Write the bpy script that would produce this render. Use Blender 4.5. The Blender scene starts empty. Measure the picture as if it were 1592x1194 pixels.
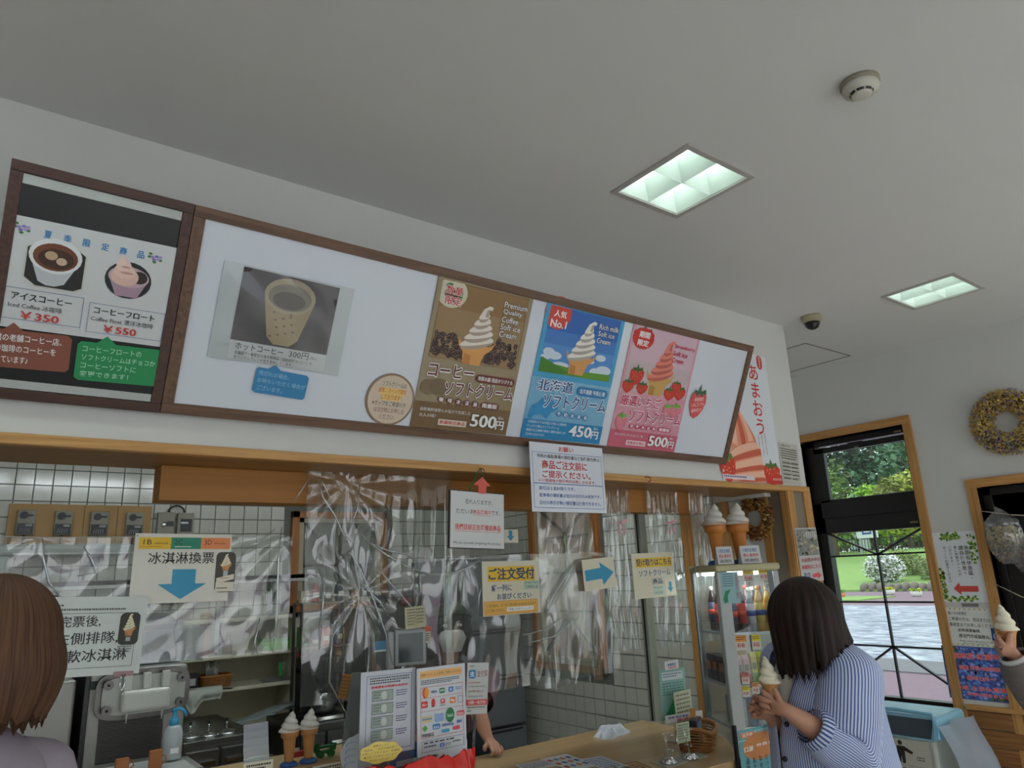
import bpy, math, random
from mathutils import Vector, Matrix
import numpy as np
random.seed(7)
SC = bpy.context.scene
COL = SC.collection
PI = math.pi
# ------------------------------------------------------------------ camera
YAW, PITCH, ROLL, FOC = 0.6528909, 0.2595757, -0.04216915, 1118.27
_c, _s = math.cos(YAW), math.sin(YAW)
CF = Vector((_s*math.cos(PITCH), _c*math.cos(PITCH), math.sin(PITCH)))
_rt = Vector((_c, -_s, 0)); _up = _rt.cross(CF)
CR = _rt*math.cos(ROLL) + _up*math.sin(ROLL)
CU = -_rt*math.sin(ROLL) + _up*math.cos(ROLL)
EYE = Vector((0, 0, 1.6))
cam = bpy.data.cameras.new('camera'); camo = bpy.data.objects.new('camera', cam); COL.objects.link(camo)
cam.sensor_width = 36; cam.lens = FOC/1592*36; cam.clip_start = .05; cam.clip_end = 500
m3 = Matrix((CR, CU, -CF)).transposed()
camo.matrix_world = Matrix.Translation(EYE) @ m3.to_4x4()
SC.camera = camo
# surveying: the sight line through a photo pixel, cut with a real plane of the room
def ray(px, py): return CF + CR*((px-796)/FOC) - CU*((py-597)/FOC)
def on(px, py, ax, v):
    d = ray(px, py); i = 'xyz'.index(ax); return EYE + d*((v-EYE[i])/d[i])
def onp(px, py, p, n):
    d = ray(px, py); return EYE + d*((p-EYE).dot(n)/d.dot(n))
def at(px, py, t): return EYE + ray(px, py)*t
# ------------------------------------------------------------------ world, sun, exposure
SC.view_settings.view_transform = 'Standard'; SC.view_settings.look = 'None'
SC.view_settings.gamma = 1; SC.view_settings.use_curve_mapping = False
SC.view_settings.exposure = 0.3
SC.cycles.transparent_max_bounces = 40; SC.cycles.max_bounces = 10; SC.cycles.diffuse_bounces = 6
w = bpy.data.worlds.new('world'); SC.world = w; w.use_nodes = True
nt = w.node_tree; bg = nt.nodes['Background']
sky = nt.nodes.new('ShaderNodeTexSky'); sky.sky_type = 'NISHITA'; sky.sun_disc = False
sky.sun_elevation = math.radians(50); sky.sun_rotation = math.radians(200); sky.dust_density = 4; sky.air_density = 1.2
mixw = nt.nodes.new('ShaderNodeMix'); mixw.data_type = 'RGBA'; mixw.inputs[0].default_value = .75
mixw.inputs[7].default_value = (7.5, 7.9, 8.4, 1)
nt.links.new(sky.outputs[0], mixw.inputs[6]); nt.links.new(mixw.outputs[2], bg.inputs[0])
bg.inputs[1].default_value = 0.24
sl = bpy.data.lights.new('sun', 'SUN'); sl.energy = .9; sl.angle = math.radians(12); sl.color = (1, .96, .9)
so = bpy.data.objects.new('sun', sl); COL.objects.link(so); so.rotation_euler = (math.radians(38), math.radians(-8), math.radians(150))
# ------------------------------------------------------------------ materials
_M = {}
def lin(c):
    return tuple((x/12.92 if x <= .04045 else ((x+.055)/1.055)**2.4) for x in c)
def rgb(r, g, b): return lin((r/255, g/255, b/255))
def M(name, col=(200,200,200), rough=.6, metal=0, var=.06, scale=30, bump=0, emit=0, trans=0, coat=0, sheen=0, spec=None):
    if name in _M: return _M[name]
    m = bpy.data.materials.new(name); m.use_nodes = True; n = m.node_tree; b = n.nodes['Principled BSDF']
    c = rgb(*col)
    b.inputs['Roughness'].default_value = rough; b.inputs['Metallic'].default_value = metal
    if coat: b.inputs['Coat Weight'].default_value = coat; b.inputs['Coat Roughness'].default_value = .08
    if spec is not None: b.inputs['Specular IOR Level'].default_value = spec
    if trans: b.inputs['Transmission Weight'].default_value = trans
    tc = n.nodes.new('ShaderNodeTexCoord'); no = n.nodes.new('ShaderNodeTexNoise'); no.inputs['Scale'].default_value = scale
    no.inputs['Detail'].default_value = 3
    n.links.new(tc.outputs['Object'], no.inputs['Vector'])
    mx = n.nodes.new('ShaderNodeMix'); mx.data_type = 'RGBA'
    mx.inputs[6].default_value = tuple(max(0, x*(1-var)) for x in c)+(1,); mx.inputs[7].default_value = tuple(min(1, x*(1+var)) for x in c)+(1,)
    n.links.new(no.outputs['Fac'], mx.inputs[0]); n.links.new(mx.outputs[2], b.inputs['Base Color'])
    if emit:
        b.inputs['Emission Color'].default_value = c+(1,); b.inputs['Emission Strength'].default_value = emit
    if bump:
        bp = n.nodes.new('ShaderNodeBump'); bp.inputs['Strength'].default_value = bump; bp.inputs['Distance'].default_value = .01
        n.links.new(no.outputs['Fac'], bp.inputs['Height']); n.links.new(bp.outputs[0], b.inputs['Normal'])
    _M[name] = m; return m
def flat(r, g, b, rough=.55):          # printed ink
    return M('ink_%d_%d_%d' % (r, g, b), (r, g, b), rough, var=.03, scale=60)
def wood(name, c1, c2, ax='x', rough=.45, sc=1.0, coat=.0):
    if name in _M: return _M[name]
    m = bpy.data.materials.new(name); m.use_nodes = True; n = m.node_tree; b = n.nodes['Principled BSDF']; b.inputs['Roughness'].default_value = rough
    tc = n.nodes.new('ShaderNodeTexCoord'); mp = n.nodes.new('ShaderNodeMapping'); no = n.nodes.new('ShaderNodeTexNoise')
    s = {'x': (1.2, 28, 28), 'y': (28, 1.2, 28), 'z': (28, 28, 1.2)}[ax]
    mp.inputs['Scale'].default_value = tuple(q*sc for q in s)
    no.inputs['Scale'].default_value = 2.2; no.inputs['Detail'].default_value = 6; no.inputs['Distortion'].default_value = .6
    cr = n.nodes.new('ShaderNodeValToRGB'); cr.color_ramp.elements[0].position = .3; cr.color_ramp.elements[1].position = .7
    cr.color_ramp.elements[0].color = rgb(*c1)+(1,); cr.color_ramp.elements[1].color = rgb(*c2)+(1,)
    n.links.new(tc.outputs['Object'], mp.inputs[0]); n.links.new(mp.outputs[0], no.inputs['Vector']); n.links.new(no.outputs['Fac'], cr.inputs[0]); n.links.new(cr.outputs[0], b.inputs['Base Color'])
    bp = n.nodes.new('ShaderNodeBump'); bp.inputs['Strength'].default_value = .15; bp.inputs['Distance'].default_value = .002
    n.links.new(no.outputs['Fac'], bp.inputs['Height']); n.links.new(bp.outputs[0], b.inputs['Normal'])
    if coat: b.inputs['Coat Weight'].default_value = coat
    _M[name] = m; return m
def film(name, tint=(235,240,240), gloss=.12, rough=.06, haze=.05, hazecol=(225,230,230), fk=1.0):   # clear vinyl, glass, acrylic
    if name in _M: return _M[name]
    m = bpy.data.materials.new(name); m.use_nodes = True; n = m.node_tree
    out = n.nodes['Material Output']; n.nodes.remove(n.nodes['Principled BSDF'])
    tr = n.nodes.new('ShaderNodeBsdfTransparent'); tr.inputs[0].default_value = rgb(*tint)+(1,)
    gl = n.nodes.new('ShaderNodeBsdfGlossy'); gl.inputs['Roughness'].default_value = rough; gl.inputs[0].default_value = (1, 1, 1, 1)
    df = n.nodes.new('ShaderNodeBsdfDiffuse'); df.inputs[0].default_value = rgb(*hazecol)+(1,)
    fr = n.nodes.new('ShaderNodeFresnel'); ge = n.nodes.new('ShaderNodeNewGeometry'); io = n.nodes.new('ShaderNodeMath'); io.operation = 'MULTIPLY_ADD'; io.inputs[1].default_value = 1/1.45-1.45; io.inputs[2].default_value = 1.45
    n.links.new(ge.outputs['Backfacing'], io.inputs[0]); n.links.new(io.outputs[0], fr.inputs[0])      # the same sheen from both sides of a thin film
    ad = n.nodes.new('ShaderNodeMath'); ad.operation = 'MULTIPLY_ADD'; ad.inputs[1].default_value = fk; ad.inputs[2].default_value = gloss; ad.use_clamp = True
    n.links.new(fr.outputs[0], ad.inputs[0])
    m1 = n.nodes.new('ShaderNodeMixShader'); m1.inputs[0].default_value = haze
    n.links.new(tr.outputs[0], m1.inputs[1]); n.links.new(df.outputs[0], m1.inputs[2])
    m2 = n.nodes.new('ShaderNodeMixShader'); n.links.new(ad.outputs[0], m2.inputs[0]); n.links.new(m1.outputs[0], m2.inputs[1]); n.links.new(gl.outputs[0], m2.inputs[2])
    n.links.new(m2.outputs[0], out.inputs[0]); _M[name] = m; return m
def streaky(name, c1, c2, c3=None, scale=(60, 2, 1), rough=.5, uv=True, sharp=False):         # strand / stripe colours along UV v
    if name in _M: return _M[name]
    m = bpy.data.materials.new(name); m.use_nodes = True; n = m.node_tree; b = n.nodes['Principled BSDF']; b.inputs['Roughness'].default_value = rough; b.inputs['Specular IOR Level'].default_value = .22
    tc = n.nodes.new('ShaderNodeTexCoord'); mp = n.nodes.new('ShaderNodeMapping'); mp.inputs['Scale'].default_value = scale
    no = n.nodes.new('ShaderNodeTexNoise'); no.inputs['Scale'].default_value = 1; no.inputs['Detail'].default_value = 4
    cr = n.nodes.new('ShaderNodeValToRGB'); e = cr.color_ramp.elements
    e[0].position = .3; e[1].position = .72; e[0].color = rgb(*c1)+(1,); e[1].color = rgb(*c2)+(1,)
    if c3: x = e.new(.82); x.color = rgb(*c3)+(1,)
    n.links.new(tc.outputs['UV' if uv else 'Object'], mp.inputs[0]); n.links.new(mp.outputs[0], no.inputs['Vector']); n.links.new(no.outputs['Fac'], cr.inputs[0]); n.links.new(cr.outputs[0], b.inputs['Base Color'])
    bp = n.nodes.new('ShaderNodeBump'); bp.inputs['Strength'].default_value = .5; bp.inputs['Distance'].default_value = .004
    n.links.new(no.outputs['Fac'], bp.inputs['Height']); n.links.new(bp.outputs[0], b.inputs['Normal'])
    _M[name] = m; return m
def stripes(name, c1, c2, freq=60, rough=.8, duty=.5):       # woven stripes across UV u
    if name in _M: return _M[name]
    m = bpy.data.materials.new(name); m.use_nodes = True; n = m.node_tree; b = n.nodes['Principled BSDF']; b.inputs['Roughness'].default_value = rough
    tc = n.nodes.new('ShaderNodeTexCoord'); sp = n.nodes.new('ShaderNodeSeparateXYZ'); n.links.new(tc.outputs['UV'], sp.inputs[0])
    a = n.nodes.new('ShaderNodeMath'); a.operation = 'MULTIPLY'; a.inputs[1].default_value = freq; n.links.new(sp.outputs[0], a.inputs[0])
    f = n.nodes.new('ShaderNodeMath'); f.operation = 'FRACT'; n.links.new(a.outputs[0], f.inputs[0])
    g = n.nodes.new('ShaderNodeMath'); g.operation = 'GREATER_THAN'; g.inputs[1].default_value = duty; n.links.new(f.outputs[0], g.inputs[0])
    mx = n.nodes.new('ShaderNodeMix'); mx.data_type = 'RGBA'; mx.inputs[6].default_value = rgb(*c1)+(1,); mx.inputs[7].default_value = rgb(*c2)+(1,)
    n.links.new(g.outputs[0], mx.inputs[0]); n.links.new(mx.outputs[2], b.inputs['Base Color']); _M[name] = m; return m
# ------------------------------------------------------------------ mesh builder
class MB:
    def __init__(s): s.v = []; s.f = []; s.mi = []; s.sm = []; s.mats = []; s.uv = {}
    def _m(s, m):
        if m is None: return 0
        if m not in s.mats: s.mats.append(m)
        return s.mats.index(m)
    def add(s, vs, fs, mat=None, smooth=False, uvs=None):
        o = len(s.v); s.v += [tuple(p) for p in vs]; k = s._m(mat)
        for j, f in enumerate(fs):
            if uvs is not None: s.uv[len(s.f)] = uvs[j]
            s.f.append(tuple(i+o for i in f)); s.mi.append(k); s.sm.append(smooth)
        return s
    def box(s, x0, y0, z0, x1, y1, z1, mat=None):
        x0, x1 = min(x0, x1), max(x0, x1); y0, y1 = min(y0, y1), max(y0, y1); z0, z1 = min(z0, z1), max(z0, z1)
        v = [(x, y, z) for z in (z0, z1) for y in (y0, y1) for x in (x0, x1)]
        return s.add(v, [(0,2,3,1), (4,5,7,6), (0,1,5,4), (2,6,7,3), (0,4,6,2), (1,3,7,5)], mat)
    def bar(s, a, b, wd, th, mat=None, up=(0,0,1)):            # rectangular bar from a to b
        a = Vector(a); b = Vector(b); d = (b-a).normalized(); u = Vector(up)
        if abs(d.dot(u)) > .97: u = Vector((1, 0, 0))
        r = d.cross(u).normalized()*wd/2; q = r.cross(d).normalized()*th/2
        v = [a-r-q, a+r-q, a+r+q, a-r+q, b-r-q, b+r-q, b+r+q, b-r+q]
        return s.add(v, [(0,1,2,3), (7,6,5,4), (0,4,5,1), (1,5,6,2), (2,6,7,3), (3,7,4,0)], mat)
    def tube(s, pts, r, n=8, mat=None, caps=True):
        pts = [Vector(p) for p in pts]; rs = r if isinstance(r, (list, tuple)) else [r]*len(pts)
        V = []; F = []; prev = None
        for i, p in enumerate(pts):
            d = (pts[min(i+1, len(pts)-1)]-pts[max(i-1, 0)]).normalized()
            if prev is None: u = Vector((0, 0, 1)) if abs(d.z) < .9 else Vector((1, 0, 0)); a = d.cross(u).normalized()
            else:
                a = (prev-d*prev.dot(d)); a = a.normalized() if a.length > 1e-6 else d.orthogonal().normalized()
            prev = a; b = d.cross(a)
            for k in range(n):
                t = 2*PI*k/n; V.append(p+(a*math.cos(t)+b*math.sin(t))*rs[i])
        for i in range(len(pts)-1):
            for k in range(n): F.append((i*n+k, i*n+(k+1) % n, (i+1)*n+(k+1) % n, (i+1)*n+k))
        s.add(V, F, mat, True)
        if caps:
            o = len(s.v)-len(V); k = s._m(mat)
            s.f.append(tuple(o+i for i in reversed(range(n)))); s.mi.append(k); s.sm.append(False)
            s.f.append(tuple(o+(len(pts)-1)*n+i for i in range(n))); s.mi.append(k); s.sm.append(False)
        return s
    def lathe(s, prof, c=(0,0,0), n=20, mat=None, smooth=True, sx=1, sy=1):
        V = []; F = []
        for r, z in prof:
            for k in range(n):
                t = 2*PI*k/n; V.append((c[0]+r*sx*math.cos(t), c[1]+r*sy*math.sin(t), c[2]+z))
        for i in range(len(prof)-1):
            for k in range(n): F.append((i*n+k, i*n+(k+1) % n, (i+1)*n+(k+1) % n, (i+1)*n+k))
        if prof[0][0] > 1e-5: F.append(tuple(reversed(range(n))))
        if prof[-1][0] > 1e-5: F.append(tuple((len(prof)-1)*n+i for i in range(n)))
        return s.add(V, F, mat, smooth)
    def ball(s, c, rx, ry=None, rz=None, mat=None, n=14, m=9):
        ry = ry or rx; rz = rz or rx
        return s.lathe([(max(1e-6, math.sin(PI*i/m)), -rz*math.cos(PI*i/m)) for i in range(m+1)], c, n, mat, True, rx, ry)
    def poly(s, pts, z=0, mat=None):                            # flat polygon in local xy
        return s.add([(x, y, z) for x, y in pts], [tuple(range(len(pts)))], mat)
    def prism(s, pts, z0, z1, mat=None):
        n = len(pts); v = [(x, y, z0) for x, y in pts]+[(x, y, z1) for x, y in pts]
        return s.add(v, [tuple(reversed(range(n))), tuple(range(n, 2*n))]+[(i, (i+1) % n, n+(i+1) % n, n+i) for i in range(n)], mat)
    def grid(s, fn, nu, nv, mat=None, smooth=True, closed=False):   # fn(u,v)->point, uv kept
        V = [fn(i/nu, j/nv) for j in range(nv+1) for i in range(nu+1)]; F = []; U = []
        for j in range(nv):
            for i in range(nu):
                a = j*(nu+1)+i; F.append((a, a+1, a+nu+2, a+nu+1)); U.append([(i/nu, j/nv), ((i+1)/nu, j/nv), ((i+1)/nu, (j+1)/nv), (i/nu, (j+1)/nv)])
        return s.add(V, F, mat, smooth, U)
    def mesh(s, name):
        me = bpy.data.meshes.new(name); me.from_pydata(s.v, [], s.f)
        for m in s.mats: me.materials.append(m)
        me.polygons.foreach_set('material_index', s.mi); me.polygons.foreach_set('use_smooth', s.sm)
        if s.uv:
            ul = me.uv_layers.new(name='UVMap')
            for p in me.polygons:
                u = s.uv.get(p.index)
                if u:
                    for li, q in zip(p.loop_indices, u): ul.data[li].uv = q
        me.update(); return me
    def build(s, name, parent=None, bevel=0, seg=2, label=None, mw=None, loc=None):
        o = bpy.data.objects.new(name, s.mesh(name)); COL.objects.link(o)
        if parent: o.parent = parent
        if mw is not None: o.matrix_world = mw
        if loc is not None: o.location = loc
        if bevel:
            b = o.modifiers.new('bevel', 'BEVEL'); b.width = bevel; b.segments = seg; b.limit_method = 'ANGLE'; b.angle_limit = math.radians(35)
        if label: o['label'] = label
        return o
def tag(o, label, cat, group=None, kind=None):
    o['label'] = label; o['category'] = cat
    if group: o['group'] = group
    if kind: o['kind'] = kind
    return o
def thing(name, label, cat, loc=(0,0,0), rz=0, group=None):
    o = bpy.data.objects.new(name, None); COL.objects.link(o); o.empty_display_size = .05
    o.location = loc; o.rotation_euler = (0, 0, rz); return tag(o, label, cat, group)
def struct(name, mb, bevel=0, parent=None):
    o = mb.build(name, parent, bevel)
    if parent is None: o['kind'] = 'structure'
    return o
def copy_tree(o, parent=None):
    c = o.copy(); COL.objects.link(c)
    if parent: c.parent = parent
    for ch in list(o.children): copy_tree(ch, c)
    return c
# ------------------------------------------------------------------ lettering
_T = {}
def glyphs(txt, bold=0):
    k = (txt, bold)
    if k not in _T:
        c = bpy.data.curves.new('t', 'FONT'); c.body = txt; c.resolution_u = 2; c.offset = bold; c.align_x = 'LEFT'
        o = bpy.data.objects.new('t', c); COL.objects.link(o)
        me = bpy.data.meshes.new_from_object(o.evaluated_get(bpy.context.evaluated_depsgraph_get()))
        V = [(v.co.x, v.co.y) for v in me.vertices]; F = [tuple(p.vertices) for p in me.polygons]
        bpy.data.objects.remove(o); bpy.data.curves.remove(c); bpy.data.meshes.remove(me)
        xs = [p[0] for p in V] or [0]; ys = [p[1] for p in V] or [0]
        _T[k] = (V, F, min(xs), max(xs), min(ys), max(ys))
    return _T[k]
WHITE = None
class Sheet:
    """a flat printed thing in its own frame: u to the right, v downwards, both 0..1"""
    def __init__(s, name, label, cat, TL, TR, BL, mat, thick=.002, group=None, shape=None, parent=None, edge=None, lift=0, back=None):
        TL, TR, BL = Vector(TL), Vector(TR), Vector(BL); ex = (TR-TL).normalized(); dn = BL-TL; up = (-dn+ex*ex.dot(dn)).normalized(); nz = ex.cross(up)
        s.W = (TR-TL).length; s.H = -dn.dot(up); s.t = thick
        base = TL+ex*s.W/2-up*s.H+nz*lift
        mw = Matrix((ex, up, nz)).transposed().to_4x4(); mw.translation = base; s.mw = mw
        b = MB()
        if shape is None: b.box(-s.W/2, 0, -thick, s.W/2, s.H, 0, mat)
        else: b.prism([s.P(*q) for q in shape], -thick, 0, mat)
        s.root = b.build(name, parent)
        if parent: s.root.matrix_parent_inverse = Matrix.Identity(4); s.root.matrix_world = mw
        else: s.root.matrix_world = mw
        if cat: tag(s.root, label, cat, group)
        s.pic = MB(); s.let = MB(); s.k = 0; s.cyc = 0; s.c_ = 0
    def P(s, u, v): return ((u-.5)*s.W, (1-v)*s.H)
    def z(s):
        if s.cyc: s.c_ += 1; return .0003+(s.k+s.c_ % s.cyc)*.00004
        s.k += 1; return .0003+s.k*.00004
    def cycle(s, n):                                            # a run of little shapes that share n layers
        if s.cyc: s.k += s.cyc
        s.cyc = n; s.c_ = 0; return s
    def rect(s, u0, v0, u1, v1, m, let=False): (s.let if let else s.pic).poly([s.P(u0, v1), s.P(u1, v1), s.P(u1, v0), s.P(u0, v0)], s.z(), m); return s
    def poly(s, pts, m): s.pic.poly([s.P(*p) for p in pts], s.z(), m); return s
    def ell(s, u, v, ru, rv, m, n=22, a0=0, a1=2*PI, rot=0):
        A = s.H/s.W
        pts = []
        for i in range(n):
            t = a0+(a1-a0)*i/(n if abs(a1-a0-2*PI) < 1e-6 else n-1); x, y = ru*math.cos(t), rv*math.sin(t)*A
            pts.append((u+x*math.cos(rot)-y*math.sin(rot), v+(x*math.sin(rot)+y*math.cos(rot))/A))
        return s.poly(pts, m)
    def rrect(s, u0, v0, u1, v1, m, r=.3):
        ry = (v1-v0)*r; rx = ry*s.H/s.W; pts = []
        for cx, cy, a in ((u1-rx, v1-ry, 0), (u0+rx, v1-ry, PI/2), (u0+rx, v0+ry, PI), (u1-rx, v0+ry, 1.5*PI)):
            for i in range(5): t = a+PI/2*i/4; pts.append((cx+rx*math.cos(t), cy+ry*math.sin(t)))
        return s.poly(pts, m)
    def frame(s, u0, v0, u1, v1, m, w=.002):
        wu = w/s.W; wv = w/s.H
        s.rect(u0, v0, u1, v0+wv, m); s.rect(u0, v1-wv, u1, v1, m); s.rect(u0, v0, u0+wu, v1, m); s.rect(u1-wu, v0, u1, v1, m); return s
    def text(s, txt, u0, v0, u1, v1, m, bold=0, slant=0, dirs=None):       # lettering fitted to the box it has on the sign
        V, F, x0, x1, y0, y1 = glyphs(txt, min(bold, .008))
        if not F: return s
        sx = (u1-u0)/(x1-x0); sy = (v1-v0)/(y1-y0)
        sh = dirs if dirs else ([(-bold*.8, 0), (bold*.8, 0), (0, bold*.6)] if bold > .015 else [(0, 0)])
        z = s.z()
        for dx, dy in sh:
            P = []
            for x, y in V:
                u, v = s.P(u0+(x+dx-x0)*sx, v1-(y+dy-y0)*sy+slant*(x-x0)*sx); P.append((u, v, z))
            z += .000006; s.let.add(P, F, m)
        return s
    def otext(s, txt, u0, v0, u1, v1, m, mo, bold=.02, slant=0, o=.05):
        s.text(txt, u0, v0, u1, v1, mo, .008, slant, [(o*math.cos(t*PI/4), o*math.sin(t*PI/4)) for t in range(8)]); s.k += 1; return s.text(txt, u0, v0, u1, v1, m, bold, slant)
    def vtext(s, txt, u, v0, size_v, m, bold=0, gap=1.12, jit=0):
        wu = size_v*s.H/s.W
        for i, c in enumerate(txt):
            if c == ' ': continue
            V, F, x0, x1, y0, y1 = glyphs(c, bold); cw = min(1, (x1-x0)/.9)*wu; chh = min(1, (y1-y0)/.9)*size_v
            vc = v0+size_v*gap*(i+.5); s.text(c, u-cw/2, vc-chh/2, u+cw/2, vc+chh/2, m, bold)
        return s
    def micro(s, u0, v0, u1, v1, rows, m, seed=1, fill=.55, words=14, ragged=True):   # print too small to read
        rn = random.Random(seed*77+rows)
        for r in range(rows):
            va = v0+(v1-v0)*r/rows; vb = va+(v1-v0)/rows*fill; u = u0; end = u1-(rn.random()*.3*(u1-u0) if ragged and r == rows-1 else 0)
            z = s.z()
            while u < end:
                wd = (u1-u0)/words*rn.uniform(.5, 1.1); q = min(end, u+wd*.72)
                s.let.poly([s.P(u, vb), s.P(q, vb), s.P(q, va), s.P(u, va)], z, m); u += wd
        return s
    def arrow(s, u0, v0, u1, v1, m, d='down'):
        pts = {'down': [(.28,0), (.75,0), (.75,.52), (1,.52), (.5,1), (0,.52), (.28,.52)], 'up': [(.28,1), (.28,.48), (0,.48), (.5,0), (1,.48), (.72,.48), (.72,1)],
               'right': [(0,.28), (.55,.24), (.52,0), (1,.5), (.6,1), (.56,.72), (0,.74)], 'left': [(1,.3), (.28,.3), (.26,.02), (0,.5), (.28,1), (.28,.74), (1,.74)]}[d]
        return s.poly([(u0+(u1-u0)*a, v0+(v1-v0)*b) for a, b in pts], m)
    def strawberry(s, u, v, ru, rv, red, seed_m, green, cut=False):
        s.poly([(u+ru*a, v+rv*b) for a, b in ((-.9,-.55), (-.5,-.9), (0,-.75), (.5,-.9), (.9,-.5), (.85,.1), (.5,.65), (0,1), (-.5,.7), (-.88,.15))], red)
        s.cycle(3)
        for i in range(14):
            a = i*2.4; r = .75*math.sqrt((i+.5)/14); s.ell(u+ru*r*math.cos(a)*.85, v+rv*(r*math.sin(a)*.8), ru*.06, rv*.05, seed_m, 6)
        s.cycle(0)
        s.poly([(u+ru*a, v+rv*b) for a, b in ((-.75,-.55), (-.55,-.9), (-.2,-.85), (-.05,-1.3), (.12,-.85), (.55,-1), (.7,-.6), (.3,-.65), (.1,-.35), (-.15,-.65), (-.4,-.4), (-.45,-.65))], green)
    def softserve(s, u, v, ru, rv, cream, shade, cone, coned, lean=0, tall=1.0):   # picture of a soft-serve, centre (u,v), half sizes
        q = lambda a, b: (u+ru*(a+lean*(-b)), v+rv*b)
        s.poly([q(*p) for p in ((-.62,.32), (-.78,.18), (-.7,.42), (-.46,.62), (-.36,1), (.36,1), (.44,.62), (.68,.42), (.8,.16), (.6,.34))], cone)
        s.poly([q(*p) for p in ((-.4,.66), (-.33,1), (-.05,1), (-.1,.7))], coned)
        lay = [(.28, .66, .2), (.06, .56, .2), (-.16, .45, .19), (-.38, .33, .19), (-.58, .21, .17)]
        for i, (cyy, w_, h_) in enumerate(lay):
            pts = []; sh = []
            for k in range(20):
                t = 2*PI*k/20; a, b = w_*math.cos(t), h_*math.sin(t)*(1.0); pts.append(q(a, cyy+b-.22*a)); 
            for k in range(11):
                t = PI*k/10; a, b = w_*math.cos(t), h_*math.sin(t); sh.append(q(a, cyy+b-.22*a))
            for k in range(11):
                t = PI-PI*k/10; a, b = w_*math.cos(t), h_*.35*math.sin(t); sh.append(q(a, cyy+b-.22*a+.0))
            s.poly(pts, cream); s.poly(sh, shade)
            s.poly([q(a, cyy+b-.22*a) for a, b in ((-w_*.7, .02), (-w_*.2, -h_*.35), (w_*.5, -h_*.5), (w_*.1, -h_*.1))], cream)
        s.poly([q(*p) for p in ((-.2,-.6), (-.1,-.85), (.1,-.98), (.26,-.95), (.24,-.84), (.14,-.86), (.16,-.6))], cream)
        s.poly([q(*p) for p in ((.02,-.62), (.04,-.84), (.14,-.86), (.16,-.6))], shade)
    def beans(s, pts, ru, m1, m2, seed=3):
        rn = random.Random(seed); s.cycle(24)
        for (u, v) in pts:
            a = rn.uniform(0, PI); k = rn.uniform(.8, 1.15); s.ell(u, v, ru*k, ru*k*.68*s.W/s.H, m1, 10, rot=a)
            c, d = math.cos(a), math.sin(a); A = s.W/s.H
            s.poly([(u+ru*(.8*c-.09*d), v+ru*A*(.8*d+.09*c)), (u-ru*(.8*c+.09*d), v-ru*A*(.8*d-.09*c)), (u-ru*(.8*c-.09*d), v-ru*A*(.8*d+.09*c)), (u+ru*(.8*c+.09*d), v+ru*A*(.8*d-.09*c))], m2)
        s.cycle(0)
    def done(s, pname='picture'):
        if s.pic.f: s.pic.build(pname, s.root)
        if s.let.f: s.let.build('lettering', s.root)
        return s.root
def sheet_px(name, label, cat, tl, tr, bl, ax, v, mat, **k):
    return Sheet(name, label, cat, on(*tl, ax, v), on(*tr, ax, v), on(*bl, ax, v), mat, **k)
# ================================================================== THE ROOM
XR, XK, YK, D, ZS, ZC = 5.05, 3.62, 5.45, 2.30, 1.99, 3.0
plaster = M('plaster_white', (208,208,205), .85, var=.015, scale=8, bump=.03)
ceilm = M('ceiling_board', (210,209,207), .9, var=.015, scale=5)
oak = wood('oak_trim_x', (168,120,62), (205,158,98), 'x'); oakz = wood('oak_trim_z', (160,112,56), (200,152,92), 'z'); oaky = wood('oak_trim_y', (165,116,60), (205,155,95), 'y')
ply = wood('plywood_board', (152,98,30), (166,112,40), 'x', .5, .5)
brownf = wood('brown_frame_x', (82,58,42), (120,88,66), 'x', .5); brownfz = wood('brown_frame_z', (82,58,42), (120,88,66), 'z', .5)
darkf = wood('dark_brown_frame_x', (58,34,26), (84,54,42), 'x', .45); darkfz = wood('dark_brown_frame_z', (58,34,26), (84,54,42), 'z', .45)
black = M('black_satin', (18,18,19), .4, var=.1); steel = M('stainless_steel', (150,152,150), .28, 1, var=.05, scale=4)
chrome = M('chrome', (215,218,220), .08, 1, var=.02); whitep = M('white_plastic', (214,214,208), .4, var=.02); blackgloss = M('black_acrylic_print', (14,15,19), .12, var=.15, scale=6)
grout = M('tile_grout', (112,114,106), .9); tilem = M('glazed_tile', (192,192,180), .12, var=.03, scale=3, coat=.3)
glass = film('window_glass', (238,245,242), .0, .01, .015)
vinylm = film('clear_vinyl', (238,243,240), .035, .07, .09, (205,212,208), 2.4)
acryl = film('clear_acrylic', (238,242,242), .02, .05, .05)
greyglass = M('frosted_pane', (178,148,130), .6, var=.04, scale=3)
floorm = M('floor_tile', (184,182,178), .4, var=.05, scale=6)

b = MB(); b.box(-4, -6, -.1, XR+.2, YK+.2, 0, floorm); struct('floor', b)
# ceiling with the two visible light openings (and those of the unseen fill lights) left open
LX = [(-.228, .117), (1.842, 2.187), (3.912, 4.257)]; LY = [(1.355, 1.70), (-1.2, -.855), (-3.75, -3.405)]
b = MB(); xs = [-4]+[q for p in LX for q in p]+[XR+.2]; ys = sorted([-6, D+.32]+[q for p in LY for q in p])
for i in range(len(xs)-1):
    for j in range(len(ys)-1):
        if (xs[i], xs[i+1]) in LX and (ys[j], ys[j+1]) in [tuple(p) for p in LY]: continue
        b.box(xs[i], ys[j], ZC, xs[i+1], ys[j+1], ZC+.06, ceilm)
b.box(3.86, D+.32, ZC, XR+.2, 3.25, ZC+.06, ceilm)
ceiling = struct('ceiling', b)
b = MB()   # ceiling access hatch outline near the far corner: a shallow frame
hx0, hx1, hy0, hy1 = 4.30, 4.87, 2.42, 2.9
for q in ((hx0, hy0, hx1, hy0+.008), (hx0, hy1-.008, hx1, hy1), (hx0, hy0, hx0+.008, hy1), (hx1-.008, hy0, hx1, hy1)): b.box(q[0], q[1], ZC-.003, q[2], q[3], ZC+.002, M('hatch_edge', (120,116,110), .6))
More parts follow.
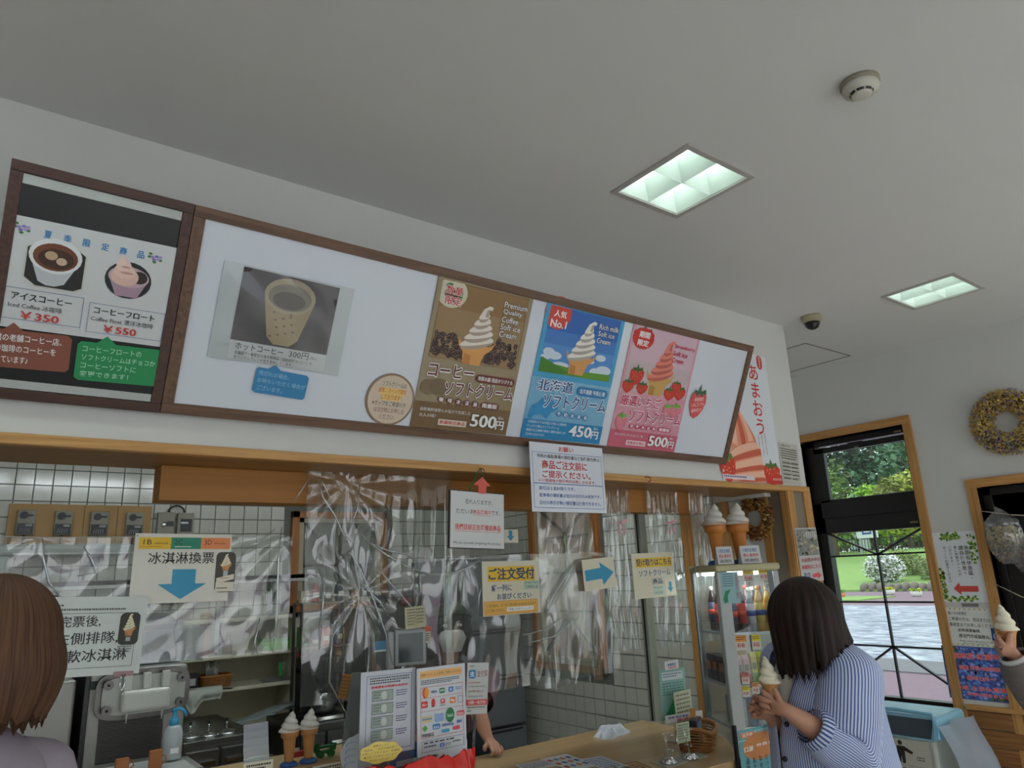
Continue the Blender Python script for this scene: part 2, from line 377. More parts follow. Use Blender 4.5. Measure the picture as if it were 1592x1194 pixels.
hatch = b.build('ceiling_hatch', ceiling)
b = MB(); b.box(-4, D, ZS+.03, 3.86, D+.32, ZC+.06, plaster); b.box(-4, D, 0, -1.6, D+.32, ZS+.03, plaster); b.box(3.66, D+.02, 0, 3.86, 3.06, ZS+.03, plaster); b.box(3.66, D+.32, ZS+.03, 3.86, 3.06, ZC+.06, plaster)
struct('wall_front', b)
b = MB(); b.box(3.86, 3.05, 0, XR+.2, 3.2, ZC+.06, plaster); struct('wall_alcove', b)
b = MB(); b.box(-4.1, -1.6, 0, -4, D+.3, ZC+.06, plaster); b.box(-4.1, -6, 2.75, -4, -1.6, ZC+.06, plaster); struct('wall_left', b)  # unseen wall, its solid part lengthened to hold back daylight
b = MB(); b.box(-4, -6.1, 2.75, XR+.2, -6, ZC+.06, plaster)
b.box(-4, -6.1, 0, -.9, -6, 2.75, plaster)  # closes the left half of this unseen wall to dim the front wall
for x in (1.6, 4.6): b.box(x, -6.1, 0, x+.15, -6, 2.75, plaster)
struct('wall_rear', b)
# soffit timber: front strip, underside board, kitchen-side drop board
b = MB(); b.box(-1.6, D-.012, ZS, 3.87, D+.02, ZS+.03, oak); struct('trim_1', b, .002)
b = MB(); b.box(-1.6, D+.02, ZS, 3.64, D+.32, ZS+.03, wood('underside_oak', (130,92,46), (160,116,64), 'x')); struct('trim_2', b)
b = MB(); b.box(.49, 2.52, 1.877, 3.2, 2.62, ZS, ply); struct('trim_3', b, .002)
# wooden jamb column at the right end of the opening, with its grey infill panels
b = MB(); gp = M('grey_infill_panel', (128,118,102), .7)
b.box(3.655, D+.01, 0, 3.85, D+.17, ZS, gp)
for y0, y1 in ((D-.005, D+.035), (D+.125, D+.17)): b.box(3.635, y0, 0, 3.67, y1, ZS, oakz)
b.box(3.64, D-.012, 0, 3.70, D+.02, ZS, oakz); b.box(3.80, D-.012, 0, 3.87, D+.02, ZS, oakz); b.box(3.70, D-.002, 0, 3.80, D+.02, ZS, gp)
b.box(3.855, D, 0, 3.87, D+.2, ZS, oakz)
struct('trim_4', b, .002)
b = MB(); b.box(2.755, 2.585, .9, 2.80, 2.625, ZS, M('post_pale_metal', (150,154,140), .4, .3)); b.box(2.750, 2.60, .9, 2.755, 2.61, ZS, black); struct('trim_7', b, .002)
# kitchen shell
b = MB(); b.box(-2.2, YK+.012, 0, XK+.1, YK+.12, 2.7, grout); kback = struct('wall_back', b)
b = MB()
wy0, wy1, wz0, wz1 = 3.80, 4.57, .92, 2.16
b.box(XK+.012, 3.04, 0, XK+.13, wy0, 2.7, grout); b.box(XK+.012, wy1, 0, XK+.13, YK+.1, 2.7, grout); b.box(XK+.012, wy0, 0, XK+.13, wy1, wz0, grout); b.box(XK+.012, wy0, wz1, XK+.13, wy1, 2.7, grout)
kright = struct('wall_right_kitchen', b)
b = MB(); b.box(XK+.02, D+.17, 0, XK+.13, 2.70, 2.7, plaster); b.box(XK+.02, 2.7, 0, XK+.13, 3.04, 2.7, M('cream_door', (170,150,128), .6)); struct('wall_right_service', b)
b = MB()
b.box(XK-.012, 2.98, 0, XK+.03, 3.04, 2.2, oakz); b.box(XK-.012, 2.685, 0, XK+.03, 2.72, ZS-.02, oakz)
b.box(XK-.03, 2.4, ZS-.02, XK+.03, 3.0, ZS+.02, whitep); b.box(XK-.25, 2.62, ZS+.035, XK+.03, 3.0, ZS+.075, oak)
struct('trim_5', b, .002)
b = MB(); b.box(-2.2, D+.32, 2.7, 3.66, YK+.1, 2.75, ceilm); struct('ceiling_kitchen', b)
b = MB(); b.box(-2.3, D+.3, 0, -2.2, YK+.1, 2.7, plaster); struct('wall_left_kitchen', b)
# glazed tiles, one by one: shared mesh, the nearest as parts, the rest one joined part
P_ = .101; g_ = .0016
def tile_mesh(nm):
    q = P_/2-g_; e = .0018; b = MB()
    b.add([(-q,0,-q), (q,0,-q), (q,0,q), (-q,0,q), (-q+e,-.010,-q+e), (q-e,-.010,-q+e), (q-e,-.010,q-e), (-q+e,-.010,q-e)], [(4,5,6,7), (0,1,5,4), (1,2,6,5), (2,3,7,6), (3,0,4,7)], tilem)
    return b
tm = tile_mesh('tile').mesh('tile')
def tiles(wall, cells, rot, place):
    n = 0; rest = MB(); tb = tile_mesh('t')
    for (i, j) in cells:
        p = place(i, j)
        if n < 290:
            o = bpy.data.objects.new('tile', tm); COL.objects.link(o); o.parent = wall; o.location = p; o.rotation_euler = (random.uniform(-.0025, .0025), 0, rot+random.uniform(-.0025, .0025)); n += 1
        else:
            c, s = math.cos(rot), math.sin(rot)
            rest.add([(p[0]+x*c-y*s, p[1]+x*s+y*c, p[2]+z) for x, y, z in tb.v], tb.f, tilem)
    if rest.f:
        o = rest.build('tile', wall); o['kind'] = 'stuff'
bw = (2.00, 2.80, 1.40, 2.14)
cells = []
x_off, z_off = -.78, .86
for j in range(0, 18):
    for i in range(0, 44):
        x = x_off+P_*(i+.5); z = z_off+P_*(j+.5)
        if x > XK: continue
        if x+P_/2 > bw[0]+.02 and x-P_/2 < bw[1]-.02 and z+P_/2 > bw[2]+.02 and z-P_/2 < bw[3]-.02: continue
        cells.append((i, j))
cells.sort(key=lambda c: (c[0] > 27, c[1] < 6, -c[1]))
tiles(kback, cells, 0, lambda i, j: (x_off+P_*(i+.5), YK+.012, z_off+P_*(j+.5)))
cells = []
for j in range(0, 22):
    for i in range(0, 24):
        y = 3.045+P_*(i+.5); z = z_off-.707+P_*(j+.5)
        if y > YK: continue
        if y+P_/2 > wy0+.02 and y-P_/2 < wy1-.02 and z+P_/2 > wz0+.02 and z-P_/2 < wz1-.02: continue
        cells.append((i, j))
cells.sort(key=lambda c: c[0])
tiles(kright, cells, -PI/2, lambda i, j: (XK+.012, 3.045+P_*(i+.5), z_off-.707+P_*(j+.5)))
# kitchen windows with timber casing, pale inner sash, lattice of brown bars, blind
def kwin(name, W, H, mw, bars, pane_h=None):
    b = MB()
    for q in ((0,0,W,.05), (0,H-.05,W,H), (0,0,.055,H), (W-.055,0,W,H)): b.box(q[0], -.03, q[1], q[2], .05, q[3], wood('orange_oak_z', (140,84,34), (176,112,52), 'z'))
    o = struct(name, b, .003); o.matrix_world = mw
    s = MB()
    for q in ((.055,.05,W-.055,.085), (.055,H-.085,W-.055,H-.05), (.055,.05,.10,H-.05), (W-.10,.05,W-.055,H-.05)): s.box(q[0], -.008, q[1], q[2], .04, q[3], M('cream_sash', (176,164,138), .5))
    s.build('sash', o, .002)
    g = MB(); g.box(.09, .035, .08, W-.09, .045, H-.08, greyglass); g.build('blind', o)
    bb = MB()
    for (a, c) in bars: bb.bar((a[0]*W, .022, a[1]*H), (c[0]*W, .022, c[1]*H), .018, .02, M('lattice_brown', (88,62,44), .6), up=(0, 1, 0))
    bb.build('lattice', o); return o
kwin('window_1', bw[1]-bw[0], bw[3]-bw[2], Matrix.Translation((bw[0], YK, bw[2])), [((.5,.08),(.5,.92)), ((.1,.45),(.9,.45)), ((.5,.48),(.12,.9)), ((.5,.48),(.88,.9)), ((.1,.1),(.9,.1))])
kwin('window_2', wy1-wy0, wz1-wz0, Matrix.Translation((XK, wy1, wz0)) @ Matrix.Rotation(-PI/2, 4, 'Z'), [((.5,.07),(.5,.93)), ((.12,.33),(.88,.33)), ((.12,.55),(.88,.55)), ((.12,.76),(.88,.76)), ((.5,.31),(.15,.1)), ((.5,.31),(.85,.1)), ((.5,.78),(.15,.93)), ((.5,.78),(.85,.93))])
# right-hand wall with its two glazed openings
WY0, WY1, WZ0, WZ1 = 2.235, 3.02, .68, 2.485
DY1, DZ1 = 1.865, 2.01
b = MB()
b.box(XR, WY1, 0, XR+.2, 3.2, ZC+.06, plaster); b.box(XR, WY0, WZ1, XR+.2, WY1, ZC+.06, plaster); b.box(XR, WY0, 0, XR+.2, WY1, WZ0, plaster)
b.box(XR, DY1, 0, XR+.2, WY0, ZC+.06, plaster); b.box(XR, .45, DZ1, XR+.2, DY1, ZC+.06, plaster)
b.box(XR, -6, 0, XR+.2, -3.5, ZC+.06, plaster); b.box(XR, -3.5, 2.3, XR+.2, .45, ZC+.06, plaster); b.box(XR, -3.5, 0, XR+.2, -1.2, .7, plaster); b.box(XR, -1.2, 0, XR+.2, -.8, 2.3, plaster)
b.box(XR, -.8, 0, XR+.2, .45, 2.3, plaster)
wright = struct('wall_right', b)
pine = wood('pine_plank', (110,70,34), (160,110,60), 'y', .55, 1.0)
for k in range(7):
    z0 = .01+k*.0985; b = MB(); b.box(XR-.018-random.uniform(0, .003), -.8, z0, XR, WY0-.01, z0+.0935, pine); o = b.build('plank', wright, .003)
for k in range(7):
    z0 = .01+k*.0985; b = MB(); b.box(XR-.018-random.uniform(0, .003), WY0+.0, z0, XR, 3.05, z0+.0935, pine); o = b.build('plank', wright, .003)
b = MB(); b.box(XR-.03, -.8, .70, XR, WY0-.075, .728, oaky); b.box(XR-.024, WY0-.075, 0, XR, WY0-.045, .70, oakz); struct('trim_6', b, .002)
def casing(name, y0, y1, z0, z1, sill=True):
    b = MB(); c = .055; e = .035
    b.box(XR-.02, y0-c, z1, XR+.16, y1+c, z1+c, oaky); b.box(XR-.02, y0-c, z0, XR+.16, y0, z1, oakz); b.box(XR-.02, y1, z0, XR+.16, y1+c, z1, oakz)
    if sill: b.box(XR-.03, y0-c, z0-.03, XR+.16, y1+c, z0, oaky)
    return struct(name, b, .002)
# window with black frame: awning light above, fixed light with glazing bars below
o = casing('window_3', WY0, WY1, WZ0, WZ1)
b = MB(); x0, x1 = XR+.06, XR+.13
zb0, zb1 = 1.80, 2.02
for q in ((WY0, WY0+.022, WZ0, WZ1), (WY1-.085, WY1, WZ0, WZ1)): b.box(x0, q[0], q[2], x1, q[1], q[3], black)
b.box(x0, WY0, WZ1-.045, x1, WY1, WZ1, black); b.box(x0, WY0, zb0, x1, WY1, zb1, black); b.box(x0, WY0, WZ0, x1, WY1, WZ0+.03, black)
b.box(x0-.02, WY0+.01, WZ1-.10, x0+.02, WY1-.08, WZ1-.06, black); b.box(x0-.02, WY1-.16, zb1, x0+.02, WY1-.08, WZ1-.06, black); b.box(x0-.02, WY0+.01, zb1, x0+.02, WY0+.03, WZ1-.06, black); b.box(x0-.02, WY0+.01, zb0+.11, x0+.02, WY1-.08, zb1+.02, black)
b.build('window_frame', o, .003)
b = MB(); b.box(x0+.01, WY0+.02, zb1, x0+.016, WY1-.08, WZ1-.06, glass); b.build('pane', o)
b = MB(); b.box(x0+.03, WY0+.02, WZ0+.02, x0+.036, WY1-.08, zb0, glass); b.build('pane', o)
b = MB(); ya, yb = WY0+.02, WY1-.085; ym = (ya+yb)/2
dk = M('glazing_bar', (42,40,40), .45)
zA, zB, zC_ = 1.635, 1.318, 1.03
for s_, e_ in (((ym, WZ0), (ym, zb0)), ((ya, zA), (yb, zA)), ((ya, zB), (yb, zB)), ((ya, zC_), (yb, zC_)), ((ym, zA), (ya, zb0)), ((ym, zA), (yb, zb0)), ((ym, zC_), (ya, WZ0+.12)), ((ym, zC_), (yb, WZ0+.12))):
    b.bar((x0+.02, s_[0], s_[1]), (x0+.02, e_[0], e_[1]), .012, .02, dk, up=(1, 0, 0))
b.build('glazing_bars', o)
b = MB(); b.box(x0-.035, ym-.05, WZ1-.085, x0-.01, ym+.06, WZ1-.055, black); b.box(x0-.03, ym-.01, WZ1-.10, x0-.015, ym+.02, WZ1-.08, M('latch_grey', (90,88,85), .4)); b.build('window_latch', o)
for yy, zz in ((WY0+.045, WZ1-.03), (WY0+.045, zb0+.035)):
    b = MB(); b.box(x0-.004, yy, zz-.006, x0, yy+.05, zz+.006, M('label_tan', (150,130,100), .5)); b.build('window_label', o)
# glazed door further along the wall
o = casing('door_1', .5, DY1, 0, DZ1, False)
b = MB()
b.box(x0, DY1-.05, 0, x1, DY1, DZ1, black); b.box(x0, .5, 0, x1, .55, DZ1, black); b.box(x0, .5, DZ1-.05, x1, DY1, DZ1, black)
b.box(x0+.01, DY1-.26, .05, x1-.01, DY1-.05, DZ1-.05, black); b.box(x0+.01, .55, DZ1-.19, x1-.01, DY1-.05, DZ1-.05, black); b.box(x0+.01, .55, .05, x1-.01, DY1-.05, .25, black)
b.build('door_frame', o, .003)
b = MB(); b.box(x0+.03, .55, .2, x0+.036, DY1-.25, DZ1-.18, glass); b.build('pane', o)
b = MB(); ya, yb = .55, DY1-.26; ym = (ya+yb)/2
for s_, e_ in (((ya, 1.55), (yb, 1.55)), ((ym, .25), (ym, DZ1-.19)), ((ym, 1.55), (yb, DZ1-.19)), ((ym, 1.55), (ya, DZ1-.19))): b.bar((x0+.02, s_[0], s_[1]), (x0+.02, e_[0], e_[1]), .012, .02, dk, up=(1, 0, 0))
b.build('glazing_bars', o)
# ------------------------------------------------------------------ recessed ceiling lights
reflm = M('white_reflector', (226,236,230), .35, var=.02); lampm = M('fluorescent_tube', (240,252,248), .5, emit=1.5, var=0)
lamptube = M('kitchen_tube', (235,245,250), .5, emit=30.0, var=0)
lightring = M('light_frame', (176,172,166), .5)
def ceiling_light(x0, x1, y0, y1, label, watt=.95):
    W = x1-x0; H = y1-y0
    r = thing('ceiling_light', label, 'ceiling light', ((x0+x1)/2, (y0+y1)/2, ZC), 0, None)
    a, c = W/2, H/2
    b = MB()
    for q in ((-a-.018,-c-.018,a+.018,-c+.004), (-a-.018,c-.004,a+.018,c+.018), (-a-.018,-c,-a+.004,c), (a-.004,-c,a+.018,c)): b.box(q[0], q[1], -.006, q[2], q[3], .004, lightring)
    b.build('frame', r, .001)
    b = MB()
    for q in ((-a,-c,-a+.004,c), (a-.004,-c,a,c), (-a,-c,a,-c+.004), (-a,c-.004,a,c)): b.box(q[0], q[1], 0, q[2], q[3], .15, reflm)
    b.box(-a, -c, .15, a, c, .155, reflm)
    b.build('housing', r)
    b = MB()                                                     # four reflector cells with sloping cheeks
    for sx in (-1, 1):
        for sy in (-1, 1):
            X0, X1 = (0, a-.004) if sx > 0 else (-a+.004, 0); Y0, Y1 = (0, c-.004) if sy > 0 else (-c+.004, 0); i = .032; zt = .085
            v = [(X0,Y0,.002), (X1,Y0,.002), (X1,Y1,.002), (X0,Y1,.002), (X0+i,Y0+i*.6,zt), (X1-i,Y0+i*.6,zt), (X1-i,Y1-i*.6,zt), (X0+i,Y1-i*.6,zt)]
            b.add(v, [(0,1,5,4), (1,2,6,5), (2,3,7,6), (3,0,4,7)], reflm)
    b.build('reflector', r)
    b = MB()
    for yy in (-c*.72, -c*.28, c*.28, c*.72): b.tube([(-a+.03, yy, .12), (a-.03, yy, .12)], .011, 8, lampm)
    b.build('lamp', r)
    l = bpy.data.lights.new('downlight', 'AREA'); l.shape = 'RECTANGLE'; l.size = W*.92; l.size_y = H*.92; l.energy = watt; l.color = (.93, 1, .96)
    lo = bpy.data.objects.new('downlight', l); COL.objects.link(lo); lo.location = (0, 0, .145); lo.parent = r
    return r
ceiling_light(*LX[1], *LY[0], 'square recessed four-cell light nearer the camera, above the menu posters')
ceiling_light(*LX[2], *LY[0], 'square recessed four-cell light further away, beside the dome camera')
for i, (lx, ly) in enumerate([(LX[0], LY[0])]+[(a, LY[1]) for a in LX]+[(a, LY[2]) for a in LX]):  # unseen fixtures added as fill to brighten the room
    ceiling_light(*lx, *ly, 'added fill light as a square recessed fixture, unseen outside the picture, '+('beside the left menu board', 'left one of the middle row', 'centre one of the middle row', 'right one of the middle row', 'left one of the rear row', 'centre one of the rear row', 'right one of the rear row')[i], 8 if lx[0] < 0 else 44 if lx[0] < 3 else 310)['group'] = 'unseen fill lights added outside the view'
r = thing('tube_light', 'long fluorescent tube light at the kitchen ceiling behind the serving opening', 'light', (.9, 2.8, 2.7))
b = MB(); b.box(-1.6, -.05, -.05, 2.6, .05, 0, whitep); b.build('housing', r, .004)
for k in range(4):
    b = MB(); b.tube([(-1.55+k*1.05, 0, -.075), (-1.55+k*1.05+.95, 0, -.075)], .014, 10, lamptube); b.build('lamp', r)
# ------------------------------------------------------------------ smoke detector, dome camera
p = on(1336, 128, 'z', ZC)
r = thing('smoke_detector', 'round white smoke detector on the ceiling with dark slots', 'smoke detector', p)
cw = M('detector_white', (196,192,180), .5)
b = MB(); b.lathe([(.0,0), (.056,0), (.056,-.012), (.0,-.012)], n=32, mat=M('detector_base', (150,142,124), .6)); b.build('base', r)
b = MB(); b.lathe([(.051,-.012), (.053,-.022), (.048,-.034), (.032,-.038), (.030,-.042)], n=32, mat=cw); b.lathe([(0,-.05), (.02,-.05), (.028,-.047), (.031,-.042), (.030,-.042)][::-1], n=32, mat=cw); b.build('cover', r)
b = MB()
for k in range(8):
    t0 = 2*PI*k/8+.06; n = 5
    pts = [(math.cos(t0+.62*i/n), math.sin(t0+.62*i/n)) for i in range(n+1)]
    V = [(.0325*x, .0325*y, -.0405) for x, y in pts]+[(.034*x, .034*y, -.0378) for x, y in pts]+[(.0305*x, .0305*y, -.0445) for x, y in pts]
    b.add(V, [(i, i+1, n+2+i, n+1+i) for i in range(n)]+[(i, i+1, 2*n+3+i, 2*n+2+i) for i in range(n)], black)
b.build('slot', r)
b = MB(); b.ball((.04, .012, -.032), .004, mat=M('indicator_red', (120,70,60), .3)); b.build('indicator', r)
p = on(1261, 492, 'z', ZC)
r = thing('dome_camera', 'small beige dome security camera with dark bubble on the ceiling', 'camera', p)
b = MB(); b.lathe([(.058,0), (.058,-.012), (.05,-.04), (.0,-.04)], n=28, mat=M('beige_plastic', (160,152,122), .5)); b.build('housing', r)
b = MB(); b.lathe([(.043,-.04), (.041,-.055), (.03,-.072), (.014,-.08), (0,-.082)], n=28, mat=M('dark_dome', (22,22,26), .08)); b.build('dome', r)
# ================================================================== MENU BOARDS (tilted forward over the soffit)
pb = Vector((0, 2.27, 2.104)); pt = Vector((0, 2.02, 2.67)); bn = Vector((0, -(pt-pb).z, (pt-pb).y)).normalized(); bup = (pt-pb).normalized()
HB = (pt-pb).length
def bp(px, py): return onp(px, py, pb, bn)
def board(name, label, x0, x1, mats, barw, panel, group=None):
    # frame matrix: x right, y up along the board, z out to the room
    mw = Matrix((Vector((1, 0, 0)), bup, bn)).transposed().to_4x4(); mw.translation = Vector(((x0+x1)/2, pb.y, pb.z))
    r = thing(name, label, 'menu board'); r.matrix_world = mw
    W = (x1-x0)/2; b = MB()
    b.box(-W, 0, -.05, W, barw, 0, mats[0]); b.box(-W, HB-barw, -.05, W, HB, 0, mats[0]); b.box(-W, barw, -.05, -W+barw, HB-barw, 0, mats[1]); b.box(W-barw, barw, -.05, W, HB-barw, 0, mats[1])
    b.build('frame', r, .0015)
    b = MB(); b.box(-W+barw*.6, barw*.6, -.02, W-barw*.6, HB-barw*.6, -.008, panel); b.build('panel', r)
    b = MB(); b.box(-W+.1, HB-.12, -.28, -W+.13, HB-.1, -.05, steel); b.box(W-.13, HB-.12, -.28, W-.1, HB-.1, -.05, steel); b.build('bracket', r)
    return r
panelw = M('menu_panel_white', (214,220,230), .12, var=.01, scale=2)
board('menu_board', 'long menu board in a mid-brown frame with soft ice cream posters on a white panel', .4255, 3.10, (brownf, brownfz), .033, panelw)
b1 = board('menu_board', 'dark-framed menu board at far left with iced coffee and coffee float on black', -.014, .424, (darkf, darkfz), .028, blackgloss)
def bsheet(name, label, cat, tl, tr, bl, mat, **k): return Sheet(name, label, cat, bp(*tl), bp(*tr), bp(*bl), mat, lift=k.pop('lift', -.004), **k)
W_ = flat(236,238,238); K_ = flat(30,28,28); R_ = flat(196,62,54); B_ = flat(40,104,176); N_ = flat(34,74,140); Y_ = flat(232,190,50); G_ = flat(60,130,66)
# black print strips white
def parts_on(root, mb, nm, lab=None):
    o = mb.build(nm, root); 
    if lab: o['label'] = lab
    return o
for z0_, z1_ in ((HB-.055, HB-.03), (.03, .052)):
    b = MB(); b.box(-.19, z0_, -.008, .19, z1_, -.004, M('rail_white', (180,184,182), .3)); b.build('rail', b1)
# summer-only sheet
tl, tr, br = (8, 330), (277.4, 386), (252.5, 540)
TL, TR, BR = bp(*tl), bp(*tr), bp(*br)
s = Sheet('menu_poster', 'white summer-only iced coffee and coffee float sheet on the black board', 'poster', TL, TR, TL+(BR-TR), flat(206,208,210,.3), lift=-.004)
hy = lambda u, v, k=1: [s.ell(u+du*k, v+dv, .013, .013, c, 9) for du, dv, c in ((-.035,.0,G_), (.035,.02,G_), (0,.045,G_), (-.03,-.03,G_), (-.015,0,flat(150,130,190)), (.01,-.012,flat(120,120,200)), (.02,.015,flat(170,150,200)), (-.005,.022,flat(130,110,180)), (.034,-.01,flat(170,150,200)))]
hy(.095, .10); hy(.865, .135)
for i, c in enumerate('夏季限定商品'): s.text(c, .215+i*.108, .085+i*.003, .258+i*.108, .155+i*.003, flat(44,128,190), .02)
# iced coffee photo
s.poly([(.20,.185), (.40,.185), (.47,.25), (.47,.56), (.42,.60), (.20,.60), (.13,.53), (.13,.25)], flat(200,198,190)); s.poly([(.205,.195), (.395,.195), (.46,.255), (.46,.555), (.415,.59), (.205,.59), (.14,.525), (.14,.255)], flat(38,36,36))
s.poly([(.15,.30), (.44,.30), (.36,.545), (.31,.575), (.26,.575), (.215,.545)], flat(190,194,200)); s.ell(.295, .30, .148, .16, flat(222,224,226)); s.ell(.295, .31, .125, .125, flat(110,62,34)); s.ell(.30, .325, .10, .09, flat(66,38,26))
s.ell(.27, .30, .035, .04, flat(190,160,130)); s.ell(.33, .34, .03, .035, flat(200,176,150))
# float photo
s.ell(.725, .40, .142, .235/1.0*.75, flat(34,34,38)); s.poly([(.60,.37), (.85,.37), (.79,.56), (.66,.56)], flat(168,140,158)); s.ell(.725, .37, .125, .10, flat(190,164,170)); s.ell(.79, .36, .05, .06, flat(44,34,32))
s.ell(.70, .37, .085, .09, flat(222,184,170)); s.ell(.695, .32, .065, .07, flat(228,194,182)); s.ell(.685, .265, .045, .055, flat(232,200,190)); s.ell(.675, .225, .022, .05, flat(236,206,198)); s.ell(.71, .335, .04, .012, flat(196,150,140)); s.ell(.70, .28, .03, .01, flat(196,150,140))
for (u0, v0, u1, v1) in ((.02,.635,.485,.92), (.52,.665,.985,.945)):
    s.frame(u0, v0, u1, v1, flat(80,110,160), .0012)
s.text('アイスコーヒー', .09, .675, .42, .74, K_, .02); s.text('Iced Coffee 冰咖啡', .08, .765, .37, .815, K_); s.text('￥350', .15, .84, .36, .91, R_, .03)
s.text('コーヒーフロート', .55, .70, .92, .76, K_, .02); s.text('Coffee Float 漂浮冰咖啡', .54, .785, .92, .835, K_); s.text('￥550', .62, .86, .82, .93, R_, .03)
s.done()
def bubble(label, tl, tr, bl, col, lines, tc, tip=.3, grp=None, lift=-.001, name='speech_card'):
    TL, TR, BL = bp(*tl), bp(*tr), bp(*bl)
    sh = [(.04,.16), (tip-.11,.16), (tip,0), (tip+.11,.16), (.95,.16), (1,.24), (1,.93), (.96,1), (.05,1), (0,.94), (0,.23)]
    s = Sheet(name, label, 'notice', TL, TR, BL, flat(*col), lift=lift, shape=sh)
    n = len(lines)
    for i, l in enumerate(lines): s.text(l[0], l[1], .25+.72*i/n, l[2], .25+.72*(i+.68)/n, tc, .01)
    return s.done()
bubble('reddish-brown speech-bubble card with white text, lower left of black board', (-20, 497), (114, 512), (-32, 568), (134,76,58), [('函館の老舗コーヒー店、', .02, .88), ('美鈴珈琲のコーヒーを', .03, .82), ('使っています♪', .05, .50)], W_, .30)
bubble('green speech-bubble card with pale text on the black board', (123, 518), (256, 534), (115, 590), (30,140,82), [('コーヒーフロートの', .06, .74), ('ソフトクリームはチョコか', .06, .92), ('コーヒーソフトに', .06, .7), ('変更できます！', .06, .62)], flat(170,220,190), .32)
# hot coffee leaflet in a clear pouch
TL, TR, BL = bp(350, 405), bp(552, 450), bp(327, 555)
s = Sheet('clear_pouch', 'clear plastic pouch holding the hot coffee photo sheet on the white panel', 'pouch', TL, TR, BL, flat(196,202,206,.15), lift=-.0035, thick=.001)
s.done()
b = MB()   # film of the pouch, bulging a little
def pf(u, v): return ((u-.5)*s.W, v*s.H, .003+.006*math.sin(PI*u)*math.sin(PI*v)+.003*math.sin(9*u+4*v)*math.sin(7*v+3*u))
b.grid(pf, 26, 18, film('pouch_film', (244,246,246), .02, .08, .02)); b.build('film', s.root)
TL, TR, BL = bp(380, 414), bp(529, 448), bp(362, 526)
q = Sheet('photo_sheet', 'hot coffee photo on a dark plum ground inside the clear pouch', 'poster', TL, TR, TL+(BL-TL)*1.27, flat(206,208,210), lift=-.002, thick=.0005)
q.rect(0, 0, 1, .80, flat(52,40,48)); q.rect(.02, .3, .3, .7, flat(62,52,60)); q.rect(.66, .25, .99, .6, flat(60,50,58))
q.poly([(.25,.28), (.76,.28), (.66,.70), (.58,.78), (.42,.78), (.34,.70)], flat(170,146,104)); q.ell(.505, .22, .265, .20, flat(176,160,128)); q.ell(.505, .235, .225, .15, flat(128,118,100)); q.ell(.50, .27, .17, .10, flat(84,70,56))
for i in range(12): q.ell(.37+.25*((i*37) % 10)/10, .42+.3*((i*23) % 11)/11, .015, .012, flat(110,70,40), 8)
q.text('ホットコーヒー', .06, .82, .54, .895, K_, .01); q.text('300円', .60, .815, .81, .895, K_); q.text('(税込)', .83, .85, .9, .885, K_)
q.text('北海道で一番歴史のある喫茶店「函館美鈴コーヒー」の', .06, .91, .86, .95, K_); q.text('オリジナルブレンド豆を使用しています。', .06, .96, .66, 1.0, K_)
q.done()
bubble('blue speech-bubble card with white writing below the hot coffee sheet', (402, 563), (483, 578), (396, 610), (52,134,186), [('売切れの場合、', .05, .62), ('お待ちいただく場合が', .05, .97), ('ございます。', .08, .55)], flat(150,196,224), .33)
# round card
c0 = bp(607.5, 621.5); R0 = (bp(645, 624)-bp(570, 618)).length/2
TL = c0-Vector((R0, 0, 0))+bup*R0; TR = TL+Vector((2*R0, 0, 0)); BL = TL-bup*2*R0
s = Sheet('round_card', 'round beige card with brown rim and red writing on the white panel', 'notice', TL, TR, BL, flat(150,122,96), lift=-.003, shape=[(.5+.5*math.cos(t*PI/16), .5-.5*math.sin(t*PI/16)) for t in range(32)])
s.ell(.5, .5, .46, .46, flat(214,196,176), 32)
s.rect(.25, .28, .78, .42, flat(236,200,120)); s.rect(.3, .42, .7, .52, flat(236,200,120))
for i, (t, a, e, m) in enumerate((('ソフトクリームは', .28, .78, K_), ('通常、コーンで提供', .22, .8, R_), ('しております！', .3, .72, R_), ('※カップをご希望の方', .14, .84, K_), ('は注文時にお申し出', .2, .82, flat(120,60,50)), ('ください。', .34, .66, flat(120,60,50)))): s.text(t, a, .16+i*.125, e, .255+i*.125, m)
s.done()
# ---- coffee soft cream poster
s = bsheet('menu_poster', 'gold-brown coffee soft ice cream poster priced 500円 on the white panel', 'poster', (684.2, 424), (831.5, 459.5), (644.5, 664), flat(148,130,98,.2))
s.rect(.045, .035, .955, .535, flat(96,72,44)); s.rect(.05, .038, .95, .533, flat(158,130,92)); s.rect(.05, .038, .95, .2, flat(146,114,72)); s.rect(0, .825, 1, 1, flat(122,96,62))
rn = random.Random(5); pts = []
for i in range(250):
    u = rn.uniform(.07, .93); lim = .345+.03*math.sin(u*9)+ (.06 if .3 < u < .7 else 0)
    v = rn.uniform(lim, .515); pts.append((u, v))
pts.sort(key=lambda p: p[1]); s.beans(pts, .027, flat(62,46,42), flat(150,122,104))
s.softserve(.50, .34, .25, .205, flat(232,224,212), flat(178,160,144), flat(222,160,90), flat(196,130,66), lean=.12)
s.ell(.155, .105, .15, .098, flat(212,204,180)); s.rect(.0, 0, .045, .25, flat(148,130,98)); s.rect(0, 0, .4, .034, flat(148,130,98)); s.ell(.17, .12, .09, .045, flat(110,60,40), rot=.2); s.ell(.115, .06, .035, .014, G_, rot=-.3); s.ell(.245, .11, .016, .03, G_)
s.otext('数量', .09, .062, .255, .115, R_, W_, .02); s.otext('限定', .10, .128, .26, .183, R_, W_, .02)
for i, t in enumerate(('Premium', 'Quality', 'Coffee', 'Soft ice', 'Cream')): s.otext(t, .70, .085+i*.05, .70+(.25, .21, .18, .22, .19)[i], .125+i*.05, W_, flat(80,60,44), .01)
mar = flat(112,52,48)
s.otext('コーヒー', .07, .57, .52, .655, mar, W_, .03, -.02, .07); s.rrect(.55, .60, .975, .655, mar, .5); s.text('市民の森 売店オリジナル', .575, .612, .955, .643, W_, .02)
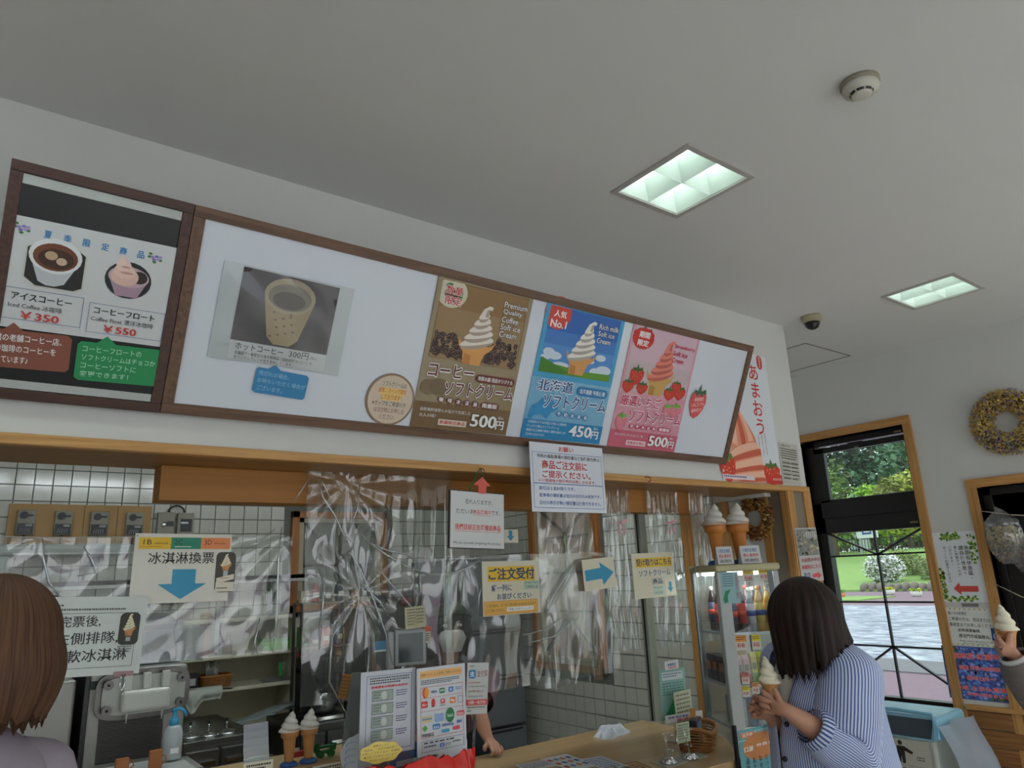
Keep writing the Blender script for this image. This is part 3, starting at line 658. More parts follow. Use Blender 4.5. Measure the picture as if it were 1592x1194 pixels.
s.ell(.10, .73, .075, .05, flat(128,110,80)); s.ell(.20, .72, .10, .055, flat(122,104,76)); s.rect(.12, .69, .28, .745, flat(122,104,76))
s.otext('ソフトクリーム', .26, .675, .985, .765, mar, W_, .03, -.02, .07)
for i, c in enumerate('咖啡冰淇淋'): s.ell(.245+i*.088, .80+i*.002, .036, .022, mar, 14); s.text(c, .225+i*.088, .785+i*.002, .265+i*.088, .815+i*.002, W_, .02)
s.rrect(.655, .785, .855, .83, mar, .5); s.text('限量版', .675, .792, .835, .823, W_, .02)
s.text('函館美鈴珈琲との協力で完成した', .06, .862, .57, .885, W_); s.text('大人の味！', .06, .90, .22, .925, W_)
s.rect(.255, .93, .545, .97, flat(220,208,196)); s.text('数量限定商品', .27, .937, .53, .962, R_, .02)
s.otext('500', .585, .875, .86, .96, W_, flat(90,66,44), .03); s.otext('円', .86, .905, .945, .965, W_, flat(90,66,44), .03); s.text('税込', .87, .872, .93, .893, W_)
s.done()
# ---- milk soft cream poster
s = bsheet('menu_poster', 'blue milk soft ice cream poster priced 450円 on the white panel', 'poster', (853.5, 466), (974, 495), (815.5, 680), flat(120,178,212,.2))
s.rect(0, 0, 1, .55, flat(70,160,205)); s.rect(.05, .03, .95, .51, flat(84,142,206)); s.rect(.05, .03, .95, .2, flat(52,104,182)); s.rect(.05, .2, .95, .3, flat(68,124,196))
for (u, v, a, c_) in ((.13,.36,.07,.03), (.2,.38,.09,.03), (.1,.40,.06,.02), (.78,.34,.07,.025), (.85,.43,.1,.035), (.75,.45,.08,.03), (.66,.38,.05,.015), (.3,.44,.1,.02)): s.ell(u, v, a, c_*1.0, flat(206,220,232))
s.poly([(.05,.44), (.3,.445), (.55,.465), (.95,.455), (.95,.51), (.05,.51)], flat(96,150,44)); s.poly([(.05,.40), (.22,.44), (.42,.49), (.3,.51), (.05,.51)], flat(70,128,40))
s.ell(.15, .075, .16, .12, flat(208,72,62)); s.rect(-.0, 0, .045, .25, flat(70,160,205)); s.rect(0, 0, .4, .028, flat(70,160,205))
s.text('人気', .10, .055, .25, .105, W_, .02); s.text('No.1', .08, .125, .27, .18, W_, .02)
s.softserve(.54, .285, .25, .21, flat(236,232,222), flat(176,168,158), flat(214,156,92), flat(190,126,66), lean=.16)
for i, t in enumerate(('Rich milk', 'Soft ice', 'Cream')): s.otext(t, .68, .085+i*.052, .68+(.26, .22, .18)[i], .125+i*.052, W_, flat(40,50,70), .01)
db = flat(30,92,150)
s.otext('北海道', .075, .56, .51, .645, db, W_, .03, -.01, .07); s.rrect(.56, .575, .97, .645, flat(44,124,180), .5); s.text('北海道産 牛乳使用', .60, .592, .93, .628, W_, .02)
s.poly([(.03,.84), (.06,.76), (.12,.74), (.16,.70), (.24,.68), (.33,.73), (.38,.76), (.3,.80), (.26,.85), (.18,.82), (.1,.83), (.07,.87)], flat(44,142,196))
s.otext('ソフトクリーム', .18, .665, .98, .765, db, W_, .03, -.02, .07)
for i, c in enumerate('牛奶冰淇淋'): s.ell(.40+i*.085, .80+i*.002, .036, .022, flat(44,124,180), 14); s.text(c, .38+i*.085, .785+i*.002, .42+i*.085, .815+i*.002, W_, .02)
s.rect(0, .86, 1, 1, flat(28,132,186))
for i, (t, e) in enumerate((('北海道ならではの富士が恵んだ放牧地', .52), ('たっぷりで飲んだソフトクリーム', .44), ('厳選された新鮮の風味と濃厚な味わいが', .53), ('口の中に広がります。', .28))): s.text(t, .05, .868+i*.031, e, .888+i*.031, W_)
s.otext('450', .57, .875, .86, .96, W_, flat(20,90,140), .03); s.otext('円', .865, .905, .955, .965, W_, flat(20,90,140), .03); s.text('税込', .88, .872, .94, .893, W_)
s.done()
# ---- strawberry soft cream poster
s = bsheet('menu_poster', 'pink strawberry soft ice cream poster priced 500円 on the white panel', 'poster', (988, 498.5), (1090, 524), (951, 694), flat(214,150,166,.2))
s.rect(.03, .02, .97, .55, flat(198,178,182)); s.rect(.03, .02, .97, .3, flat(212,180,194)); s.rect(0, .86, 1, 1, flat(200,96,118))
s.softserve(.54, .315, .27, .235, flat(226,132,112), flat(190,96,84), flat(204,164,92), flat(180,132,66), lean=.16)
rd = flat(200,50,40)
for q in ((.19,.42,.11,.075), (.10,.51,.09,.055), (.30,.51,.09,.05), (.72,.52,.10,.055), (.87,.50,.10,.06), (.80,.45,.08,.045)): s.strawberry(q[0], q[1], q[2], q[3], rd, flat(230,170,90), flat(60,100,40))
s.strawberry(.17, .12, .16, .085, rd, flat(230,150,90), flat(60,90,40)); s.ell(.17, .12, .15, .085, rd); s.text('期間', .10, .065, .25, .115, W_, .03); s.text('限定', .10, .13, .255, .18, W_, .03)
for i, t in enumerate(('Strawberry', 'Soft ice', 'Cream')): s.text(t, .64, .105+i*.055, .64+(.32, .22, .18)[i], .145+i*.055, flat(196,60,84), .02)
pk = flat(196,50,96)
s.strawberry(.87, .66, .09, .07, flat(216,120,140), flat(240,200,170), flat(110,180,60)); s.strawberry(.74, .665, .07, .06, flat(216,120,140), flat(240,200,170), flat(110,180,60)); s.strawberry(.11, .80, .085, .07, flat(216,120,140), flat(240,200,170), flat(110,180,60))
s.otext('厳選いちご', .04, .575, .62, .665, pk, W_, .03, -.01, .07); s.otext('ソフトクリーム', .20, .69, .98, .785, pk, W_, .03, -.02, .07)
for i, c in enumerate('草莓冰淇淋'): s.ell(.27+i*.082, .82, .035, .02, pk, 14); s.text(c, .25+i*.082, .808, .29+i*.082, .833, W_, .02)
s.rrect(.665, .80, .86, .838, pk, .5); s.text('限量版', .68, .806, .845, .833, W_, .02)
s.text('幅々な世代に愛されるいちご味', .06, .885, .46, .905, W_); s.rect(.24, .935, .52, .975, flat(240,222,222)); s.text('数量限定商品', .255, .942, .505, .968, pk, .02)
s.otext('500', .56, .88, .85, .965, W_, flat(170,60,84), .03); s.otext('円', .86, .91, .95, .968, W_, flat(170,60,84), .03); s.text('税込', .87, .875, .93, .895, W_)
s.done()
# strawberry-shaped card
c0 = bp(1086, 624); hw, hh = .062, .086
TL = c0-Vector((hw, 0, 0))+bup*hh; TR = TL+Vector((2*hw, 0, 0)); BL = TL-bup*2*hh
s = Sheet('strawberry_card', 'strawberry-shaped red card with white writing at the right of the white panel', 'notice', TL, TR, BL, flat(214,84,84), lift=-.003, shape=[(.5,.27), (.75,.2), (.94,.34), (.97,.52), (.86,.75), (.66,.92), (.45,1), (.26,.93), (.1,.72), (.03,.5), (.08,.32), (.26,.21)])
s.cycle(3)
for i in range(26):
    a = i*2.4; r_ = .42*math.sqrt((i+.5)/26); s.ell(.5+r_*math.cos(a), .6+r_*math.sin(a)*.8, .012, .012, flat(240,190,170), 6)
s.cycle(0); s.poly([(.12,.30), (.22,.2), (.42,.22), (.5,.0), (.56,.22), (.82,.14), (.9,.3), (.72,.26), (.66,.38), (.5,.28), (.34,.38), (.3,.28)], flat(60,104,70))
for i, (t, a, e) in enumerate((('季節限定', .28, .8), ('いちごソフト', .16, .88), ('販売中です', .24, .8))): s.text(t, a, .42+i*.16, e, .53+i*.16, flat(246,220,214), .01, -.12)
s.done()
# ================================================================== SIGNS ON THE SOFFIT
def fsheet(name, label, cat, tl, tr, bl, y, mat, **k): return sheet_px(name, label, cat, tl, tr, bl, 'y', y, mat, **k)
YF = D-.016
s = fsheet('notice', 'white laminated notice with red and blue text hanging below the milk poster', 'notice', (822.5, 686), (936, 697), (823.5, 795), D-.06, flat(214,218,228,.2))
bl_ = flat(60,96,170)
s.text('お願い', .38, .04, .58, .115, R_, .02); s.frame(.03, .14, .97, .945, bl_, .0018); s.rect(.03, .59, .97, .60, bl_)
s.text('市民の森駐車場の領収書など各種割引券は、', .09, .165, .96, .225, K_, .01); s.text('商品ご注文前に', .15, .255, .76, .38, R_, .02); s.text('ご提示ください。', .15, .405, .80, .51, R_, .02); s.text('レジ登録後の割引対応は致しかねます。', .10, .525, .87, .575, R_, .01)
s.text('割引は１会計限りです。', .10, .635, .57, .69, bl_, .01); s.text('駐車場の領収書は当日の日付のみ有効です。', .10, .735, .93, .79, bl_, .01); s.text('日付の表示が無い領収書は使用できません。', .10, .84, .93, .90, bl_, .01)
s.done()
# tall strawberry poster on the plaster, partly behind the board
yw = D-.003
s = Sheet('wall_poster', 'tall white poster of a strawberry soft serve, right of the menu board', 'poster', (3.09, yw, 2.765), (3.615, yw, 2.765), (3.09, yw, 2.025), flat(222,226,232,.3))
rr = flat(212,66,46)
s.strawberry(.36, .18, .17, .17, rr, flat(236,190,140), flat(70,120,60)); s.strawberry(.20, .42, .18, .17, rr, flat(236,190,140), flat(70,120,60)); s.poly([(.36,.10), (.5,.02), (.56,.2), (.5,.34), (.42,.36)], rr)
s.text('あまおう', 0, 0, .001, .001, flat(222,226,232)) if False else None
s.vtext('あまおう', .74, .08, .125, flat(206,50,40), .015, 1.13)
s.rrect(.83, .0, .92, .115, flat(206,50,40), .3); s.vtext('福岡県産', .875, .008, .022, W_, 0, 1.1)
for i in range(3): s.vtext('芳醇な香りと甘みの', .80-i*.06, .62+i*.01, .016, flat(150,70,60), 0, 1.15)
cr_, sh_, lt_ = flat(232,150,118), flat(206,98,72), flat(242,190,164)
s.poly([(.27,.36), (.31,.42), (.42,.50), (.53,.58), (.61,.66), (.64,.72), (.69,.78), (.68,.85), (.72,.92), (.71,1), (.10,1), (.08,.93), (.12,.87), (.16,.80), (.20,.76), (.18,.70), (.21,.58), (.25,.48)], cr_)
def band(pts_a, pts_b, m): s.poly(pts_a+pts_b[::-1], m)
def cv(p0, p1, p2, n=9): return [((1-t)**2*p0[0]+2*t*(1-t)*p1[0]+t*t*p2[0], (1-t)**2*p0[1]+2*t*(1-t)*p1[1]+t*t*p2[1]) for t in [i/n for i in range(n+1)]]
band(cv((.27,.37), (.24,.55), (.22,.72)), cv((.28,.37), (.32,.58), (.30,.745)), lt_)
band(cv((.28,.38), (.36,.55), (.37,.73)), cv((.29,.38), (.44,.56), (.45,.72)), sh_)
band(cv((.30,.40), (.47,.55), (.50,.70)), cv((.31,.40), (.54,.57), (.58,.69)), lt_)
band(cv((.36,.45), (.56,.60), (.62,.70)), cv((.42,.50), (.60,.62), (.645,.73)), sh_)
band(cv((.18,.79), (.34,.72), (.62,.70)), cv((.15,.84), (.36,.78), (.68,.74)), lt_)
band(cv((.15,.845), (.36,.785), (.685,.745)), cv((.13,.87), (.38,.83), (.69,.79)), sh_)
band(cv((.12,.885), (.40,.84), (.69,.80)), cv((.10,.93), (.42,.88), (.70,.86)), lt_)
band(cv((.10,.935), (.42,.885), (.70,.865)), cv((.09,.955), (.44,.915), (.71,.90)), sh_)
band(cv((.09,.965), (.44,.925), (.71,.91)), cv((.12,.998), (.46,.96), (.71,.955)), lt_)
band(cv((.22,.998), (.46,.965), (.71,.96)), cv((.40,1), (.55,.99), (.71,.985)), sh_)
s.strawberry(.10, .91, .14, .11, rr, flat(236,190,140), flat(90,140,60)); s.strawberry(.84, .93, .16, .09, rr, flat(236,190,140), flat(90,120,60)); s.rect(.72, .93, 1, 1, flat(206,58,44))
s.rect(.0, .955, .52, .985, flat(226,214,224)); s.micro(.02, .962, .5, .98, 1, flat(90,60,110)); s.text('あまおう苺', .84, .955, .98, .975, W_)
for k in range(4): s.ell(.02+.0*k, .03+k*.3, .012, .012, flat(200,204,208), 8)
s.done()
s = Sheet('paper_notice', 'small typed white form on the plaster at the corner beside the tall strawberry poster', 'notice', (3.635, yw, 2.27), (3.815, yw, 2.262), (3.64, yw, 2.03), flat(196,194,184,.4), thick=.001)
s.text('営業許可証', .1, .05, .6, .1, K_); s.micro(.05, .14, .95, .42, 5, flat(90,90,86), 3); s.frame(.04, .45, .95, .95, flat(110,110,104), .001)
for i in range(4): s.rect(.05, .52+i*.1, .94, .525+i*.1, flat(120,120,114))
s.micro(.08, .47, .5, .93, 5, flat(110,110,104), 5, .4); s.micro(.55, .47, .93, .93, 5, flat(100,100,96), 6, .4)
s.done()
# black-framed "currently preparing" sign hung with green cord from a hook in the oak strip
s = fsheet('hanging_sign', 'black-edged white sign with red arrow hung by green cord from the oak strip', 'sign', (699, 760.5), (783.5, 768), (694, 852), D-.05, black, thick=.008)
s.rect(.02, .015, .995, .985, flat(206,208,208)); red_ = flat(206,64,60)
s.text('恐れ入りますが、', .28, .14, .78, .23, K_); s.text('ただいま', .12, .32, .42, .40, K_); s.text('商品準備中', .42, .32, .75, .40, red_, .01); s.rect(.42, .415, .75, .42, red_); s.text('です。', .76, .32, .92, .40, K_)
s.text('我們目前正在準備該商品', .10, .58, .93, .68, red_, .02); s.rect(.10, .70, .93, .707, red_); s.text('We are currently preparing the product', .07, .875, .93, .935, K_)
r = s.done()
b = MB(); b.prism([s.P(*q) for q in [(.42+.32*a, -.27+.30*c) for a, c in ((.28,1), (.28,.52), (0,.52), (.5,0), (1,.52), (.74,.52), (.74,1))]], .001, .003, flat(214,92,84)); b.build('arrow', r)
b = MB(); hx, hy = s.P(.55, -.40); zz = -.004
b.tube([(s.P(.36, .01)[0], s.P(.36, .01)[1], zz), (hx-.012, hy-.012, zz), (hx, hy, .004), (hx+.012, hy-.012, zz), (s.P(.70, .01)[0], s.P(.70, .01)[1], zz)], .003, 6, M('green_cord', (30,96,54), .7)); b.build('cord', r)
def hook(px, py, label):
    p = on(px, py, 'y', D-.012); r = thing('cup_hook', label, 'hook', p)
    b = MB(); b.tube([(0, 0, 0), (0, -.018, 0), (0, -.03, -.006), (0, -.034, -.016), (0, -.026, -.024), (0, -.016, -.02)], .0022, 6, M('hook_brass', (140,70,50), .3, .8)); b.build('hook', r)
hook(745, 729, 'small screw hook in the oak strip holding the green cord'); hook(1003, 742, 'small empty screw hook in the oak strip right of the red and blue notice')
# ================================================================== CLEAR VINYL CURTAINS (hung under the drop board) AND WHAT IS TAPED TO THEM
YV = 2.50
def vz(py, px=600): return on(px, py, 'y', YV).z
def vinyl(name, label, x0, x1, ztop, zbot, seed, fold=.012, nf=9, gather=None, y=YV, nu=90, nv=60, zb2=None, group=None):
    rn = random.Random(seed); ph = [rn.uniform(0, 6.28) for _ in range(8)]; gather = gather or []
    def fn(u, v):
        x = x0+(x1-x0)*u; zb = zbot+((zb2-zbot)*u if zb2 is not None else 0); z = ztop+(zb-ztop)*v
        d = 0
        d += fold*math.sin(nf*6.28*u+ph[0]+1.3*math.sin(2.2*v+ph[1]))*(.35+.65*v)
        d += fold*.5*math.sin(nf*2.3*6.28*u+ph[2]+2*v)*(.5+.5*math.sin(5*v+ph[3]))
        d += fold*.35*math.sin(6.28*(3*u+2.2*v)+ph[4])
        for (gu, gv, amp, k) in gather:                      # pulled points with creases fanning out
            du, dv = (u-gu)*(x1-x0)/.5, (v-gv)*abs(ztop-zbot)/.5; rr_ = math.hypot(du, dv)+.02; an = math.atan2(du, dv)
            d += .14*amp*math.sin(an*k+gu*9)*math.exp(-((rr_-.25)/.35)**2)
        return (x, y+d, z)
    b = MB(); b.grid(fn, nu, nv, vinylm); o = b.build(name); tag(o, label, 'vinyl curtain', group); return o
def vx(px, py=900): return on(px, py, 'y', YV).x
vinyl('vinyl_curtain', 'clear vinyl curtain over the ticket side, behind the yellow green orange banner sign', vx(-60), vx(452), vz(834, 300), vz(1050, 0)+.0, 1, .007, 4, [(.97, .0, .035, 9), (.18, .0, .02, 5)], zb2=vz(1012, 452))
vinyl('vinyl_curtain', 'crumpled clear vinyl fanning down from the ochre drop board left of centre', vx(470), vx(700), ZS, vz(1085, 560), 2, .007, 4, [(.25, .05, .045, 11), (.35, .55, .035, 9)], y=YV-.02)
vinyl('vinyl_curtain', 'wide clear vinyl with a sagging upper edge in front of the clerk and refrigerator', vx(690), vx(955), vz(862, 800), vz(1062, 850), 3, .005, 3, [(.1, .0, .02, 8), (.98, .05, .02, 9)])
for i, (a, e, zt, zb, sd) in enumerate(((940, 985, 748, 1015, 4), (1010, 1060, 748, 1010, 5), (1078, 1112, 748, 1000, 6))):
    vinyl('vinyl_strip', ('narrow gathered vinyl strip with a pink bow above the blue right arrow', 'narrow gathered vinyl strip with a pink bow above the pick-up sign', 'narrow gathered vinyl strip with a pink bow beside the glass showcase')[i], vx(a, 850), vx(e, 850), ZS, vz(zb, a), sd, .006, 3, [(.5, .22, .02, 7)], nu=50)
vinyl('vinyl_curtain', 'long clear vinyl flap hanging between the lattice window and the pick-up sign', vx(848), vx(935), vz(790, 900), vz(1065, 900), 8, .008, 2, [(.5, .3, .012, 5)], y=YV+.03)
b = MB(); b.tube([(vx(440), YV, vz(833, 440)), (.2, YV-.01, vz(836, 100)), (-.4, YV, vz(836, 0)+.02)], .0012, 5, M('clear_line', (190,196,196), .3)); tag(b.build('hanging_line'), 'thin line that carries the left vinyl curtain', 'line')
pts = [on(px, py, 'y', YV-.02) for px, py in ((572, 842), (600, 862), (632, 880), (668, 893), (700, 893), (730, 882), (748, 868))]
b = MB(); b.tube(pts, .0045, 6, film('vinyl_hem', (225,235,238), .2, .1, .2)); tag(b.build('vinyl_hem'), 'rolled shiny upper hem of the vinyl sagging left of the yellow order sign', 'vinyl hem')
creasem = film('vinyl_crease', (225,233,236), .22, .12, .22, (215,222,226))
par = bpy.data.objects['vinyl_curtain.001']
for k, P in enumerate(([(497, 742), (505, 756), (521, 792)], [(494, 744), (503, 775), (520, 800), (534, 830), (546, 842)], [(480, 744), (470, 760), (455, 782)], [(541, 858), (546, 860), (560, 885), (580, 930), (600, 985), (611, 1034)], [(541, 858), (540, 885), (545, 910)], [(570, 842), (601, 855), (636, 862), (655, 882)],
                       [(585, 880), (610, 910), (645, 950), (672, 985)], [(556, 900), (590, 935), (606, 960)], [(507, 880), (502, 940), (497, 1010)], [(520, 960), (514, 1020), (512, 1060), (540, 1112)], [(560, 742), (556, 790), (541, 830)])):
    b = MB(); b.tube([on(px, py, 'y', YV-.036) for px, py in P], [.0012]+[.0036-.0003*j for j in range(len(P)-2)]+[.001], 6, creasem); b.build('crease', par)
par = bpy.data.objects['vinyl_curtain.002']
for k, P in enumerate(([(905, 868), (880, 895), (858, 930), (848, 955)], [(899, 872), (884, 905), (862, 938)], [(820, 1000), (860, 990), (900, 960)], [(812, 988), (850, 978), (880, 955)], [(915, 880), (912, 960), (900, 1050)], [(760, 880), (745, 925), (742, 960)])):
    b = MB(); b.tube([on(px, py, 'y', YV-.012) for px, py in P], [.0012]+[.006 if k < 2 else .003]*(len(P)-2)+[.001], 6, creasem); b.build('crease', par)
par = bpy.data.objects['vinyl_curtain']
for k, P in enumerate(([(66, 836), (68, 870), (76, 905), (92, 926)], [(130, 850), (142, 868), (152, 890), (120, 896)], [(438, 820), (433, 870), (430, 960), (424, 1015)], [(372, 850), (400, 845), (428, 822)], [(392, 1018), (398, 990), (404, 960)], [(404, 962), (396, 1000), (401, 1022)], [(345, 925), (362, 890), (384, 850)])):
    b = MB(); b.tube([on(px, py, 'y', YV-.010) for px, py in P], [.0012]+[.0035]*(len(P)-2)+[.001], 6, creasem); b.build('crease', par)
for i_, (nm, xs_) in enumerate((('vinyl_strip', (948, 962, 975)), ('vinyl_strip.001', (1018, 1036, 1050)), ('vinyl_strip.002', (1084, 1096, 1106)))):
    par = bpy.data.objects[nm]
    for k, px in enumerate(xs_):
        b = MB(); b.tube([on(px+(968+66*i_-px)*.0+3*math.sin(j*1.7+k), 770+j*38, 'y', YV-.014) for j in range(6 if i_ < 2 else 5)], [.001]+[.0026]*(4 if i_ < 2 else 3)+[.001], 5, creasem); b.build('crease', par)
# pink ribbon bows
pinkr = M('pink_ribbon', (206,150,152), .5)
for i, (px, py) in enumerate(((965, 812), (1042, 812), (1098, 812))):
    p = on(px, py, 'y', YV-.045)
    r = thing('ribbon_bow', ('pink ribbon bow above the blue right arrow', 'pink ribbon bow above the pick-up sign, middle one', 'pink ribbon bow nearest the glass showcase')[i], 'ribbon', p)
    k = (-1, 1, 1)[i]
    for nm, pp in (('loop', [(0,0), (.028,.018), (.04,.004), (.022,-.004)]), ('loop', [(0,0), (-.026,.006), (-.036,-.008), (-.02,-.012)]), ('tail', [(0,0), (.016,-.03), (.026,-.05), (.016,-.05)]), ('tail', [(0,0), (-.012,-.034), (-.014,-.062), (-.024,-.05)])):
        b = MB(); n = len(pp); ya = [-.0, -.006, -.008, -.004]
        P3 = [(q[0]*(1.1 if k > 0 else 1), ya[j], q[1]) for j, q in enumerate(pp)]
        b.add(P3+[(x, y+.0015, z) for x, y, z in P3], [(0,1,2,3), (7,6,5,4), (0,4,5,1), (1,5,6,2), (2,6,7,3), (3,7,4,0)], pinkr); b.build(nm, r)
    b = MB(); b.ball((0, -.003, 0), .007, mat=pinkr, n=8, m=6); b.build('knot', r)
cream_ = flat(212,206,184,.3); blueA = flat(52,146,184)
YS = YV-.022
# ice-cream ticket sign
s = fsheet('ticket_sign', 'cream ice cream ticket sign with yellow, green and orange banner and blue arrow', 'sign', (211, 829), (361, 831), (200, 940), YS, flat(206,204,192,.25), thick=.0012)
s.rect(.04, .055, .36, .225, flat(226,186,46)); s.rect(.36, .055, .67, .225, flat(38,132,104)); s.rect(.67, .055, .985, .225, flat(226,138,84))
s.text('1B', .085, .085, .165, .16, K_); s.text('2C', .395, .085, .475, .16, K_); s.text('3D', .705, .085, .785, .16, K_)
s.text('北海道牛乳冰淇淋', .19, .13, .33, .155, K_); s.text('コーヒーソフト', .5, .13, .64, .155, K_); s.text('草莓冰淇淋', .81, .13, .93, .155, K_); s.micro(.06, .185, .33, .2, 1, R_); s.micro(.40, .185, .62, .205, 1, W_)
s.text('冰淇淋換票', .145, .27, .82, .44, K_, .01)
s.poly([(.40,.52), (.64,.52), (.64,.73), (.76,.73), (.50,.95), (.26,.73), (.40,.73)], blueA)
s.rrect(.845, .27, 1.06, .87, flat(66,62,54), .12); s.softserve(.955, .42, .085, .125, flat(232,226,196), flat(190,180,140), flat(200,140,80), flat(180,120,70)); s.rect(.93, .55, .98, .70, flat(170,180,180)); s.rect(.855, .72, 1.055, .86, cream_); s.poly([(.86,.66), (1.05,.60), (1.05,.68), (.86,.74)], cream_); s.micro(.87, .8, 1.02, .83, 1, K_); s.micro(.9, .655, 1.02, .675, 1, R_)
s.ell(.02, .035, .008, .008, K_, 8)
s.done()
s = fsheet('queue_sign', 'laminated white sign telling ticket holders to queue on the left, behind the brown-haired head', 'sign', (-30, 929), (231, 927), (-30, 1062), YS-.012, flat(190,198,194,.2), thick=.0012)
s.frame(.06, .21, .945, .90, K_, .0012); s.micro(.15, .10, .55, .125, 1, K_, 2, .7, 20); s.micro(.12, .15, .93, .185, 1, flat(90,96,94), 3, .7, 44)
s.text('購買完票後,', .30, .25, .715, .40, K_, .01, -.03); s.text('請在左側排隊,', .27, .46, .835, .62, K_, .01, -.03); s.text('即可領取軟冰淇淋', .16, .68, .905, .84, K_, .01, -.03)
s.rrect(.835, .215, .965, .63, flat(50,50,44), .15); s.softserve(.90, .37, .055, .145, flat(222,220,186), flat(180,176,140), flat(196,130,80), flat(170,110,60)); s.rect(.885, .53, .915, .58, flat(150,160,160)); s.micro(.84, .64, .93, .74, 3, flat(90,90,90), 4, .5, 7)
r = s.done()
b = MB(); b.box(s.P(.84, 0)[0], s.P(0, 1.0)[1]-.006, -.006, s.P(.965, 0)[0], s.P(0, .965)[1], .004, M('clip_pink', (150,116,116), .4)); b.tube([(s.P(.89, 0)[0], .0, .005), (s.P(.885, 0)[0], -.03, .007), (s.P(.90, 0)[0], -.045, .006), (s.P(.915, 0)[0], -.03, .007), (s.P(.91, 0)[0], 0, .005)], .0022, 6, chrome); b.build('clip', r)
# order here sign
s = fsheet('order_sign', 'cream handwritten order-here sign with yellow heading hung on the vinyl', 'sign', (749, 873), (837, 871), (752, 959), YS, cream_, thick=.0012)
s.rect(.09, .10, .92, .38, flat(228,186,44)); dn_ = flat(40,74,110)
s.text('ご注文受付', .11, .13, .91, .35, dn_, .04, .0); s.text('縦一列に', .15, .44, .50, .56, dn_, .02); s.text('お並びください', .24, .60, .84, .71, dn_, .02); s.rect(.71, .38, .99, .55, flat(176,196,176)); s.text('Order here', .73, .395, .97, .44, flat(70,110,110)); s.text('訂購請此處', .75, .47, .96, .53, flat(70,110,110))
s.rect(.02, .735, .95, .985, flat(226,176,84)); s.frame(.02, .735, .95, .985, flat(190,90,60), .0012); s.text('ご注文後は、クーポン等の割引は出来ませんので', .06, .79, .92, .84, flat(110,60,40)); s.text('ご了承ください。', .06, .875, .36, .93, flat(110,60,40)); s.rect(.40, .86, .87, .935, W_); s.text('※順番にお呼びいたします', .42, .875, .85, .92, K_)
s.done()
s = fsheet('arrow_card', 'small cream card with a blue down arrow, left of the lattice window', 'sign', (783, 823), (805, 823), (783, 844), YS, cream_, thick=.001); s.arrow(.2, .08, .72, .88, blueA, 'down'); s.done()
s = fsheet('arrow_card', 'large cream card with a blue arrow pointing right', 'sign', (904, 871), (953, 865), (910, 920), YS, cream_, thick=.0012); s.arrow(.06, .13, .96, .88, blueA, 'right'); s.done()
s = fsheet('pickup_sign', 'cream handwritten pick-up sign with yellow heading, right of the arrow card', 'sign', (981, 861), (1045, 858), (987, 932), YS, cream_, thick=.0012)
s.rect(.08, .11, .95, .32, flat(224,188,56)); s.text('受け取りはこちら', .10, .13, .94, .29, dn_, .03); s.text('ソフトクリーム', .14, .38, .90, .52, flat(60,100,150), .02); s.text('商品', .45, .585, .68, .70, dn_, .02); s.frame(.43, .57, .70, .71, dn_, .001)
s.rect(.44, .74, .70, .96, flat(186,202,186)); s.text('Pick up here', .46, .76, .68, .82, flat(80,120,120)); s.text('在此領取', .47, .87, .67, .93, flat(80,120,120)); s.rect(.74, .62, .99, .97, flat(222,218,200)); s.arrow(.79, .68, .93, .92, blueA, 'down')
s.done()
# ================================================================== KITCHEN BACK WALL
X_ = lambda px, py, y: on(px, py, 'y', y).x
Z_ = lambda px, py, y: on(px, py, 'y', y).z
yb_ = YK-.012
mdf = M('pale_plywood', (176,140,88), .6, var=.05, scale=10)
x0, x1 = X_(10, 815, yb_), X_(234, 815, yb_); z1_, z0_ = Z_(120, 785, yb_), Z_(120, 847, yb_)
r = thing('mounting_board', 'pale plywood board on the kitchen tiles carrying four remote controls', 'board', ((x0+x1)/2, yb_, z0_))
cuts = [x0, X_(129, 815, yb_), X_(181, 815, yb_), x1]
for a, c in zip(cuts, cuts[1:]):
    b = MB(); b.box(a-(x0+x1)/2+.001, -.012, 0, c-(x0+x1)/2-.001, 0, z1_-z0_, mdf); b.build('panel', r, .0015)
cg = M('control_grey', (142,138,122), .45); ckb = M('control_black', (26,26,30), .4)
for i, (a, c) in enumerate(((25, 54), (84, 112), (139.5, 168), (195, 221.5))):
    ya = yb_-.012; xa, xb = X_(a, 812, ya), X_(c, 812, ya); zt, zb = Z_(a, 793+i*1.3, ya), Z_(a, 832+i*.6, ya); W = xb-xa; H = zt-zb
    r = thing('remote_control', 'grey wall control with round black dial, '+('leftmost of four', 'second of four from the left', 'third of four from the left', 'nearest the ticket sign')[i], 'control box', ((xa+xb)/2, ya, zb))
    b = MB(); b.box(-W/2, -.03, 0, W/2, 0, H, cg); b.build('housing', r, .003)
    b = MB(); b.box(-W/2+.006, -.033, .005, W/2-.006, -.029, H*.46, ckb); b.box(0, -.035, H*.34, W*.36, -.032, H*.43, M('lcd_grey', (150,152,148), .3))
    for k in range(5): b.bar((W*(-.3+.13*k), -.034, H*.08), (W*(-.22+.11*k), -.034, H*.27), .003, .002, M('icon_grey', (150,150,156), .5), up=(0, 1, 0))
    b.build('keypad', r)
    b = MB(); b.add([(-W*.14+.022*math.cos(t*PI/10), y, H*.78+.022*math.sin(t*PI/10)) for y in (-.042, -.03) for t in range(20)], [tuple(range(20))]+[(k, (k+1) % 20, 20+(k+1) % 20, 20+k) for k in range(20)], ckb); b.box(-W*.1, -.044, H*.75, W*.36, -.034, H*.81, ckb); b.build('dial', r)
    b = MB(); b.tube([(0, -.012, 0), (-.004, -.012, -.05), (-.03, -.01, -.14)], .006, 6, M('cable_dark', (50,52,54), .6)); b.build('cable', r)
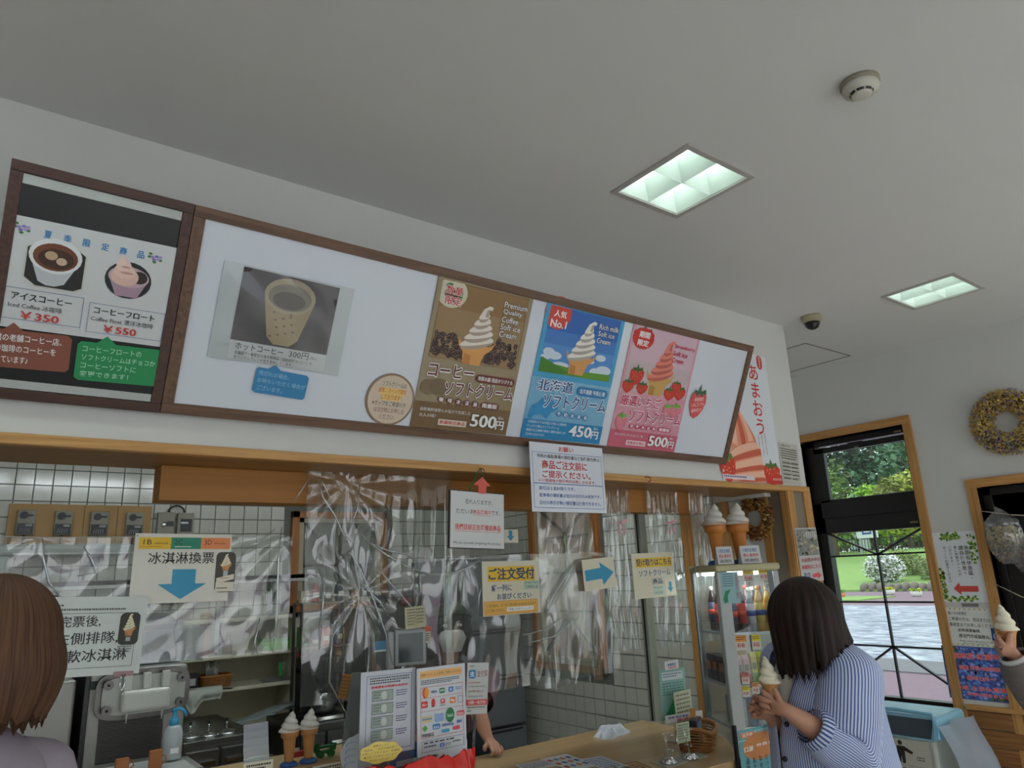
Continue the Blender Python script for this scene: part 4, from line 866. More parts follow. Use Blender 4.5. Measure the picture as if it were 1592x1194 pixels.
for i, (a, c, zt_, zb_) in enumerate(((243, 270, 797, 832), (274, 299, 798, 832))):
    xa, xb = X_(a, 812, yb_), X_(c, 812, yb_); zt, zb = Z_(a, zt_, yb_), Z_(a, zb_, yb_); W = xb-xa; H = zt-zb
    r = thing('switch_box', ('grey switch box with round lock, left one above the ticket sign', 'grey switch box with dark window, right one above the ticket sign')[i], 'switch box', ((xa+xb)/2, yb_, zb))
    b = MB(); b.box(-W/2, -.04, 0, W/2, 0, H, cg); b.build('housing', r, .003)
    b = MB()
    if i == 0: b.ball((-W*.1, -.045, H*.45), .017, .006, .017, chrome); b.box(W*.05, -.045, H*.38, W*.42, -.038, H*.6, ckb)
    else: b.box(-W*.3, -.045, H*.15, W*.38, -.038, H*.72, ckb); b.box(-W*.3, -.048, H*.5, W*.15, -.04, H*.58, W_)
    b.build('display', r)
    if i == 1:
        b = MB(); pa = [(-.06-.05*math.cos(t), -.02, H+.005+.045*math.sin(t)) for t in [PI*k/12 for k in range(13)]]; b.tube(pa, .006, 6, black); b.build('cable', r)
# wall shelf and white rack frame seen through the film
ya = YK-.3; xa, xb = X_(40, 905, ya), X_(478, 905, ya); zt = Z_(300, 898, ya)
r = thing('wall_shelf', 'long stainless shelf across the tiles behind the ticket sign', 'shelf', ((xa+xb)/2, YK-.02, zt-.05)); W = (xb-xa)/2
b = MB(); b.box(-W, -.28, .02, W, 0, .05, M('shelf_pale', (158,166,166), .4, .3)); b.box(-W, -.28, .0, W, -.27, .05, steel); b.build('shelf_board', r, .003)
for xx in (-W*.8, 0, W*.8):
    b = MB(); b.bar((xx, -.25, .02), (xx, -.0, -.16), .02, .006, steel); b.bar((xx, -.004, .02), (xx, -.004, -.18), .02, .006, steel); b.build('bracket', r)
ya = YK-.45; r = thing('range_hood', 'white rounded hood frame over the kitchen tiles at far left', 'hood', (X_(100, 880, ya), ya, Z_(100, 930, ya)))
xa, xb = X_(-60, 860, ya)-r.location.x, X_(208, 860, ya)-r.location.x; zt = Z_(100, 845, ya)-r.location.z; zb = Z_(100, 862, ya)-r.location.z
hoodm = M('hood_white', (168,176,172), .4)
b = MB(); b.box(xa, -.01, zb, xb, .43, zt, hoodm); b.box(xa, -.01, 0, X_(14, 900, ya)-r.location.x, .43, zb, hoodm); b.build('shell', r, .03, 3)
b = MB(); b.box(X_(20, 860, ya)-r.location.x, -.016, zb, xb, -.006, zb+.012, steel); b.build('rim', r)
# ---- open white shelving unit with its contents
ya = 5.0; L, Rr = X_(277, 1000, ya), X_(462, 1000, ya); zt = Z_(370, 960, ya)
sx = (L+Rr)/2; W = (Rr-L)/2; dz = .3
r = thing('shelving_unit', 'open cream-white shelving unit against the kitchen tiles', 'shelving unit', (sx, ya, 0))
cw2 = M('cream_laminate', (190,186,164), .5)
b = MB(); b.box(-W, 0, 0, -W+.025, dz, zt, cw2); b.build('side_panel', r); b = MB(); b.box(W-.025, 0, 0, W, dz, zt, cw2); b.build('side_panel', r)
b = MB(); b.box(-W, 0, zt-.025, W, dz, zt, cw2); b.build('top_panel', r); b = MB(); b.box(-W, dz-.01, 0, W, dz, zt, cw2); b.build('back_panel', r)
zs1 = Z_(400, 1014, ya); zs2 = Z_(400, 1064, ya); zs3 = Z_(380, 1128, ya)
for z in (zs1, zs2, zs3, .45):
    b = MB(); b.box(-W+.025, .002, z-.022, W-.025, dz-.01, z, cw2); b.build('shelf', r)
def shelf_at(px, py, z, y=5.12): return Vector((X_(px, py, y), y, z))
p = shelf_at(318, 1000, zs1); r = thing('cup_stack', 'tall stack of nested brown paper cups on the top shelf', 'cup', p)
for k in range(20):
    b = MB(); z = k*.0115; b.lathe([(.028, z), (.036, z+.045), (.038, z+.047), (.036, z+.049)], n=14, mat=M('kraft_cup', (164,126,82), .7)); b.build('cup', r)
for i, (px, c, lab) in enumerate(((341, (52,40,44), 'dark jar on the top shelf left of the brown bottle'), (354, (88,48,32), 'brown glass bottle with dark cap on the top shelf'))):
    p = shelf_at(px, 1005, zs1); r = thing('bottle', lab, 'bottle', p)
    b = MB(); b.lathe([(.026,0), (.028,.01), (.028,.075), (.012,.095), (.012,.11), (0,.11)], n=16, mat=M('jar_%d' % i, c, .15)); b.build('body', r)
    b = MB(); b.lathe([(.014,.108), (.014,.13), (0,.13)], n=14, mat=black); b.build('cap', r)
p = shelf_at(428, 1000, zs1); r = thing('carton', 'bright green low carton on the top shelf', 'box', p)
b = MB(); b.box(-.10, -.05, 0, .12, .06, .065, M('lime_green', (84,176,50), .5)); b.build('box_body', r, .003)
b = MB(); b.box(-.101, -.051, .05, .121, .061, .07, M('lime_dark', (60,146,40), .5)); b.build('lid', r)
def basket(name, label, p, rz, w, d, h, grp=None, flare=1.15, mat=None):
    r = thing(name, label, 'basket', p, rz, grp); wk = mat or M('wicker', (150,98,46), .7, var=.25, scale=60); rows = max(5, int(h/.0062))
    b = MB()
    for k in range(rows):
        t = k/(rows-1); f = 1+(flare-1)*t; z = .004+h*t; n = 44
        pts = []
        for i in range(n+1):
            a = 2*PI*i/n; c, s_ = math.cos(a), math.sin(a); q = .5
            x = w/2*f*math.copysign(abs(c)**q, c); y = d/2*f*math.copysign(abs(s_)**q, s_); o_ = .003*(1 if (i+k) % 2 else -1)
            pts.append((x+o_*c, y+o_*s_, z+(.35*h*(abs(c)**3) if name == 'ticket_basket' else 0)*t))
        b.tube(pts, .0030, 5, wk, caps=False)
    b.build('weave', r)
    b = MB(); b.box(-w/2*.9, -d/2*.9, 0, w/2*.9, d/2*.9, .006, wk); b.build('bottom', r)
    b = MB(); pts = []
    for i in range(41):
        a = 2*PI*i/40; c, s_ = math.cos(a), math.sin(a); pts.append((w/2*flare*math.copysign(abs(c)**.5, c), d/2*flare*math.copysign(abs(s_)**.5, s_), h+.006+(.35*h*abs(c)**3 if name == 'ticket_basket' else 0)))
    b.tube(pts, .008, 6, wk, caps=False); b.build('rim', r)
    return r
basket('wicker_basket', 'brown wicker basket on the middle shelf of the cream unit', shelf_at(333, 1070, zs2, 5.13), 0, .17, .13, .065)
p = shelf_at(329, 1050, zs2+.05, 5.13); r = thing('wrapped_bundle', 'clear wrapped bundle standing in the wicker basket on the shelf', 'bundle', p)
b = MB()
for k in range(7): b.tube([(-.03+.01*k, .01*math.sin(k), 0), (-.035+.012*k, .008*math.cos(k), .11+.02*math.sin(2*k))], .006, 6, film('wrap_film', (220,224,220), .25, .1, .35))
b.build('bundle', r)
p = shelf_at(297, 1060, zs2, 5.1); r = thing('box', 'small black box with white print at the left of the middle shelf', 'box', p)
b = MB(); b.box(-.035, -.03, 0, .035, .03, .10, black); b.build('carton', r, .002); b = MB(); b.box(-.02, -.0315, .03, .02, -.03, .07, flat(170,170,170)); b.build('print', r)
p = shelf_at(434, 1055, zs2, 5.08); r = thing('tray', 'stack of clear shallow trays on the middle shelf right', 'tray', p)
for k in range(3):
    b = MB(); z = k*.01; b.prism([(-.13,-.06), (.11,-.06), (.13,.07), (-.11,.07)], z, z+.004, film('tray_film', (215,225,220), .15, .1, .3)); b.build('tray_layer', r)
p = shelf_at(437, 1050, zs2+.03, 5.08); r = thing('cup', 'clear cup with green print standing on the trays', 'cup', p)
b = MB(); b.lathe([(.022,0), (.03,.085), (.028,.085), (.02,.004)], n=16, mat=film('cup_film', (225,232,228), .1, .1, .3)); b.build('cup_body', r); b = MB(); b.box(-.024, -.030, .0, -.006, -.024, .085, M('print_green', (30,160,60), .5)); b.build('print', r)
p = Vector((X_(292, 1100, 4.9), 4.92, 0)); r = thing('towel', 'white cloth draped over a rail under the middle shelf', 'towel', (X_(305, 1100, 4.95), 4.95, Z_(300, 1118, 4.95)))
def tf(u, v): return (-.08+.22*u, -.012-.025*math.sin(PI*min(1, v*1.3))+.008*math.sin(16*u)*v, .172-(.075+.07*math.exp(-((u-.25)/.15)**2))*v)
b = MB(); b.grid(tf, 20, 10, M('towel_white', (176,182,172), .9, bump=.3)); o = b.build('cloth', r); o.modifiers.new('s', 'SOLIDIFY').thickness = .006
b = MB(); b.tube([(-.1, -.02, .172), (.2, -.02, .150)], .005, 8, steel); b.build('rail', r)
# grey sachets piled on the worktop
pk_ = M('foil_grey', (128,140,140), .45, var=.1, scale=20)
for i in range(5):
    p = Vector((X_(392+i*14, 1112-i*2, 4.75), 4.75+.02*i, Z_(400, 1124, 4.75)+.012*i)); r = thing('sachet', ('lowest, leftmost', 'second', 'middle', 'fourth', 'uppermost, rightmost')[i]+' grey plastic packet in the pile before the shelving unit', 'packet', p, -.2+.12*i, 'grey packets piled on the steel worktop')
    def sf(u, v): return (-.13+.26*u, -.06+.12*v, .004+.014*math.sin(PI*u)*math.sin(PI*v)+.003*math.sin(18*u+i)+(.05*u if i < 3 else .02*u))
    b = MB(); b.grid(sf, 14, 8, pk_); o = b.build('packet', r); o.modifiers.new('s', 'SOLIDIFY').thickness = .003
# steel bain-marie worktop with round lids
ya = 4.2; xa, xb = X_(286, 1150, ya), X_(395, 1150, ya); zt = Z_(300, 1152, ya)
def cabinet(name, label, xa, xb, ya, depth, zt, doors=2, cat='worktop', m=steel):
    r = thing(name, label, cat, ((xa+xb)/2, ya, 0)); W = (xb-xa)/2
    b = MB(); b.box(-W, 0, .1, W, depth, zt-.03, m); b.box(-W+.03, .04, 0, W-.03, depth-.03, .1, black); b.build('carcass', r)
    b = MB(); b.box(-W-.01, -.02, zt-.035, W+.01, depth, zt, m); b.build('worktop', r, .004)
    for k in range(doors):
        a = -W+2*W*k/doors+.008; c = -W+2*W*(k+1)/doors-.008
        b = MB(); b.box(a, -.018, .13, c, 0, zt-.05, m); d = b.build('door', r, .004)
        b = MB(); b.box(a+.02, -.04, zt-.12, c-.02, -.03, zt-.1, chrome); b.box(a+.03, -.032, zt-.118, a+.04, -.017, zt-.102, chrome); b.box(c-.04, -.032, zt-.118, c-.03, -.017, zt-.102, chrome); b.build('handle', d)
    return r
cabinet('steel_worktop', 'low stainless worktop with three round lids right of the soft serve machine', xa, xb, ya, .74, zt)
for i, (px, py) in enumerate(((295, 1146), (324, 1143), (352, 1139))):
    q = on(px, py, 'z', zt); q.y = min(max(q.y, ya+.08), ya+.5); q.x = X_(px, py, q.y); q.z = zt
    r = thing('condiment_pot', ('steel pot with round knobbed lid, nearest the soft serve machine', 'steel pot with round knobbed lid, middle of the worktop row', 'steel pot with round knobbed lid, right end of the worktop row')[i], 'lid', q)
    b = MB(); b.lathe([(.055,0), (.055,.006), (.04,.014), (.01,.02), (0,.02)], n=24, mat=chrome); b.build('lid_body', r); b = MB(); b.tube([(0,0,.018), (0,0,.06)], .004, 8, chrome); b.ball((0,0,.066), .009, mat=black, n=10, m=6); b.build('knob', r)
for i, (px, py) in enumerate(((327, 1128), (353, 1124))):
    q = Vector((X_(px, py, 4.98), 4.985, zs3-.02+.0)); r = thing('hook_stand', ('thin black wire hook on the shelf front, left one', 'thin black wire hook on the shelf front, right one')[i], 'hook', q)
    b = MB(); b.tube([(-.02, 0, .08), (.01, 0, .08), (.0, 0, .0), (.02, 0, -.03), (-.01, 0, -.035)], .0025, 6, black); b.build('hook', r)
ya = 4.45; cabinet('steel_worktop', 'dark stainless worktop under the coffee maker beside the clerk', X_(464, 1150, ya), X_(545, 1150, ya), ya, .54, Z_(500, 1124, ya), 2, m=M('dark_steel', (92,94,92), .35, .8))
zw = Z_(500, 1124, ya)
p = Vector((X_(497, 1110, 4.62), 4.61, zw)); r = thing('coffee_maker', 'black coffee maker with a glass jug on the dark worktop', 'coffee maker', p)
b = MB(); b.box(-.12, -.12, 0, .12, .13, .03, black); b.box(-.12, .04, .03, .12, .13, .30, black); b.box(-.12, -.12, .26, .12, .13, .36, black); b.build('body', r, .008)
b = MB(); b.lathe([(.05,.03), (.075,.05), (.078,.09), (.05,.15), (.045,.16)], (0,-.03,0), 20, film('jug_glass', (200,205,200), .1, .03, .06)); jg = b.build('jug', r)
b = MB(); b.lathe([(.048,.155), (.05,.18), (0,.185)], (0,-.03,0), 20, black); b.bar((.06,-.03,.15), (.11,-.03,.13), .02, .015, black); b.bar((.11,-.03,.135), (.10,-.03,.06), .02, .015, black); b.build('jug_handle', jg)
b = MB(); b.lathe([(.0,.2), (.04,.2), (.06,.26)], (0,-.03,0), 20, black); b.build('filter_basket', r)
b = MB(); b.box(-.10, -.125, .005, .10, -.119, .025, chrome); b.build('base_trim', r)
# small dark wall rack with jars and bags over the coffee maker
ya = 4.80; xa, xb = X_(469, 1000, ya), X_(545, 1000, ya); za = Z_(500, 1035, ya)
r = thing('wire_rack', 'two-tier dark rack with groceries above the coffee maker', 'rack', ((xa+xb)/2, ya, zw)); W = (xb-xa)/2
z1r, z2r = Z_(500, 1005, ya)-zw, Z_(500, 1032, ya)-zw
for xx in (-W, W):
    for yy in (.01, .15):
        b = MB(); b.box(xx-.008, yy-.008, 0, xx+.008, yy+.008, z1r+.28, M('rack_post', (60,58,54), .5)); b.build('post', r)
for zz in (z1r, z2r, z1r+.28):
    b = MB(); b.box(-W, 0, zz-.01, W, .16, zz, M('rack_shelf', (120,112,98), .5)); b.build('shelf', r)
rn = random.Random(9)
gcols = [(150,44,40), (60,40,34), (40,44,60), (170,150,110), (70,110,60), (30,30,32), (180,70,50), (96,110,130), (190,180,160)]
k = 0
for tier, zz in (('lower', zw+z2r), ('upper', zw+z1r), ('top', zw+z1r+.28)):
    for j in range(4):
        xx = (xa+xb)/2-W+.04+j*(2*W-.06)/3.4; h = rn.uniform(.06, .09) if tier == 'lower' else rn.uniform(.07, .15); c = gcols[k % 9]; gn = ('red', 'dark brown', 'navy', 'tan', 'green', 'black', 'vermilion', 'blue-grey', 'cream')[k % 9]; k += 1
        r = thing('grocery_packet', '%s %s on the %s tier of the dark rack' % (gn, 'jar' if j % 2 else 'packet', tier), 'packet', (xx, ya+.08+rn.uniform(0, .04), zz), rn.uniform(-.3, .3), 'groceries on the %s tier of the dark rack' % tier)
        b = MB()
        if j % 2: b.lathe([(.026,0), (.028,.01), (.028,h*.7), (.016,h*.85), (.016,h)], n=12, mat=M('pk%d' % (k % 9), c, .4))
        else: b.box(-.03, -.02, 0, .03, .02, h, M('pk%d' % (k % 9), c, .5))
        b.build('packet_body', r, .002)
        b = MB(); b.box(-.018, -.031 if j % 2 else -.022, h*.25, .018, -.02, h*.5, flat(200,196,180)); b.build('packet_label', r)
# tall paper-bag / cutting board items and dark cabinet behind the clerk
for i, (px, py, wd, h, c, lab) in enumerate(((535, 940, .075, .22, (150,138,112), 'pale kraft paper sleeve standing under the lattice window'), (552, 940, .07, .26, (156,118,62), 'brown wooden board standing under the lattice window'))):
    y = 5.1; p = Vector((X_(px, 968, y), y, Z_(px, 975, y))); r = thing('standing_board', lab, 'board', p); b = MB(); b.box(-wd/2, 0, 0, wd/2, .03, h, wood('board%d' % i, tuple(int(q*.85) for q in c), c, 'z')); b.build('board', r, .006)
y = 5.04; xa, xb = X_(508, 1000, y), X_(538, 1000, y); r = thing('side_cupboard', 'narrow cream cupboard standing under the kitchen window', 'cupboard', ((xa+xb)/2, y, 0)); W = (xb-xa)/2; zt = Z_(540, 975, y)
b = MB(); b.box(-W, 0, 0, W, .38, zt, cw2); b.build('carcass', r, .004)
for k in range(4):
    b = MB(); b.box(-W+.015, -.015, .05+k*zt/4.2, W-.015, 0, .02+(k+1)*zt/4.2, M('drawer_face', (150,146,128), .5)); d_ = b.build('drawer', r, .003); b = MB(); b.box(-.04, -.03, .05+k*zt/4.2+.12, .04, -.015, .05+k*zt/4.2+.135, chrome); b.build('handle', d_)
y = 4.7; xa, xb = X_(568, 1000, y), X_(640, 1000, y); zt = Z_(600, 945, y); r = thing('upright_freezer', 'dark grey upright cabinet behind the small monitor', 'cabinet', ((xa+xb)/2, y, 0)); W = (xb-xa)/2
dg = M('dark_grey_metal', (74,74,72), .4, .5)
b = MB(); b.box(-W, 0, .03, W, .6, zt, dg); b.build('body', r, .006)
for z0d, z1d in ((.06, zt*.62), (zt*.64, zt-.02)):
    b = MB(); b.box(-W+.006, -.03, z0d, W-.006, 0, z1d, dg); d_ = b.build('door', r, .006); b = MB(); b.tube([(W*.7, -.05, z0d+.1), (W*.7, -.05, z1d-.1)], .008, 8, chrome); b.tube([(W*.7, -.05, z0d+.12), (W*.7, -.02, z0d+.12)], .005, 6, chrome); b.tube([(W*.7, -.05, z1d-.12), (W*.7, -.02, z1d-.12)], .005, 6, chrome); b.build('handle', d_)
b = MB(); b.box(-W*.7, -.032, Z_(590, 1010, y), W*.1, -.03, Z_(590, 996, y), flat(60,130,180)); b.box(-W*.7, -.032, Z_(590, 1010, y)-.01, W*.1, -.03, Z_(590, 1010, y), W_); b.build('sticker', r)
for j, (px, c) in enumerate(((590, (26,26,28)), (612, (60,44,36)), (628, (150,40,60)), (655, (110,120,124)))):
    p = Vector((X_(px, 940, 4.85), 4.85, zt)); r = thing('bag', ('black bag', 'brown rumpled bag', 'crimson packet', 'pale wrapped packet')[j]+' lying on the dark grey cabinet', 'bag', p)
    if j == 3: r.location = Vector((X_(618, 940, 5.05), 5.07, zt))
    b = MB(); h = (.09, .08, .06, .10)[j]
    def bf(u, v): 
        a = 2*PI*u; q = math.sin(PI*min(.98, v+.02)); return (.06*math.cos(a)*q*(1+.15*math.sin(5*a)), .05*math.sin(a)*q, h*(1-math.cos(PI*v))/2*(1+.1*math.sin(3*a)))
    b.grid(bf, 18, 8, M('bagm%d' % j, c, .5)); b.build('bag_body', r)
    b = MB(); b.tube([(-.02, 0, h*.95), (0, 0, h+.03), (.02, 0, h*.95)], .004, 6, M('bagm%d' % j, c, .5)); b.build('tie', r)
# ---- silver refrigerator
y = 4.5; xa, xb = X_(714, 1000, y), X_(810, 1000, y); W = (xb-xa)/2
silver = M('fridge_silver', (120,124,130), .35, .55, var=.02, scale=2)
zt = Z_(760, 868, y)
r = thing('refrigerator', 'tall silver-grey refrigerator with stacked doors behind the clerk', 'refrigerator', ((xa+xb)/2, y, 0))
b = MB(); b.box(-W, .03, .04, W, .68, zt, M('fridge_side', (92,94,98), .4)); b.build('body', r, .008)
zc1 = Z_(770, 1051, y); zc2 = Z_(780, 1130, y); zc0 = Z_(760, 980, y)
for i, (a, c) in enumerate(((zc0+.006, zt), (zc1+.008, zc0-.006), (zc2+.01, zc1-.008), (.42, zc2-.01), (.08, .41))):
    b = MB(); b.box(-W, -.03, a, W, .028, c, silver); d_ = b.build('door', r, .01, 3)
    b = MB(); b.box(-W*.85, -.036, c-.02, W*.85, -.028, c-.006, M('fridge_handle', (60,62,66), .3, .5)); b.build('handle', d_)
# ---- soft serve machines
def machine(label, xa, xb, ya, zt, face=True, grp=None):
    W = (xb-xa)/2; r = thing('soft_serve_machine', label, 'ice cream machine', ((xa+xb)/2, ya, 0))
    ms = M('machine_steel', (150,150,145), .42, .35, var=.04, scale=3)
    b = MB(); b.box(-W, 0, .06, W, .65, zt, ms); b.build('body', r, .01, 3)
    b = MB(); b.box(-W-.012, -.004, .06, -W, .4, zt+.02, black); b.build('gap_strip', r)  # black strip standing in the gap beside the machine
    if face:
        q = lambda px, py: (on(px, py, 'y', ya).x-(xa+xb)/2, on(px, py, 'y', ya).z)
        cx_, cz_ = q(221, 1076); hw, hh = .145, .062
        def oval(hw, hh, y0, y1, m, nm, n=32):
            b = MB(); P = []
            for k in range(n):
                t = 2*PI*k/n; c, s_ = math.cos(t), math.sin(t); P.append((cx_+hw*math.copysign(abs(c)**.45, c), cz_+hh*math.copysign(abs(s_)**.45, s_)))
            b.add([(x, yy, z) for yy in (y0, y1) for x, z in P], [tuple(range(n)), tuple(range(2*n-1, n-1, -1))]+[(i, (i+1) % n, n+(i+1) % n, n+i) for i in range(n)], m)
            return b.build(nm, r, .004)
        oval(hw, hh+.012, 0, -.03, M('rim_steel', (92,90,86), .3, .8), 'dispensing_rim'); oval(hw-.018, hh-.004, -.028, -.04, M('door_white', (176,180,172), .3), 'dispensing_door')
        bl = M('spigot_white', (196,200,192), .35)
        b = MB(); b.box(cx_-.075, -.085, cz_-.052, cx_+.075, -.04, cz_+.018, bl); d_ = b.build('spigot_block', r, .012, 3)
        for xx in (-.06, .0, .06):
            b = MB(); b.box(cx_+xx-.012, -.075, cz_+.018, cx_+xx+.012, -.05, cz_+.07, bl); b.build('draw_handle', d_, .003)
        for xx in (-.055, .055):
            b = MB(); b.tube([(cx_+xx, -.065, cz_-.05), (cx_+xx, -.065, cz_-.085)], [.004, .002], 8, bl); b.build('nozzle', d_)
        for sx in (-1, 1):
            for sz in (-1, 1):
                b = MB(); c0 = (cx_+sx*(hw-.030), cz_+sz*(hh-.022)); n = 14
                b.add([(c0[0]+.014*math.cos(2*PI*k/n), yy, c0[1]+.014*math.sin(2*PI*k/n)) for yy in (-.06, -.04) for k in range(n)], [tuple(range(n))]+[(k, (k+1) % n, n+(k+1) % n, n+k) for k in range(n)], M('rim_steel'))
                b.ball((c0[0], -.06, c0[1]), .005, mat=black, n=8, m=5); b.build('thumb_nut', r, .002)
        b = MB(); zz0 = q(200, 1182)[1]; zz1 = q(200, 1112)[1]
        for k in range(26):
            z = zz0+(zz1-zz0)*k/26; b.add([(-W*.75, -.001, z), (W*.55, -.001, z), (W*.55, -.007, z+.003), (-W*.75, -.007, z+.003)], [(0,1,2,3)], ms); b.box(-W*.75, -.0015, z+.0035, W*.55, -.0005, z+.0055, black)
        o = b.build('louvre', r); o['kind'] = 'stuff'
        b = MB(); x_, z_ = q(150, 1066); b.box(x_-.018, -.002, z_-.012, x_+.022, 0, z_+.015, flat(24,60,50)); b.box(x_+.004, -.003, z_-.01, x_+.018, -.002, z_+.01, flat(150,150,140)); b.build('sticker', r)
        b = MB(); x_, z_ = q(280, 1050); b.box(x_-.02, -.002, z_-.014, x_+.016, 0, z_+.012, flat(30,34,50)); [b.box(x_-.016+.011*i, -.003, z_-.01+.009*(i % 2), x_-.010+.011*i, -.002, z_-.004+.009*(i % 2), W_) for i in range(3)]; b.build('sticker', r)
        b = MB(); b.box(-W-.02, -.22, q(200, 1194)[1]-.02, W+.02, 0, q(200, 1190)[1], ms); b.build('drip_tray', r, .004)
    return r
ya = 2.95
xa, xb = X_(133, 1120, ya), X_(286, 1120, ya); zt = Z_(200, 1040, ya)
machine('large stainless soft serve machine with white spigot block below the ticket sign', xa, xb, ya, zt)
machine('second stainless machine half hidden by the brown-haired customer', xa-.44, xa-.035, ya+.02, zt-.02, False)
# bins and bowls standing on the machine
p = Vector((X_(290, 950, 3.3), 3.32, zt)); r = thing('bowl_rack', 'dark rounded tubs stacked high behind the ticket sign', 'tub', p)
for k, (dx, z, w_) in enumerate(((0, .30, .12),)):
    b = MB(); b.lathe([(w_*.8, z), (w_, z+.02), (w_*.95, z+.075), (w_*.4, z+.085), (0, z+.085)], (dx, 0, 0), 20, M('tub_dark', (30,44,46), .25), sy=.7); b.build('tub', r)
b = MB(); b.box(-.012, -.10, .27, .012, -.09, .41, M('rack_pale', (140,150,150), .4)); b.box(-.14, -.08, .28, .14, .08, .29, M('rack_pale', (140,150,150), .4))
for xx in (-.13, .13): b.box(xx-.008, -.01, 0, xx+.008, .01, .29, M('rack_pale', (140,150,150), .4))
b.build('rack', r)
p = Vector((X_(240, 985, 3.2), 3.22, zt)); r = thing('domed_lid', 'dark ribbed domed lid above the clear bin', 'lid', (p.x, p.y, zt+.12))
b = MB(); b.lathe([(.085,0), (.09,.006), (.075,.03), (.05,.05), (0,.058)], n=26, mat=M('lid_dark', (34,44,46), .35)); b.build('lid_body', r); b = MB()
for k in range(4): b.lathe([(.087-.014*k, .012+.011*k), (.089-.014*k, .016+.011*k), (.086-.014*k, .018+.011*k)], n=26, mat=M('lid_rib', (70,80,80), .35))
b.build('rib', r)
p = Vector((X_(250, 1020, 3.1), 3.12, zt)); r = thing('clear_bin', 'clear plastic bin of dark cones and coloured sachets on the machine', 'bin', p)
ab = film('bin_film', (205,222,218), .0, .06, .03); W = .13
b = MB()
for q in ((-W,-.1,W,-.097), (-W,.097,W,.1), (-W,-.1,-W+.003,.1), (W-.003,-.1,W,.1)): b.box(q[0], q[1], 0, q[2], q[3], .115, ab)
b.build('shell', r)
b = MB(); b.box(-W-.004, -.104, .112, W+.004, .104, .12, ab); b.build('rim', r)
rn = random.Random(4)
for k in range(12):
    b = MB(); b.box(-.014, -.01, 0, .014, .01, .04, M('sach%d' % (k % 4), ((36,50,60), (40,44,80), (90,60,120), (60,90,60))[k % 4], .4)); o = b.build('sachet', r); o.location = (-.105+.0195*k, -.06+.05*(k % 2), .005); o.rotation_euler = (rn.uniform(-.4, .4), 0, rn.uniform(-.6, .6))
# sanitiser bottle on the drip shelf
y = 2.66; p = Vector((X_(266, 1190, y), y, Z_(266, 1180, y)))
r = thing('pump_bottle', 'white translucent pump bottle with bright blue pump beside the machine', 'bottle', p)
b = MB(); b.lathe([(.026,0), (.028,.006), (.028,.075), (.022,.092), (.013,.10), (0,.10)], n=20, mat=M('bottle_milky', (168,178,180), .3)); b.build('body', r)
bl_b = M('pump_blue', (50,150,190), .35)
b = MB(); b.lathe([(.014,.098), (.014,.118), (.007,.12), (.006,.138), (0,.138)], n=16, mat=bl_b); b.tube([(-.008,0,.142), (.012,0,.146), (.028,0,.138), (.036,0,.122)], [.006,.006,.005,.004], 8, bl_b); b.build('pump', r)
b = MB(); b.box(-.012, -.0285, .02, .012, -.027, .035, flat(230,232,232)); b.build('bottle_label', r)
shelfz = p.z
b = MB(); b.box(X_(112, 1190, 2.6), 2.5, shelfz-.03, X_(292, 1190, 2.6), 2.72, shelfz-.004, M('ledge_white', (166,170,168), .4)); b.box(X_(190, 1190, 2.6), 2.495, shelfz-.045, X_(300, 1190, 2.6), 2.5, shelfz-.006, M('ledge_dark', (24,26,40), .4)); b.box(X_(112, 1190, 2.6), 2.68, .9, X_(112, 1190, 2.6)+.02, 2.72, shelfz-.03, steel); b.box(X_(280, 1190, 2.6), 2.68, .9, X_(280, 1190, 2.6)+.02, 2.72, shelfz-.03, steel)
tag(b.build('counter_ledge', None, .002), 'narrow white ledge with a dark edge in front of the soft serve machine', 'ledge')
for i, (px, py) in enumerate(((189, 1194), (241, 1190))):
    y = 2.58; p = Vector((X_(px, py, y), y, shelfz-.004)); r = thing('cone_holder', ('brown leather-like card holder, left of two in front of the machine', 'brown leather-like card holder, right of two in front of the machine')[i], 'holder', p, .15)
    bm_ = M('tan_leather', (150,90,40), .5); b = MB(); b.box(-.019, -.006, 0, .019, .006, .045+.008*i, bm_); b.build('holder', r, .003); b = MB(); b.tube([(.019, 0, .035), (.03, 0, .032), (.032, 0, .018), (.019, 0, .01)], .002, 6, bm_); b.build('loop', r)
# ================================================================== SERVING COUNTER
ctop = wood('counter_laminate', (156,128,88), (178,150,108), 'x', .3, .35, .2); cfr = wood('counter_front', (150,118,76), (176,144,98), 'z', .5)
zc = .90
pts = [(-1.55, 1.885), (2.455, 1.885), (2.70, 2.15), (2.74, 2.66), (-1.55, 2.66)]
r = thing('serving_counter', 'long pale wood serving counter with an angled right end', 'counter', (.5, 2.27, 0))
off = lambda P: [(x-.5, y-2.27) for x, y in P]
b = MB(); b.prism(off(pts), zc-.035, zc, ctop); b.build('countertop', r, .003)
b = MB(); b.prism(off([(-1.5, 1.93), (2.43, 1.93), (2.64, 2.17), (2.68, 2.60), (-1.5, 2.60)]), .0, zc-.036, cfr); b.build('cabinet', r)
b = MB(); b.prism(off([(-1.52, 1.90), (2.44, 1.90), (2.44, 1.93), (-1.52, 1.93)]), .05, .12, M('kick_dark', (60,50,40), .6)); b.build('kick_rail', r)
y = 2.45; zr = Z_(440, 1191, y)
xa, xb = X_(345, 1190, y), X_(640, 1190, y)
r = thing('counter_riser', 'raised pale wooden shelf on the counter behind the information sheets', 'riser', ((xa+xb)/2, y+.06, zc)); W = (xb-xa)/2
b = MB(); b.box(-W, -.12, zr-zc-.02, W, .1, zr-zc, ctop); b.build('shelf', r, .002)
for xx in (-W, W-.018):
    b = MB(); b.box(xx, -.11, 0, xx+.018, .09, zr-zc-.02, ctop); b.build('side_panel', r)
